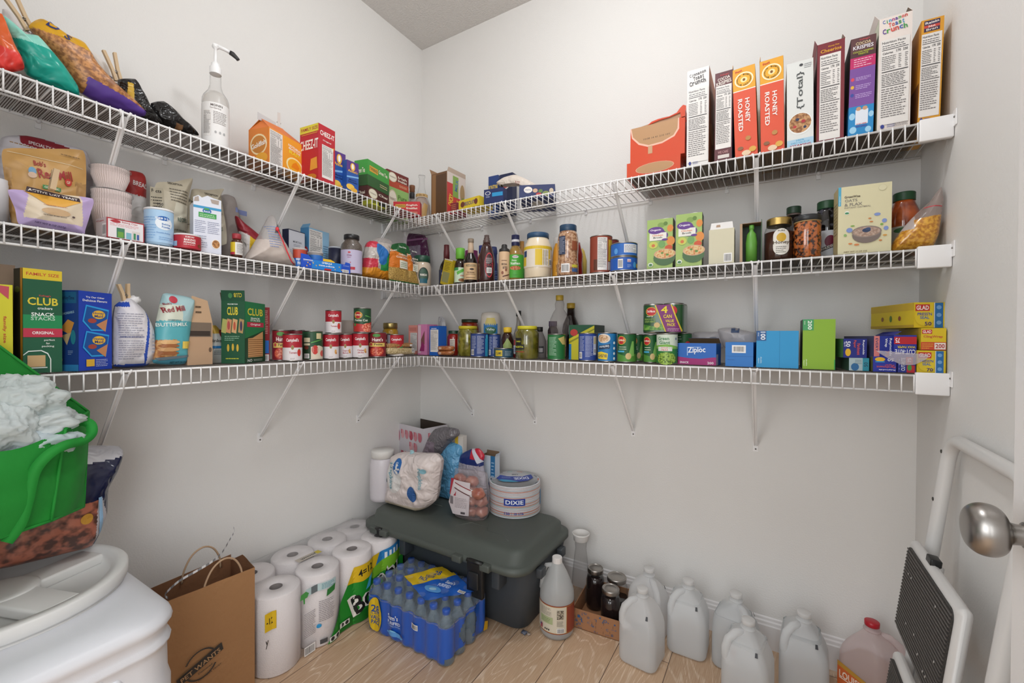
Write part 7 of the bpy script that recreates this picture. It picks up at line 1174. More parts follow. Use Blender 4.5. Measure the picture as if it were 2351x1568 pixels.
b = MB(); cf = cyl(rp*1.012, hp*.42); w_ = rp*.8; f2 = lambda a, c_, o: cf(a-w_/2, c_, o)
art(b, [('r', 0, 0, 1, 1, '#1f3a94'), ('t', 'DIXIE', .5, .5, .6, .84, '#eef2f8')], w_, hp*.22, f2, seg=.012); b.build('side_label', e); b = MB(); f3 = lambda a, c_, o: cyl(rp*1.012, hp*.1)(a-w_/2, c_, o)
art(b, [('t', '150', .15, .5, .6, .26, '#24409c'), ('r', .36, .1, .37, .9, '#24409c'), ('t', '10 1/16', .7, .5, .6, .44, '#24409c')], w_, hp*.14, f3, seg=.012); b.build('size_label', e); b = MB()
art(b, [('r', 0, 0, .06, 1, '#2a3a8c'), ('r', .94, 0, 1, .7, '#2a7ab0')], rp*2.9, hp*.7, lambda a, c_, o: cyl(rp*1.01, hp*.25)(a-rp*1.45, c_, o), seg=.012); b.build('side_print', e)
MB().lathe([(rp*1.005, .001), (rp*1.012, .004), (rp*1.012, hp-.002), (rp*.99, hp+.0012), (.0004, hp+.0014)], mat('#c9c9cc', .06, 'film', a=.06), 56).build('shrink_film', e)
# ================================================================== PAPER TOWELS
TR_, TH = .078, .268; xs_ = (.099, .259); ys_ = [-.989, -.830, -.674, -.532]
e = empty('paper_towel_pack', (0, 0, 0)); tag(e, 'wrapped eight-roll pack of white paper towels along the left wall', 'paper towels')
PTW = mat('#e2dcdc', .85, 'bumpy', s=260, d=.0016, st=.8)
proto = None
for x in xs_:
    for y in ys_:
        if proto is None:
            b = MB(); b.lathe([(.0205, .004), (TR_-.004, .001), (TR_-.001, .006), (TR_-.001, TH-.007), (TR_-.006, TH-.001), (.022, TH-.002), (.0205, TH-.004)], PTW, 44, cap=False)
            b.lathe([(.0205, .004), (.0205, TH-.003)], '#8d8482', 24, cap=False); b.lathe([(.0004, TH-.03), (.0205, TH-.03)], '#6e6563', 24); proto = b.build('paper_roll', e, (x, y, 0))
        else: q = proto.copy(); COL.objects.link(q); q.parent = e; q.location = (x, y, 0)
# clear film hull with scalloped front
def xf_(y, k=.80):
    dy = min(abs(y-q) for q in ys_); return xs_[1]+(TR_+.0012)*max(k, math.sqrt(max(0, 1-(dy/TR_)**2)))
def hull(z, s=0):
    pts = []; N = 44
    for i in range(N+1): y = ys_[0]-TR_*.72+i*(ys_[3]-ys_[0]+TR_*1.44)/N; pts.append((xf_(y)-s, y, z))
    for q in range(1, 8): a = R(45-90*0+q*90/8-0); pts.append((xs_[1]+(TR_+.001-s)*cos(R(45)+R(q*11)), ys_[3]+(TR_+.001-s)*sin(R(45)+R(q*11)), z))
    pts += [(xs_[0], ys_[3]+TR_+.001-s, z), (.016+s, ys_[3]+TR_*.6, z), (.016+s, ys_[0]-TR_*.6, z), (xs_[0], ys_[0]-TR_-.001+s, z)]
    for q in range(0, 8): a = R(-95+q*6); pts.append((xs_[1]+(TR_+.001-s)*cos(a), ys_[0]+(TR_+.001-s)*sin(a), z))
    return pts
b = MB(); b.loft([hull(.001, .01), hull(.008), hull(TH-.006), hull(TH+.0006, .008)], mat('#d8d6d8', .1, 'film', a=.05, bump=18)); b.build('clear_film', e)
yb = ys_[0]-TR_*.95; WLn = ys_[3]+TR_*.95-yb
def ff(a, c_, o): return (xf_(yb+a)+.0008+o, yb+a, .004+c_)
b = MB()
art(b, [('r', 0, .63, .058, .86, '#d9b41c'), ('t', '-12', .028, .75, .08, .038, '#1a1a1a', 2), ('t', 'y', .012, .47, .10, .016, '#1a1a1a'),
    ('r', .235, .80, .42, .90, '#b9d0d2'), ('r', .27, .80, .31, .90, '#6a7478'), ('l', .33, .81, .41, .89, 4, '#4a8a9c'), ('p', [(.222, .72), (.218, .79), (.20, .79), (.205, .86), (.235, .88), (.255, .84), (.245, .79), (.23, .79), (.23, .72)], '#4a9a4c'), ('p', [(.355, .69), (.41, .73), (.415, .82), (.36, .78)], '#2f7a38'),
    ('l', .225, .24, .30, .58, 14, '#8a8488'), ('l', .315, .36, .41, .66, 12, '#8a8488'), ('e', .315, .31, .013, .028, '#2a94cc'), ('bar', .225, .0, .295, .12), ('r', .32, .05, .36, .11, '#4a4a4c'),
    ('p', [(.36, .0), (1.0, .0), (1.0, .70), (.90, .72), (.76, .70), (.52, .64), (.47, .45), (.43, .25)], '#1f8a2a'), ('p', [(.40, .0), (1, 0), (1, .22), (.7, .16), (.5, .16)], '#136a1c'),
    ('p', [(.517, .64), (.567, .86), (.78, .88), (.735, .64), (.62, .61)], '#dcb61c'), ('t', '4=12', .648, .755, .11, .115, '#1a1a1a', 7), ('p', [(.78, .88), (1, .97), (1, .68), (.85, .66), (.735, .64)], '#2a80c0')] +
    [('r', .815+.032*i, .72+.012*i, .833+.032*i, .85+.012*i, '#e8eef2') for i in range(4)] +
    [('p', [(.68, .62), (.74, .70), (.85, .78), (.97, .80), (.99, .66), (.86, .58), (.72, .52)], '#7ab82c'), ('p', [(.64, .46), (.67, .62), (.70, .66), (.68, .48)], '#4ab0d8'), ('t', 'Bounty', .742, .38, .44, .42, '#e8e4dc', 19), ('t', 'Bounty', .745, .375, .38, .38, '#141414', 19),
     ('r', .37, .02, .45, .09, '#e4e2da'), ('e', .39, .055, .013, .028, '#2a2a2a'), ('e', .43, .055, .013, .028, '#2a2a2a'), ('r', .455, .08, .53, .15, '#e4e2da'), ('e', .475, .115, .013, .028, '#2a2a2a'), ('e', .51, .115, .013, .028, '#2a2a2a')], WLn, TH-.008, ff, seg=.012, soft=True)
b.build('wrap_print', e)
b = MB(); art(b, [('r', 0, 0, 1, 1, '#b9b0a4'), ('t', 'Bounty', .5, .5, .5, .7, '#1c1c1c', 180), ('r', .8, .1, .98, .9, '#c8b43a')], .10, .03, lambda a, c_, o: (.16+c_, -.86+a, TH+.002+o)); b.build('top_print', e)
# ================================================================== WATER BOTTLES
BX, BY = .411, -.677; PX, PY, BR, BH = .0582, .0620, .0285, .186
e = empty('water_bottle_pack', (BX+3*PX, BY+1.5*PY, 0)); e0 = e; tag(e, 'blue wrapped value pack of small water bottles on the floor before the trunk', 'water pack')
WAT = mat('#8fa4b4', .06, 'film', a=.3); CAPB = mat('#2350a8', .35); SM = mat('#1b55b4', .28, 'gloss')
pb = pc = None
for i in range(7):
    for j in range(4):
        lx, ly = (i-3)*PX, (j-1.5)*PY
        if pb is None:
            k = BR; pr = [(k*.8, .001), (k, .006), (k, .03), (k*.94, .035), (k, .04), (k, .055), (k*.94, .06), (k, .066), (k, .10), (k*.95, .112), (k*.8, .132), (k*.5, .152), (k*.42, .160), (k*.42, .172)]
            pb = MB().lathe(pr, WAT, 20).build('water_bottle', e, (lx, ly, 0)); pc = MB().lathe([(k*.47, .170), (k*.5, .171), (k*.5, .184), (k*.46, .186), (0.0004, .186)], CAPB, 18).build('bottle_cap', pb)
        else: q = pb.copy(); COL.objects.link(q); q.parent = e; q.location = (lx, ly, 0); q2 = pc.copy(); COL.objects.link(q2); q2.parent = q
# blue wrap : scalloped band round the pack
hx, hy = 3*PX, 1.5*PY
def outl(n=10, grow=.0012, kmin=.78):
    pts = []
    def add(px_, py_): pts.append((px_, py_))
    r_ = BR+grow
    for i in range(7*n+1):
        x = -hx-BR*.7+i*(2*hx+BR*1.4)/(7*n); dx = min(abs(x-(q-3)*PX) for q in range(7)); add(x, -hy-r_*max(kmin, math.sqrt(max(0, 1-(dx/r_)**2))))
    for i in range(1, 4*n):
        y = -hy-BR*.7+i*(2*hy+BR*1.4)/(4*n); dy = min(abs(y-(q-1.5)*PY) for q in range(4)); add(hx+r_*max(kmin, math.sqrt(max(0, 1-(dy/r_)**2))), y)
    for i in range(7*n+1):
        x = hx+BR*.7-i*(2*hx+BR*1.4)/(7*n); dx = min(abs(x-(q-3)*PX) for q in range(7)); add(x, hy+r_*max(kmin, math.sqrt(max(0, 1-(dx/r_)**2))))
    for i in range(1, 4*n):
        y = hy+BR*.7-i*(2*hy+BR*1.4)/(4*n); dy = min(abs(y-(q-1.5)*PY) for q in range(4)); add(-hx-r_*max(kmin, math.sqrt(max(0, 1-(dy/r_)**2))), y)
    return pts
OL = outl(); NN = len(OL)
b = MB(); zs_ = [.001+.0094*i for i in range(16)]; vs = []
for z in zs_:
    for i, (x, y) in enumerate(OL):
        wob = .0012*noise.noise(Vector((x*60, y*60, z*60))); k = 1-.35*max(0, .012-z)/.012*.2
        top = z if z < .1 else z-.004+.006*noise.noise(Vector((x*30, y*30, 2)))
        vs.append((x*k*(1+wob), y*k*(1+wob*2), max(top, .001)))
fsb = []
for k in range(len(zs_)-1):
    for i in range(NN):
        j = (i+1) % NN; x, y = OL[i]; z = zs_[k]+.004
        if x > hx+BR*.5 and (y/.052)**2+((z-.078)/.048)**2 < 1 : continue        # hand hole in the end wrap
        if x > hx+BR*.4 and z < .03+.0*y and y < .03: continue
        fsb.append((k*NN+i, k*NN+j, (k+1)*NN+j, (k+1)*NN+i))
b.add(vs, fsb, SM, True); b.build('blue_wrap', e)
def wf(a, c_, o):       # front of the wrap
    x = -hx-BR*.7+a; dx = min(abs(x-(q-3)*PX) for q in range(7)); r_ = BR+.0035
    return (x, -hy-r_*max(.80, math.sqrt(max(0, 1-(dx/r_)**2)))-.0012-o, c_+.002)
b = MB(); WF = 2*hx+BR*1.4
art(b, [('e', .115, .5, .095, .47, '#d9b71f'), ('t', '28', .12, .66, .2, .11, '#1f4a94'), ('t', '.5 L BOTTLES', .12, .53, .05, .12, '#1f4a94'), ('t', 'VALUE', .125, .42, .11, .13, '#1f4a94'), ('t', 'PACK', .13, .29, .11, .12, '#1f4a94'),
        ('t', "Sam's", .355, .66, .13, .13, '#dfe8f6'), ('t', 'PURIFIED', .37, .52, .08, .16, '#cfdcf2'), ('t', 'DRINKING WATER', .37, .44, .035, .16, '#8fb4e4'), ('e', .36, .28, .04, .05, '#7fc0e8'), ('e', .39, .23, .11, .06, '#5a9cdc')], WF, .138, wf, seg=.007, soft=True)
b.build('front_print', e); b = MB(); art(b, [('bar', .595, .62, .68, .76)], WF, .138, wf, seg=.007, soft=True); b.build('barcode', e)
b = MB()
def tf(a, c_, o): 
    x = -.06+a; y = -.085+c_; return (x, y, .1875+o+.0012*sin(x*108)+.0012*sin(y*101))
art(b, [('p', [(0, .25), (.55, -.08), (1.0, .72), (.42, 1.1)], '#1f5cb8'), ('p', [(0, .25), (.12, .2), (.52, 1.02), (.42, 1.1)], '#d9b71f'), ('p', [(-.14, .35), (.14, .18), (.50, 1.02), (.16, 1.15)], '#dcb91f'), ('t', '28', .24, .86, .16, .12, '#1f4a94', 14), ('t', 'VALUE', .20, .66, .12, .15, '#1f4a94', 14), ('t', 'PACK', .16, .51, .12, .14, '#1f4a94', 14),
        ('t', "Sam's", .58, .70, .13, .15, '#dfe8f6', 12), ('t', 'PURIFIED', .55, .53, .10, .20, '#cfdcf2', 12), ('e', .46, .3, .14, .12, '#5a9cdc'), ('e', .46, .3, .06, .06, '#a9d4f0'), ('bar', .8, .5, .92, .58)], .26, .17, tf, seg=.012, soft=True)
b.build('top_label', e)
b = MB(); N2 = [(x*1.004, y*1.004) for x, y in OL]
rings = [[(x, y, .132) for x, y in N2], [(x*.985, y*.98, .15) for x, y in N2], [(x*.93, y*.9, .176) for x, y in N2], [(x*.86, y*.80, .1872) for x, y in N2]]
b.loft(rings, mat('#c9d4dc', .08, 'film', a=.07, bump=60)); b.build('clear_film', e)
b = MB(); b.add([(hx+BR+.0026, -.004, .092), (hx+BR+.0026, .022, .094), (hx+BR+.0026, .02, .128), (hx+BR+.0026, -.002, .126)], [(0, 1, 2, 3)], '#24408c') if False else None
# yellow corner of the wrap
art(b, [('p', [(.0, .2), (.9, .0), (1, .75), (.3, 1)], '#d9a91f')], .03, .04, lambda a, c_, o: (hx+BR+.0022+o, hy-.004+a, .005+c_)); b.build('corner_print', e)
# ================================================================== JUGS, JARS, CARDBOARD TRAY
MILK = mat('#f6f7f8', .3, 'milk', a=.62)
def jug(label, cx, cy, h=.25, rz=0, level=.8, liq='#b9c4cc', capc=None, tint=None, tag_=None, lab=None, shell=None, lean=0):
    c = Vector((cx, cy, 0)); e = empty('gallon_jug', lay(c), facing(c)+R(rz)); tag(e, label, 'jug', 'translucent gallon jugs on the floor')
    hw = .0665; k = h/.25; m_ = shell or MILK; spec = [(0, .86, 0), (.004, .95, 0), (.012, 1, 0), (.045, 1, 0), (.09, 1.0, 0), (.128, .99, 0), (.15, .93, .003), (.175, .80, .008), (.195, .62, .010), (.21, .42, .006), (.218, .30, .001), (.222, .27, 0)]
    def rg(z, s, dx, g=0):
        a_ = hw*s-g; rr_ = a_*(.42 if s > .6 else .8); return [(x-dx*.8, y+dx*.8, zz) for x, y, zz in rr_ring(-a_, -a_, a_, a_, rr_, z*k, 5)]
    b = MB(); b.loft([rg(*q) for q in spec], m_); 
    b.lathe([(.0185, .219*k), (.022, .222*k), (.022, .226*k), (.0165, .228*k), (.0165, .236*k)], m_, 24); b.build('body', e)
    b = MB(); b.lathe([(.018, .235*k), (.0192, .236*k), (.0192, .249*k), (.0175, .25*k), (.0004, .25*k)], capc or mat('#f0efee', .35, 'milk', a=.85), 28); b.build('cap', e)
    b = MB(); H_ = [(-.012, -.012, .212), (-.034, -.034, .208), (-.050, -.050, .190), (-.056, -.056, .165), (-.056, -.056, .140), (-.050, -.050, .122), (-.036, -.036, .112)]
    b.tube([(x+.004, y+.004, z*k) for x, y, z in H_], [.010, .0115, .012, .012, .012, .0125, .012], m_, 12); b.build('handle', e)
    if level > 0:
        zl = level*.2; L_ = [q for q in spec if q[0] < zl]; L_ = L_+[(zl, L_[-1][1], L_[-1][2])]
        b = MB(); b.loft([rg(max(z, .002), s, d, .0012) for z, s, d in L_], mat('#dfe4e6' if liq[1] in 'b' and liq != '#b98a4c' else liq, .15, 'film', a=.2)); b.build('contents', e)
    b = MB()
    if lab: art(b, lab, .10, .10*k, lambda a, c_, o: (-.05+a, -hw-.0008-o, .03*k+c_)); b.build('label', e)
    else:
        b.add([(.030, -hw*.80, .170*k), (.038, -hw*.78, .170*k), (.036, -hw*.70, .182*k), (.030, -hw*.72, .182*k)], [(0, 1, 2, 3)], '#34353a')
        b.build('date_stamp', e)
    return e
def capat(px, py): return at(px, py, 2, .25)
for (px, py, rz, lv, lb, lq) in ((1475, 1349, -20, .36, 'gallon jug half full of cloudy water, nearest the cardboard tray', '#b8aaa8'), (1490, 1303, 70, .0, 'empty-looking gallon jug behind the half full one', '#a9aeb4'), (1581, 1330, -8, .92, 'full gallon jug third from the cardboard tray, right of the half full one', '#b4c4c8'),
        (1690, 1360, 78, .9, 'gallon jug with an orange sticker on its left side, by the wall', '#aab6bc'), (1718, 1421, -12, .93, 'gallon jug nearest the viewer, in front of the stickered one', '#b4c0c8'), (1846, 1404, 0, .93, 'full gallon jug between the nearest one and the red capped one', '#aeb8bc')):
    c = capat(px, py); e = jug(lb, c.x, min(c.y, -.085), rz=rz, level=lv, liq=lq)
    if 'sticker' in lb and 'front' not in lb:
        b = MB(); art(b, [('r', 0, 0, 1, 1, '#c8533c'), ('r', 0, .7, 1, 1, '#d9a08c'), ('l', .2, .15, .8, .6, 3, '#e8d8d0')], .014, .05, lambda a, c_, o: (-.0672-o, .0-a, .05+c_)); b.build('sticker', e)
c = capat(2005, 1422)
PINKM = mat('#ecdcdc', .3, 'milk', a=.6)
jug('pinkish tea jug with a red cap and an orange label, rightmost jug on the floor', c.x-.005, -.10, rz=150, level=.55, liq='#b98a4c', capc=mat('#b01828', .35), shell=PINKM)
e = [o for o in bpy.data.objects if o.get('label', '').startswith('pinkish')][0]
for ch in list(e.children):
    if ch.name.startswith('date_stamp'): bpy.data.objects.remove(ch)
b = MB(); art(b, [('r', 0, 0, 1, .8, '#c8602c'), ('p', [(0, .8), (1, .6), (1, .75), (0, 1)], '#b98a34'), ('t', 'LOUISIANA', .5, .5, .3, .9, '#e8d8c8'), ('r', .05, .3, .95, .34, '#e8d8c8')], .115, .075, lambda a, c_, o: (.0575-a, .0672+o, .03+c_)); b.build('label', e)
# vinegar bottle
c = at(1275, 1278, 2, .285); k_ = .066; e = empty('vinegar_jug', lay(Vector((c.x+.008, c.y, 0))), facing(c)); tag(e, 'round clear plastic vinegar jug with a cream and rust label and white cap', 'jug')
VP = mat('#eef0f0', .2, 'milk', a=.62)
MB().lathe([(k_*.88, .001), (k_*.98, .012), (k_, .03), (k_, .142), (k_*.97, .165), (k_*.82, .195), (k_*.55, .235), (k_*.32, .262), (k_*.26, .268)], VP, 40).build('body', e)
MB().lathe([(k_*.85, .003), (k_*.95, .013), (k_*.97, .03), (k_*.97, .142), (k_*.94, .165), (k_*.80, .19), (.0004, .19)], mat('#c8ccce', .2, 'film', a=.15), 32).build('contents', e)
b = MB(); ribcap(b, k_*.29, .266, .287, '#dedad8'); b.build('cap', e)
b = MB(); b.tube([(-k_*.25, 0, .255), (-k_*.62, 0, .252), (-k_*.8, 0, .225), (-k_*.86, 0, .19), (-k_*.9, 0, .165)], .009, VP, 10); b.build('handle', e)
b = MB(); CL = cyl(k_*1.006, .028); AL = k_*2.9; f4 = lambda a, c_, o: CL(a-AL/2, c_, o)
art(b, [('r', 0, 0, 1, 1, '#8f3f2c'), ('r', .0, .03, .7, .97, '#d3cbb8'), ('r', 0, .955, 1, .97, '#b98a4a'), ('r', 0, .03, 1, .045, '#b98a4a'), ('r', .69, .03, .7, .97, '#b98a4a'), ('l', .14, .62, .40, .9, 7, '#8a8478'), ('r', .14, .34, .42, .58, '#a9b488'), ('l', .17, .38, .38, .54, 3, '#7a8460'), ('r', .5, .55, .63, .86, mat('#4a4038', .5, 'speck', c2='#b9b09c', s=200)), ('l', .5, .3, .63, .5, 5, '#6a665e'), ('bar', .5, .06, .64, .24), ('r', .14, .1, .2, .26, '#a8505a'), ('r', .14, .19, .17, .26, '#34447c'), ('e', .27, .15, .014, .03, '#2a2a2a'), ('e', .31, .15, .014, .03, '#2a2a2a'), ('e', .35, .15, .014, .03, '#2a2a2a')], AL, .106, f4, seg=.01, soft=True); b.build('label', e)
# carafe
c = at(1316, 1218, 2, .292); c.y = min(c.y, -.06); e = empty('carafe', lay(Vector((max(c.x, 1.024), c.y, 0)))); tag(e, 'clear waisted carafe with a white lid behind the vinegar jug', 'carafe')
MB().lathe([(.032, .001), (.038, .01), (.039, .06), (.035, .12), (.028, .19), (.0235, .225), (.026, .255), (.031, .272)], mat('#8a8684', .05, 'film', a=.16), 32).build('body', e)
MB().lathe([(.029, .258), (.031, .26), (.032, .275), (.037, .285), (.038, .290), (.034, .291), (.035, .287), (.0004, .287)], '#dcd9d6', 36).build('cap', e)
# printed cardboard tray with three jars
p0 = at(1315, 1437, 2, 0); p1 = at(1424, 1472, 2, 0); ang = math.atan2(p1.y-p0.y, p1.x-p0.x); w = (p1-p0).length; d = .185; h = .075
ex = Vector((cos(ang), sin(ang), 0)); ey = Vector((-sin(ang), cos(ang), 0)); c = (p0+p1)/2+ey*(d/2-.005); 
e = empty('cardboard_tray', lay(c), ang); tag(e, 'low corrugated cardboard tray printed with blue marks, holding three jars', 'tray')
KRF = mat('#a07250', .8, 'bumpy', s=300, d=.0004, st=.4); t = .003
b = MB(); b.box(-w/2, -d/2, 0, w/2, d/2, t, KRF); b.box(-w/2, -d/2, 0, w/2, -d/2+t, h, KRF); b.box(-w/2, d/2-t, 0, w/2, d/2, h*1.35, KRF); b.box(-w/2, -d/2, 0, -w/2+t, d/2, h, KRF); b.box(w/2-t, -d/2, 0, w/2, d/2, h, KRF)
rn = random.Random(9); IT = []
for i in range(34):
    u, v = rn.uniform(.03, .95), rn.uniform(.05, .92); s_ = rn.uniform(.02, .06)
    IT.append(('t', rn.choice('CIUTLJS'), u, v, s_*2.4, s_, rn.choice(['#2f5a8c', '#3a5f86', '#54607a']), rn.choice([0, 90, 180])))
for i in range(16):
    u, v = rn.uniform(.03, .9), rn.uniform(.05, .9); IT.append(('r', u, v, u+.006, v+rn.uniform(.05, .16), '#5a4636'))
art(b, IT, w, h, lambda a, c_, o: (-w/2+a, -d/2-o, c_)); b.build('body', e)
DJ = mat('#1a0c0c', .08, 'gloss')
for px, py, hj, rj, lb, dk in ((1367, 1303, .165, .037, 'dark filled canning jar with a silver lid at the left of the tray', 1), (1416, 1323, .155, .044, 'wide canning jar with a big silver lid at the back of the tray', .6), (1402, 1350, .150, .038, 'dark filled canning jar with a silver lid at the front of the tray', 1)):
    c = at(px, py, 2, hj+.004); c.z = .004; e = empty('canning_jar', lay(c), facing(c)); tag(e, lb, 'jar', 'silver lidded canning jars')
    MB().lathe([(rj*.85, 0), (rj*.98, .006), (rj, .02), (rj, hj*.68), (rj*.96, hj*.76), (rj*.84, hj*.84), (rj*.82, hj*.92)], GLASS, 32).build('body', e)
    zf = hj*.8*dk; MB().lathe([(rj*.82, .003), (rj*.95, .008), (rj*.965, .02), (rj*.965, min(zf, hj*.68)), (rj*.86 if dk == 1 else rj*.965, zf), (.0004, zf)], DJ, 28).build('contents', e)
    b = MB(); n_ = 36; b.lathe([(rj*.86, hj*.885), (rj*.89, hj*.90), (rj*.87, hj*.93), (rj*.89, hj*.95), (rj*.88, hj*.985), (rj*.85, hj*1.0), (rj*.80, hj*.997), (rj*.78, hj*.985), (rj*.6, hj*.985), (rj*.58, hj*.99), (.0004, hj*.99)], mat('#a8a39e', .32, 'metal'), 40); b.build('cap', e)
b = MB(); b.sphere((.0, 0, .006), .012, .008, .006, mat('#5a6070', .4), 6, .9, 2); b.sphere((.018, .004, .004), .008, .006, .004, mat('#a89a90', .4), 6, .9, 5); c = at(1203, 1456, 2, 0); tag(b.build('plastic_scrap', loc=lay(c)), 'tiny crumpled scrap on the floor at the foot of the trunk', 'scrap')
# ================================================================== BIN, PET FOOD BAG, TOTE, PAPER BAG
WB = mat('#d3d4d9', .38, 'bumpy', s=500, d=.0003, st=.4)
e = empty('food_container', (.36, -1.655, 0)); tag(e, 'large white plastic pet food container with a round screw lid', 'container')
def q_(s, z, ch, g=0): return [(x, y, z) for x, y, _ in rr_ring(-.27*s+g, -.265*s+g, .268*s-g, .252*s-g, ch, z, 5)]
b = MB(); rings = [q_(.90, 0, .06), q_(.94, .01, .07), q_(.97, .10, .07), q_(.98, .20, .07), q_(.985, .27, .07)]
rings += [q_(.985, .38, .07), q_(.968, .40, .07), q_(.965, .452, .07), q_(.97, .462, .07), q_(.985, .468, .07), q_(.988, .474, .07), q_(.968, .482, .07), q_(.965, .496, .07), q_(.985, .506, .075), q_(1.0, .514, .075), q_(.995, .524, .08), q_(.96, .534, .085), q_(.86, .545, .11), q_(.80, .548, .12)]
b.loft(rings, WB); b.build('body', e)
b = MB()
for (y, z, ry, rz_) in ((-.02, .25, .034, .026), (-.055, .287, .013, .017), (-.025, .30, .013, .018), (.008, .30, .013, .018), (.036, .283, .013, .017)): b.sphere((.258, y+.10, z+.150), .006, ry, rz_, WB, 8)
b.build('paw_emblem', e)
LM = mat('#d9d8d6', .35); lo = Vector((-.055, .035, 0)); b = MB(); Rl = .207; zt = .585
b.lathe([(Rl*.93, .546), (Rl*.98, .547), (Rl*.98, .550), (Rl*.95, .552), (Rl, .556), (Rl*1.01, .560), (Rl*1.01, zt-.004), (Rl*.99, zt), (Rl*.90, zt), (Rl*.885, zt-.006), (Rl*.86, zt-.006), (Rl*.84, zt-.028), (.0004, zt-.028)], LM, 64, c=(lo.x, lo.y))
for a in (0, 90): 
    i0 = len(b.v); b.rbox(-Rl*.86, -.036, zt-.03, Rl*.86, .036, zt-.005, .006, LM); b.xf(Matrix.Translation((lo.x, lo.y, 0)) @ Matrix.Rotation(R(a+20), 4, 'Z'), i0)
b.lathe([(.062, zt-.03), (.062, zt-.004), (.058, zt-.002), (.05, zt-.0005), (.0004, zt-.0005)], LM, 40, c=(lo.x, lo.y)); b.build('screw_lid', e)
NB = mat('#12183a', .18, 'foil', s=18); ME = mat('#4a2a22', .35, 'speck', c2='#a8624c', s=45, coat=.4)
def dfc(u, v, f):
    if v > .80: return mat('#c9c6ca', .4, 'foil')
    if v > .70 and u > .5: return mat('#b9b7bc', .4, 'foil')
    if u > .80+.04*sin(v*9): return NB
    if v < .42: return ME if u < .74 else mat('#b8b4b8', .4)
    return NB
obag('pet_food_bag', 'large bag with navy side, white folded top and a meat picture, on the container', 'bag', 'L3', .20, [(-60, 1000), (100, 1022), (200, 1024), (274, 1026), (262, 1070), (240, 1110), (236, 1170), (222, 1210), (200, 1250), (180, 1272), (0, 1300), (-80, 1300)], .20, dfc, [('e', .66, .30, .045, .04, '#b8862c'), ('l', .05, .42, .7, .45, 1, '#c9b9a0'), ('p', [(.74, .44), (.77, .44), (.80, .1), (.72, 0), (.70, .0), (.77, .12)], '#8fb4d4')], seed=71, nz=.006, z0=.5862, q=.4)
# green tote with plastic bags
GM_ = mat('#12862a', .75, 'bumpy', s=1500, d=.0003, st=.6); GD = mat('#12862a', .75, 'bumpy', s=1500, d=.0003, st=.6)
tb = [at(118, 1195, 0, .435), at(192, 1163, 0, .33)]; tt = [at(150, 985, 0, .435), at(203, 945, 0, .33)]
t2_y = at(-60, 752, 0, .305).y; b1 = at(-190, 1300, 0, .49); b2 = Vector((.285, t2_y, tb[1].z)); t1 = at(-190, 1005, 0, .50); t2 = at(-60, 752, 0, .305)
o_ = Vector((.30, -1.66, .70)); e = empty('tote_bag', o_); tag(e, 'bright green shopping tote stuffed with white plastic bags', 'bag')
B_ = [tb[0], tb[1], b2, b1]; T_ = [tt[0], tt[1], t2, t1]; cen = sum(B_+T_, Vector())/8
b = MB(); n = 14; outer = []
def panel(p00, p10, p01, p11, bulge, dip=0):
    nv = (p10-p00).cross(p01-p00).normalized(); 
    if nv.dot((p00+p11)/2-cen) < 0: nv = -nv
    for sgn in (0, 1):
        vs = []
        for j in range(n+1):
            for i in range(n+1):
                u, v = i/n, j/n; p = p00.lerp(p10, u).lerp(p01.lerp(p11, u), v)
                p = p+nv*(bulge*sin(pi*u)*sin(pi*v*.9+.1)+.005*noise.noise(p*22)-.0025*sgn)+Vector((0, 0, -dip*sin(pi*u)*v*v))
                vs.append(tuple(p-o_))
        fs = [(j*(n+1)+i, j*(n+1)+i+1, (j+1)*(n+1)+i+1, (j+1)*(n+1)+i) for j in range(n) for i in range(n)]
        b.add(vs, fs, GM_, True)
panel(B_[3], B_[0], T_[3], T_[0], .02, .035); panel(B_[0], B_[1], T_[0], T_[1], .012); panel(B_[1], B_[2], T_[1], T_[2], .01); panel(B_[2], B_[3], T_[2], T_[3], .0); panel(B_[0], B_[1], B_[3], B_[2], .0)
b.build('body', e)
b = MB()      # sewn edges
for p in ((B_[0], T_[0]), (B_[1], T_[1]), (B_[0], B_[1]), (T_[0], T_[1]), (T_[1], T_[2]), (B_[3], B_[0])): b.tube([tuple(p[0].lerp(p[1], i/8)-o_) for i in range(9)], .0032, GM_, 6)
b.build('seam', e)
def strap(pts, wd, name='handle'):
    b = MB(); P_ = [Vector(p) for p in smooth_pts(pts, 5)]; vs = []
    for i, p in enumerate(P_):
        t_ = (P_[min(i+1, len(P_)-1)]-P_[max(i-1, 0)]).normalized(); vw = (p-CP).normalized(); s_ = t_.cross(vw).normalized()*wd/2; nn = s_.cross(t_).normalized()*.0012
        vs += [tuple(p-s_-nn-o_), tuple(p+s_-nn-o_), tuple(p+s_+nn-o_), tuple(p-s_+nn-o_)]
    fs = [(4*i+a, 4*i+(a+1) % 4, 4*i+4+(a+1) % 4, 4*i+4+a) for i in range(len(P_)-1) for a in range(4)]
    b.add(vs, fs, GM_, True); b.build(name, e)
def fp_(u, v, off=.024): return (B_[3].lerp(B_[0], u)).lerp(T_[3].lerp(T_[0], u), v)+Vector((cos(R(-45)), sin(R(-45)), 0))*off
strap([at(15, 1245, 0, .455), at(45, 1205, 0, .462), at(62, 1150, 0, .466), at(78, 1085, 0, .47), at(110, 1045, 0, .472), at(150, 1022, 0, .465), at(190, 1012, 0, .44), at(210, 995, 0, .415), at(208, 975, 0, .40), at(190, 968, 0, .39), at(165, 975, 0, .385)], .019)
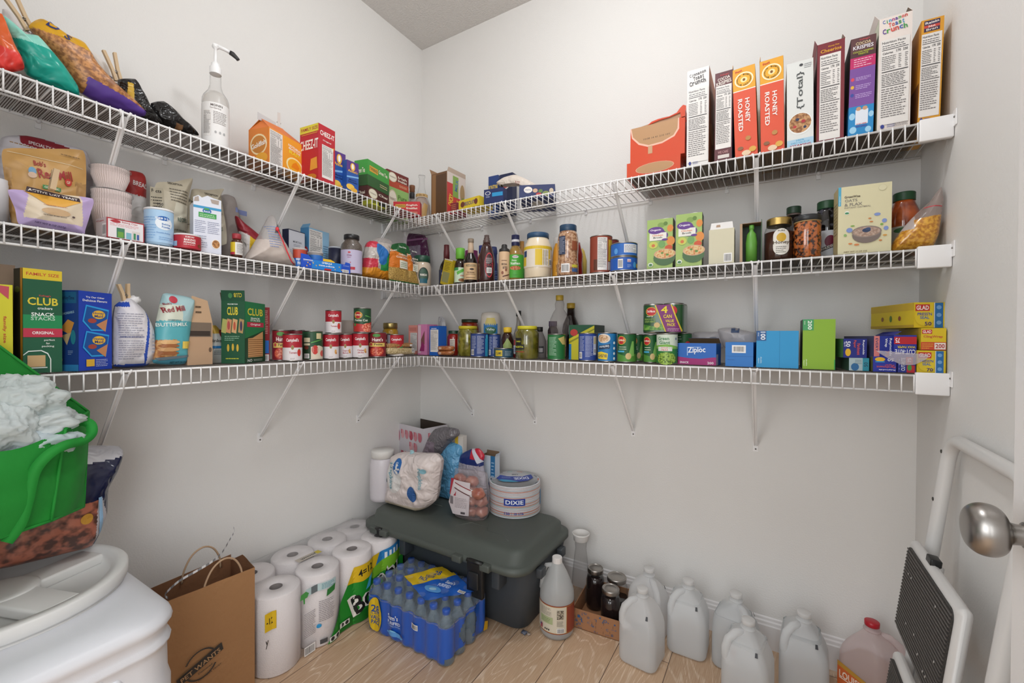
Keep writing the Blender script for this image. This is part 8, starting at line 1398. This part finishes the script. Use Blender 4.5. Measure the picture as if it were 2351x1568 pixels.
b = MB(); art(b, [('t', 'S', .86, .62, .07, .08, '#123a4a', 8), ('t', 'MOTION', .80, .47, .03, .2, '#14504a', 18), ('t', 'W', .42, .35, .07, .12, '#123a5a', 8), ('l', .3, .24, .5, .3, 2, '#14604a')], (B_[0]-B_[3]).length, .24, lambda a, c_, o: tuple(fp_(a/(B_[0]-B_[3]).length, c_/.24, .0225+o)-o_)); b.build('lettering', e)
def crump(lb, px, py, x, r, sd, sc_=(1, 1, 1), col='#f0f6f6'):
    c = at(px, py, 0, x); b = MB(); N = 44; rings = []
    for i in range(1, N):
        a = pi*i/N; ring = []
        for j in range(2*N):
            q = pi*j/N; d = Vector((sin(a)*cos(q), sin(a)*sin(q), -cos(a))); s = Vector((sd, sd*.7, 0))
            k = r*(1+.35*noise.noise(d*1.6+s)+.16*abs(noise.noise(d*4.5+s))*-1.5+.06*noise.noise(d*11+s)+.03*noise.noise(d*24+s)); ring.append((d.x*k*sc_[0], d.y*k*sc_[1], d.z*k*sc_[2]))
        rings.append(ring)
    b.loft(rings, mat(col, .35, 'milk', a=.93)); tag(b.build('plastic_bag', loc=c), lb, 'plastic bag', 'white plastic bags in the green tote')
crump('crumpled white plastic bag at the top of the pile in the green tote', 48, 918, .385, .058, 1.3, (1, 1.15, .85)); crump('crumpled white plastic bag stretched along the middle of the tote', 92, 972, .395, .052, 4.1, (.9, 1.3, .62)); crump('crumpled white plastic bag pressed against the front rim of the tote', 88, 1020, .41, .050, 7.7, (.8, 1.3, .75), '#e6f2f8'); crump('crumpled white plastic bag at the left edge of the view inside the tote', 0, 985, .42, .058, 9.2, (.8, 1.0, .95))
# brown paper bag with twine handles
c0 = Vector((.30, -1.078, 0)); w, d, h = .262, .15, .388
e = empty('paper_bag', (.225, -1.213, 0), pi/2); tag(e, 'tall brown paper shopping bag with handles and a black stamp logo', 'bag')
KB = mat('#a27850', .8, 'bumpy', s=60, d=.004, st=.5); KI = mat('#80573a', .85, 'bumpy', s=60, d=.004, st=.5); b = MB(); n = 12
def wallp(p0, p1, h0, h1, mm, inn, bulge, sd, peak=0):
    for k, m2 in ((0, mm), (1, inn)):
        vs = []
        nv = Vector((p1[1]-p0[1], -(p1[0]-p0[0]), 0)).normalized()
        for j in range(n+1):
            for i in range(n+1):
                u, v = i/n, j/n; H = (h0+(h1-h0)*u+peak*(1-abs(2*u-1)))*v
                p = Vector((p0[0]+(p1[0]-p0[0])*u, p0[1]+(p1[1]-p0[1])*u, H)); s_ = sin(pi*u)*sin(pi*min(v*1.1, 1)) 
                p += nv*(bulge*s_+.004*noise.noise(Vector((u*4, v*5, sd)))*sin(pi*u)-.0012*k); vs.append(tuple(p))
        b.add(vs, [(j*(n+1)+i, j*(n+1)+i+1, (j+1)*(n+1)+i+1, (j+1)*(n+1)+i) for j in range(n) for i in range(n)], m2, True)
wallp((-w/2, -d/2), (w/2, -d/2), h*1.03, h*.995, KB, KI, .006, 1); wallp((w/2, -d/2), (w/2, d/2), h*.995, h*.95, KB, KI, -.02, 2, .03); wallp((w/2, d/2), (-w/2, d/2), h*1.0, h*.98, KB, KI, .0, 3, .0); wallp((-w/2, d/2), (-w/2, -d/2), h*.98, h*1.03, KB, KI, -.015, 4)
b.box(-w/2, -d/2, 0, w/2, d/2, .001, KB)
f5 = lambda a, c_, o: (-w/2+a, -d/2-.0085-o, c_)
art(b, [('p', [(.17, .435), (.185, .375), (.63, .475), (.61, .535)], '#33302e')]+[('e', .40+.155*cos(2*pi*i/52), .455+.105*sin(2*pi*i/52), .012, .006, '#3a3634') for i in range(52) if abs(sin(2*pi*i/52)) > .4]+[('t', 'PET WANTS', .40, .453, .036, .40, '#b08c66', 17), ('t', 'Delivered', .44, .405, .014, .14, '#4a403a', 12), ('t', 'NUTRITION YOU CAN TRUST', .40, .345, .012, .42, '#4a3a30', 13)], w, h, f5); b.build('body', e)
TW = mat('#b5977a', .7)
for y, lo_ in ((-d/2+.006, 0), (d/2-.008, .0)):
    b = MB(); b.tube(smooth_pts([(-.055+.04, y, h*.93), (-.05+.04, y-.004, h*1.03), (-.03+.04, y-.006, h*1.13), (.0+.04, y-.008, h*1.17), (.03+.04, y-.006, h*1.13), (.05+.04, y-.004, h*1.03), (.055+.04, y, h*.93)]), .0028, TW, 8); b.build('handle', e)
b = MB(); RBN = [(-.075, .0, h*.95), (-.085, -.01, h*1.0), (-.06, -.03, h*1.08), (-.02, -.05, h*1.13), (.02, -.05, h*1.155), (.06, -.02, h*1.16), (.10, .02, h*1.19), (.12, .03, h*1.24), (.118, .032, h*1.28)]; RBN = smooth_pts(RBN, 4)
vs = []
for i, p in enumerate(RBN): vs += [(p[0], p[1], p[2]-.0035), (p[0], p[1], p[2]+.0035), (p[0]+.0005, p[1]+.0006, p[2]+.0035), (p[0]+.0005, p[1]+.0006, p[2]-.0035)]
for i in range(len(RBN)-1):
    b.add(vs[4*i:4*i+8], [(a, (a+1) % 4, 4+(a+1) % 4, 4+a) for a in range(4)], '#8a8a8c' if i % 2 == 0 else '#e2e2e4')
b.build('ribbon', e)
# ================================================================== STEP LADDER
e = empty('step_ladder', (2.0, -.57, 0)); tag(e, 'white folding step ladder with black ribbed treads leaning on the right wall', 'ladder'); LW = mat('#d4d2d0', .35)
ox, oy = -2.0, .57; ya, yb_ = -.385, -.775; lean = .115
def xl(z, off=0): return 2.1+off-(.9-z)*lean
b = MB(); pts = [(xl(.012), ya, .012)]+[(xl(z), ya, z) for z in (.2, .4, .6, .75, .84)]
for q in range(1, 7): a = R(15*q); pts.append((xl(.84+.055*sin(a)), ya-.055*(1-cos(a)), .84+.055*sin(a)))
for q in range(0, 7): a = R(90-15*q); pts.append((xl(.84+.055*sin(a)), yb_+.055*(1-cos(a)), .84+.055*sin(a)))
pts += [(xl(z), yb_, z) for z in (.75, .5, .25, .012)]
b.tube([(x+ox, y+oy, z) for x, y, z in pts], .0145, LW, 14); b.build('front_frame', e)
b = MB()
for y in (ya-.02, yb_+.02): b = MB(); b.tube([(xl(z, .012)+ox, y+oy, z) for z in (.012, .2, .4, .58)], .010, LW, 10); b.build('rear_leg', e)

TRD = mat('#2c2a28', .55, 'speck', c2='#3c3936', s=300)
for z0, z1, off in ((.40, .635, -.034), (.115, .345, -.030)):
    b = MB(); ax = Vector((lean, 0, 1)).normalized(); nx = Vector((-1, 0, lean)).normalized(); C0 = Vector((xl((z0+z1)/2, off), -.56, (z0+z1)/2)); hy_ = .168; hz = (z1-z0)/2
    Mx = Matrix(((0, nx.x, ax.x, C0.x+ox), (1, 0, 0, C0.y+oy), (0, nx.z, ax.z, C0.z), (0, 0, 0, 1)))
    b.rbox(-hy_, -.012, -hz, hy_, .012, hz, .012, LW); b.xf(Mx); s_ = b.build('tread', e)
    b = MB(); ring_ = rr_ring(-hy_+.012, -hz+.014, hy_-.012, hz-.014, .02, 0, 5); b.loft([[(x, .012, y) for x, y, _ in ring_], [(x, .0145, y) for x, y, _ in ring_]], TRD, smooth=False)
    nr = 24
    for i in range(nr): zc = -hz+.022+(2*hz-.044)*i/(nr-1); b.box(-hy_+.016, .0145, zc-.0016, hy_-.016, .0168, zc+.0016, mat('#55504c', .5))
    rn = random.Random(4)
    for i in range(9): b.sphere((rn.uniform(-hy_*.8, hy_*.8), .0168, rn.uniform(-hz*.8, hz*.7)), .002, .0006, .003, '#c9c6c0', 5)
    b.xf(Mx); b.build('ribbed_mat', s_)
    if z0 > .3:
        b = MB(); b.rbox(.02, -.012, hz-.004, .055, .008, hz+.012, .003, BLK); b.xf(Mx); b.build('release_catch', s_)
b = MB()
for z in (.74, .86): b.sphere((xl(z)-.0145+ox, ya+oy, z), .002, .005, .005, mat('#5a5754', .4, 'metal'), 6)
b.build('rivet', e)
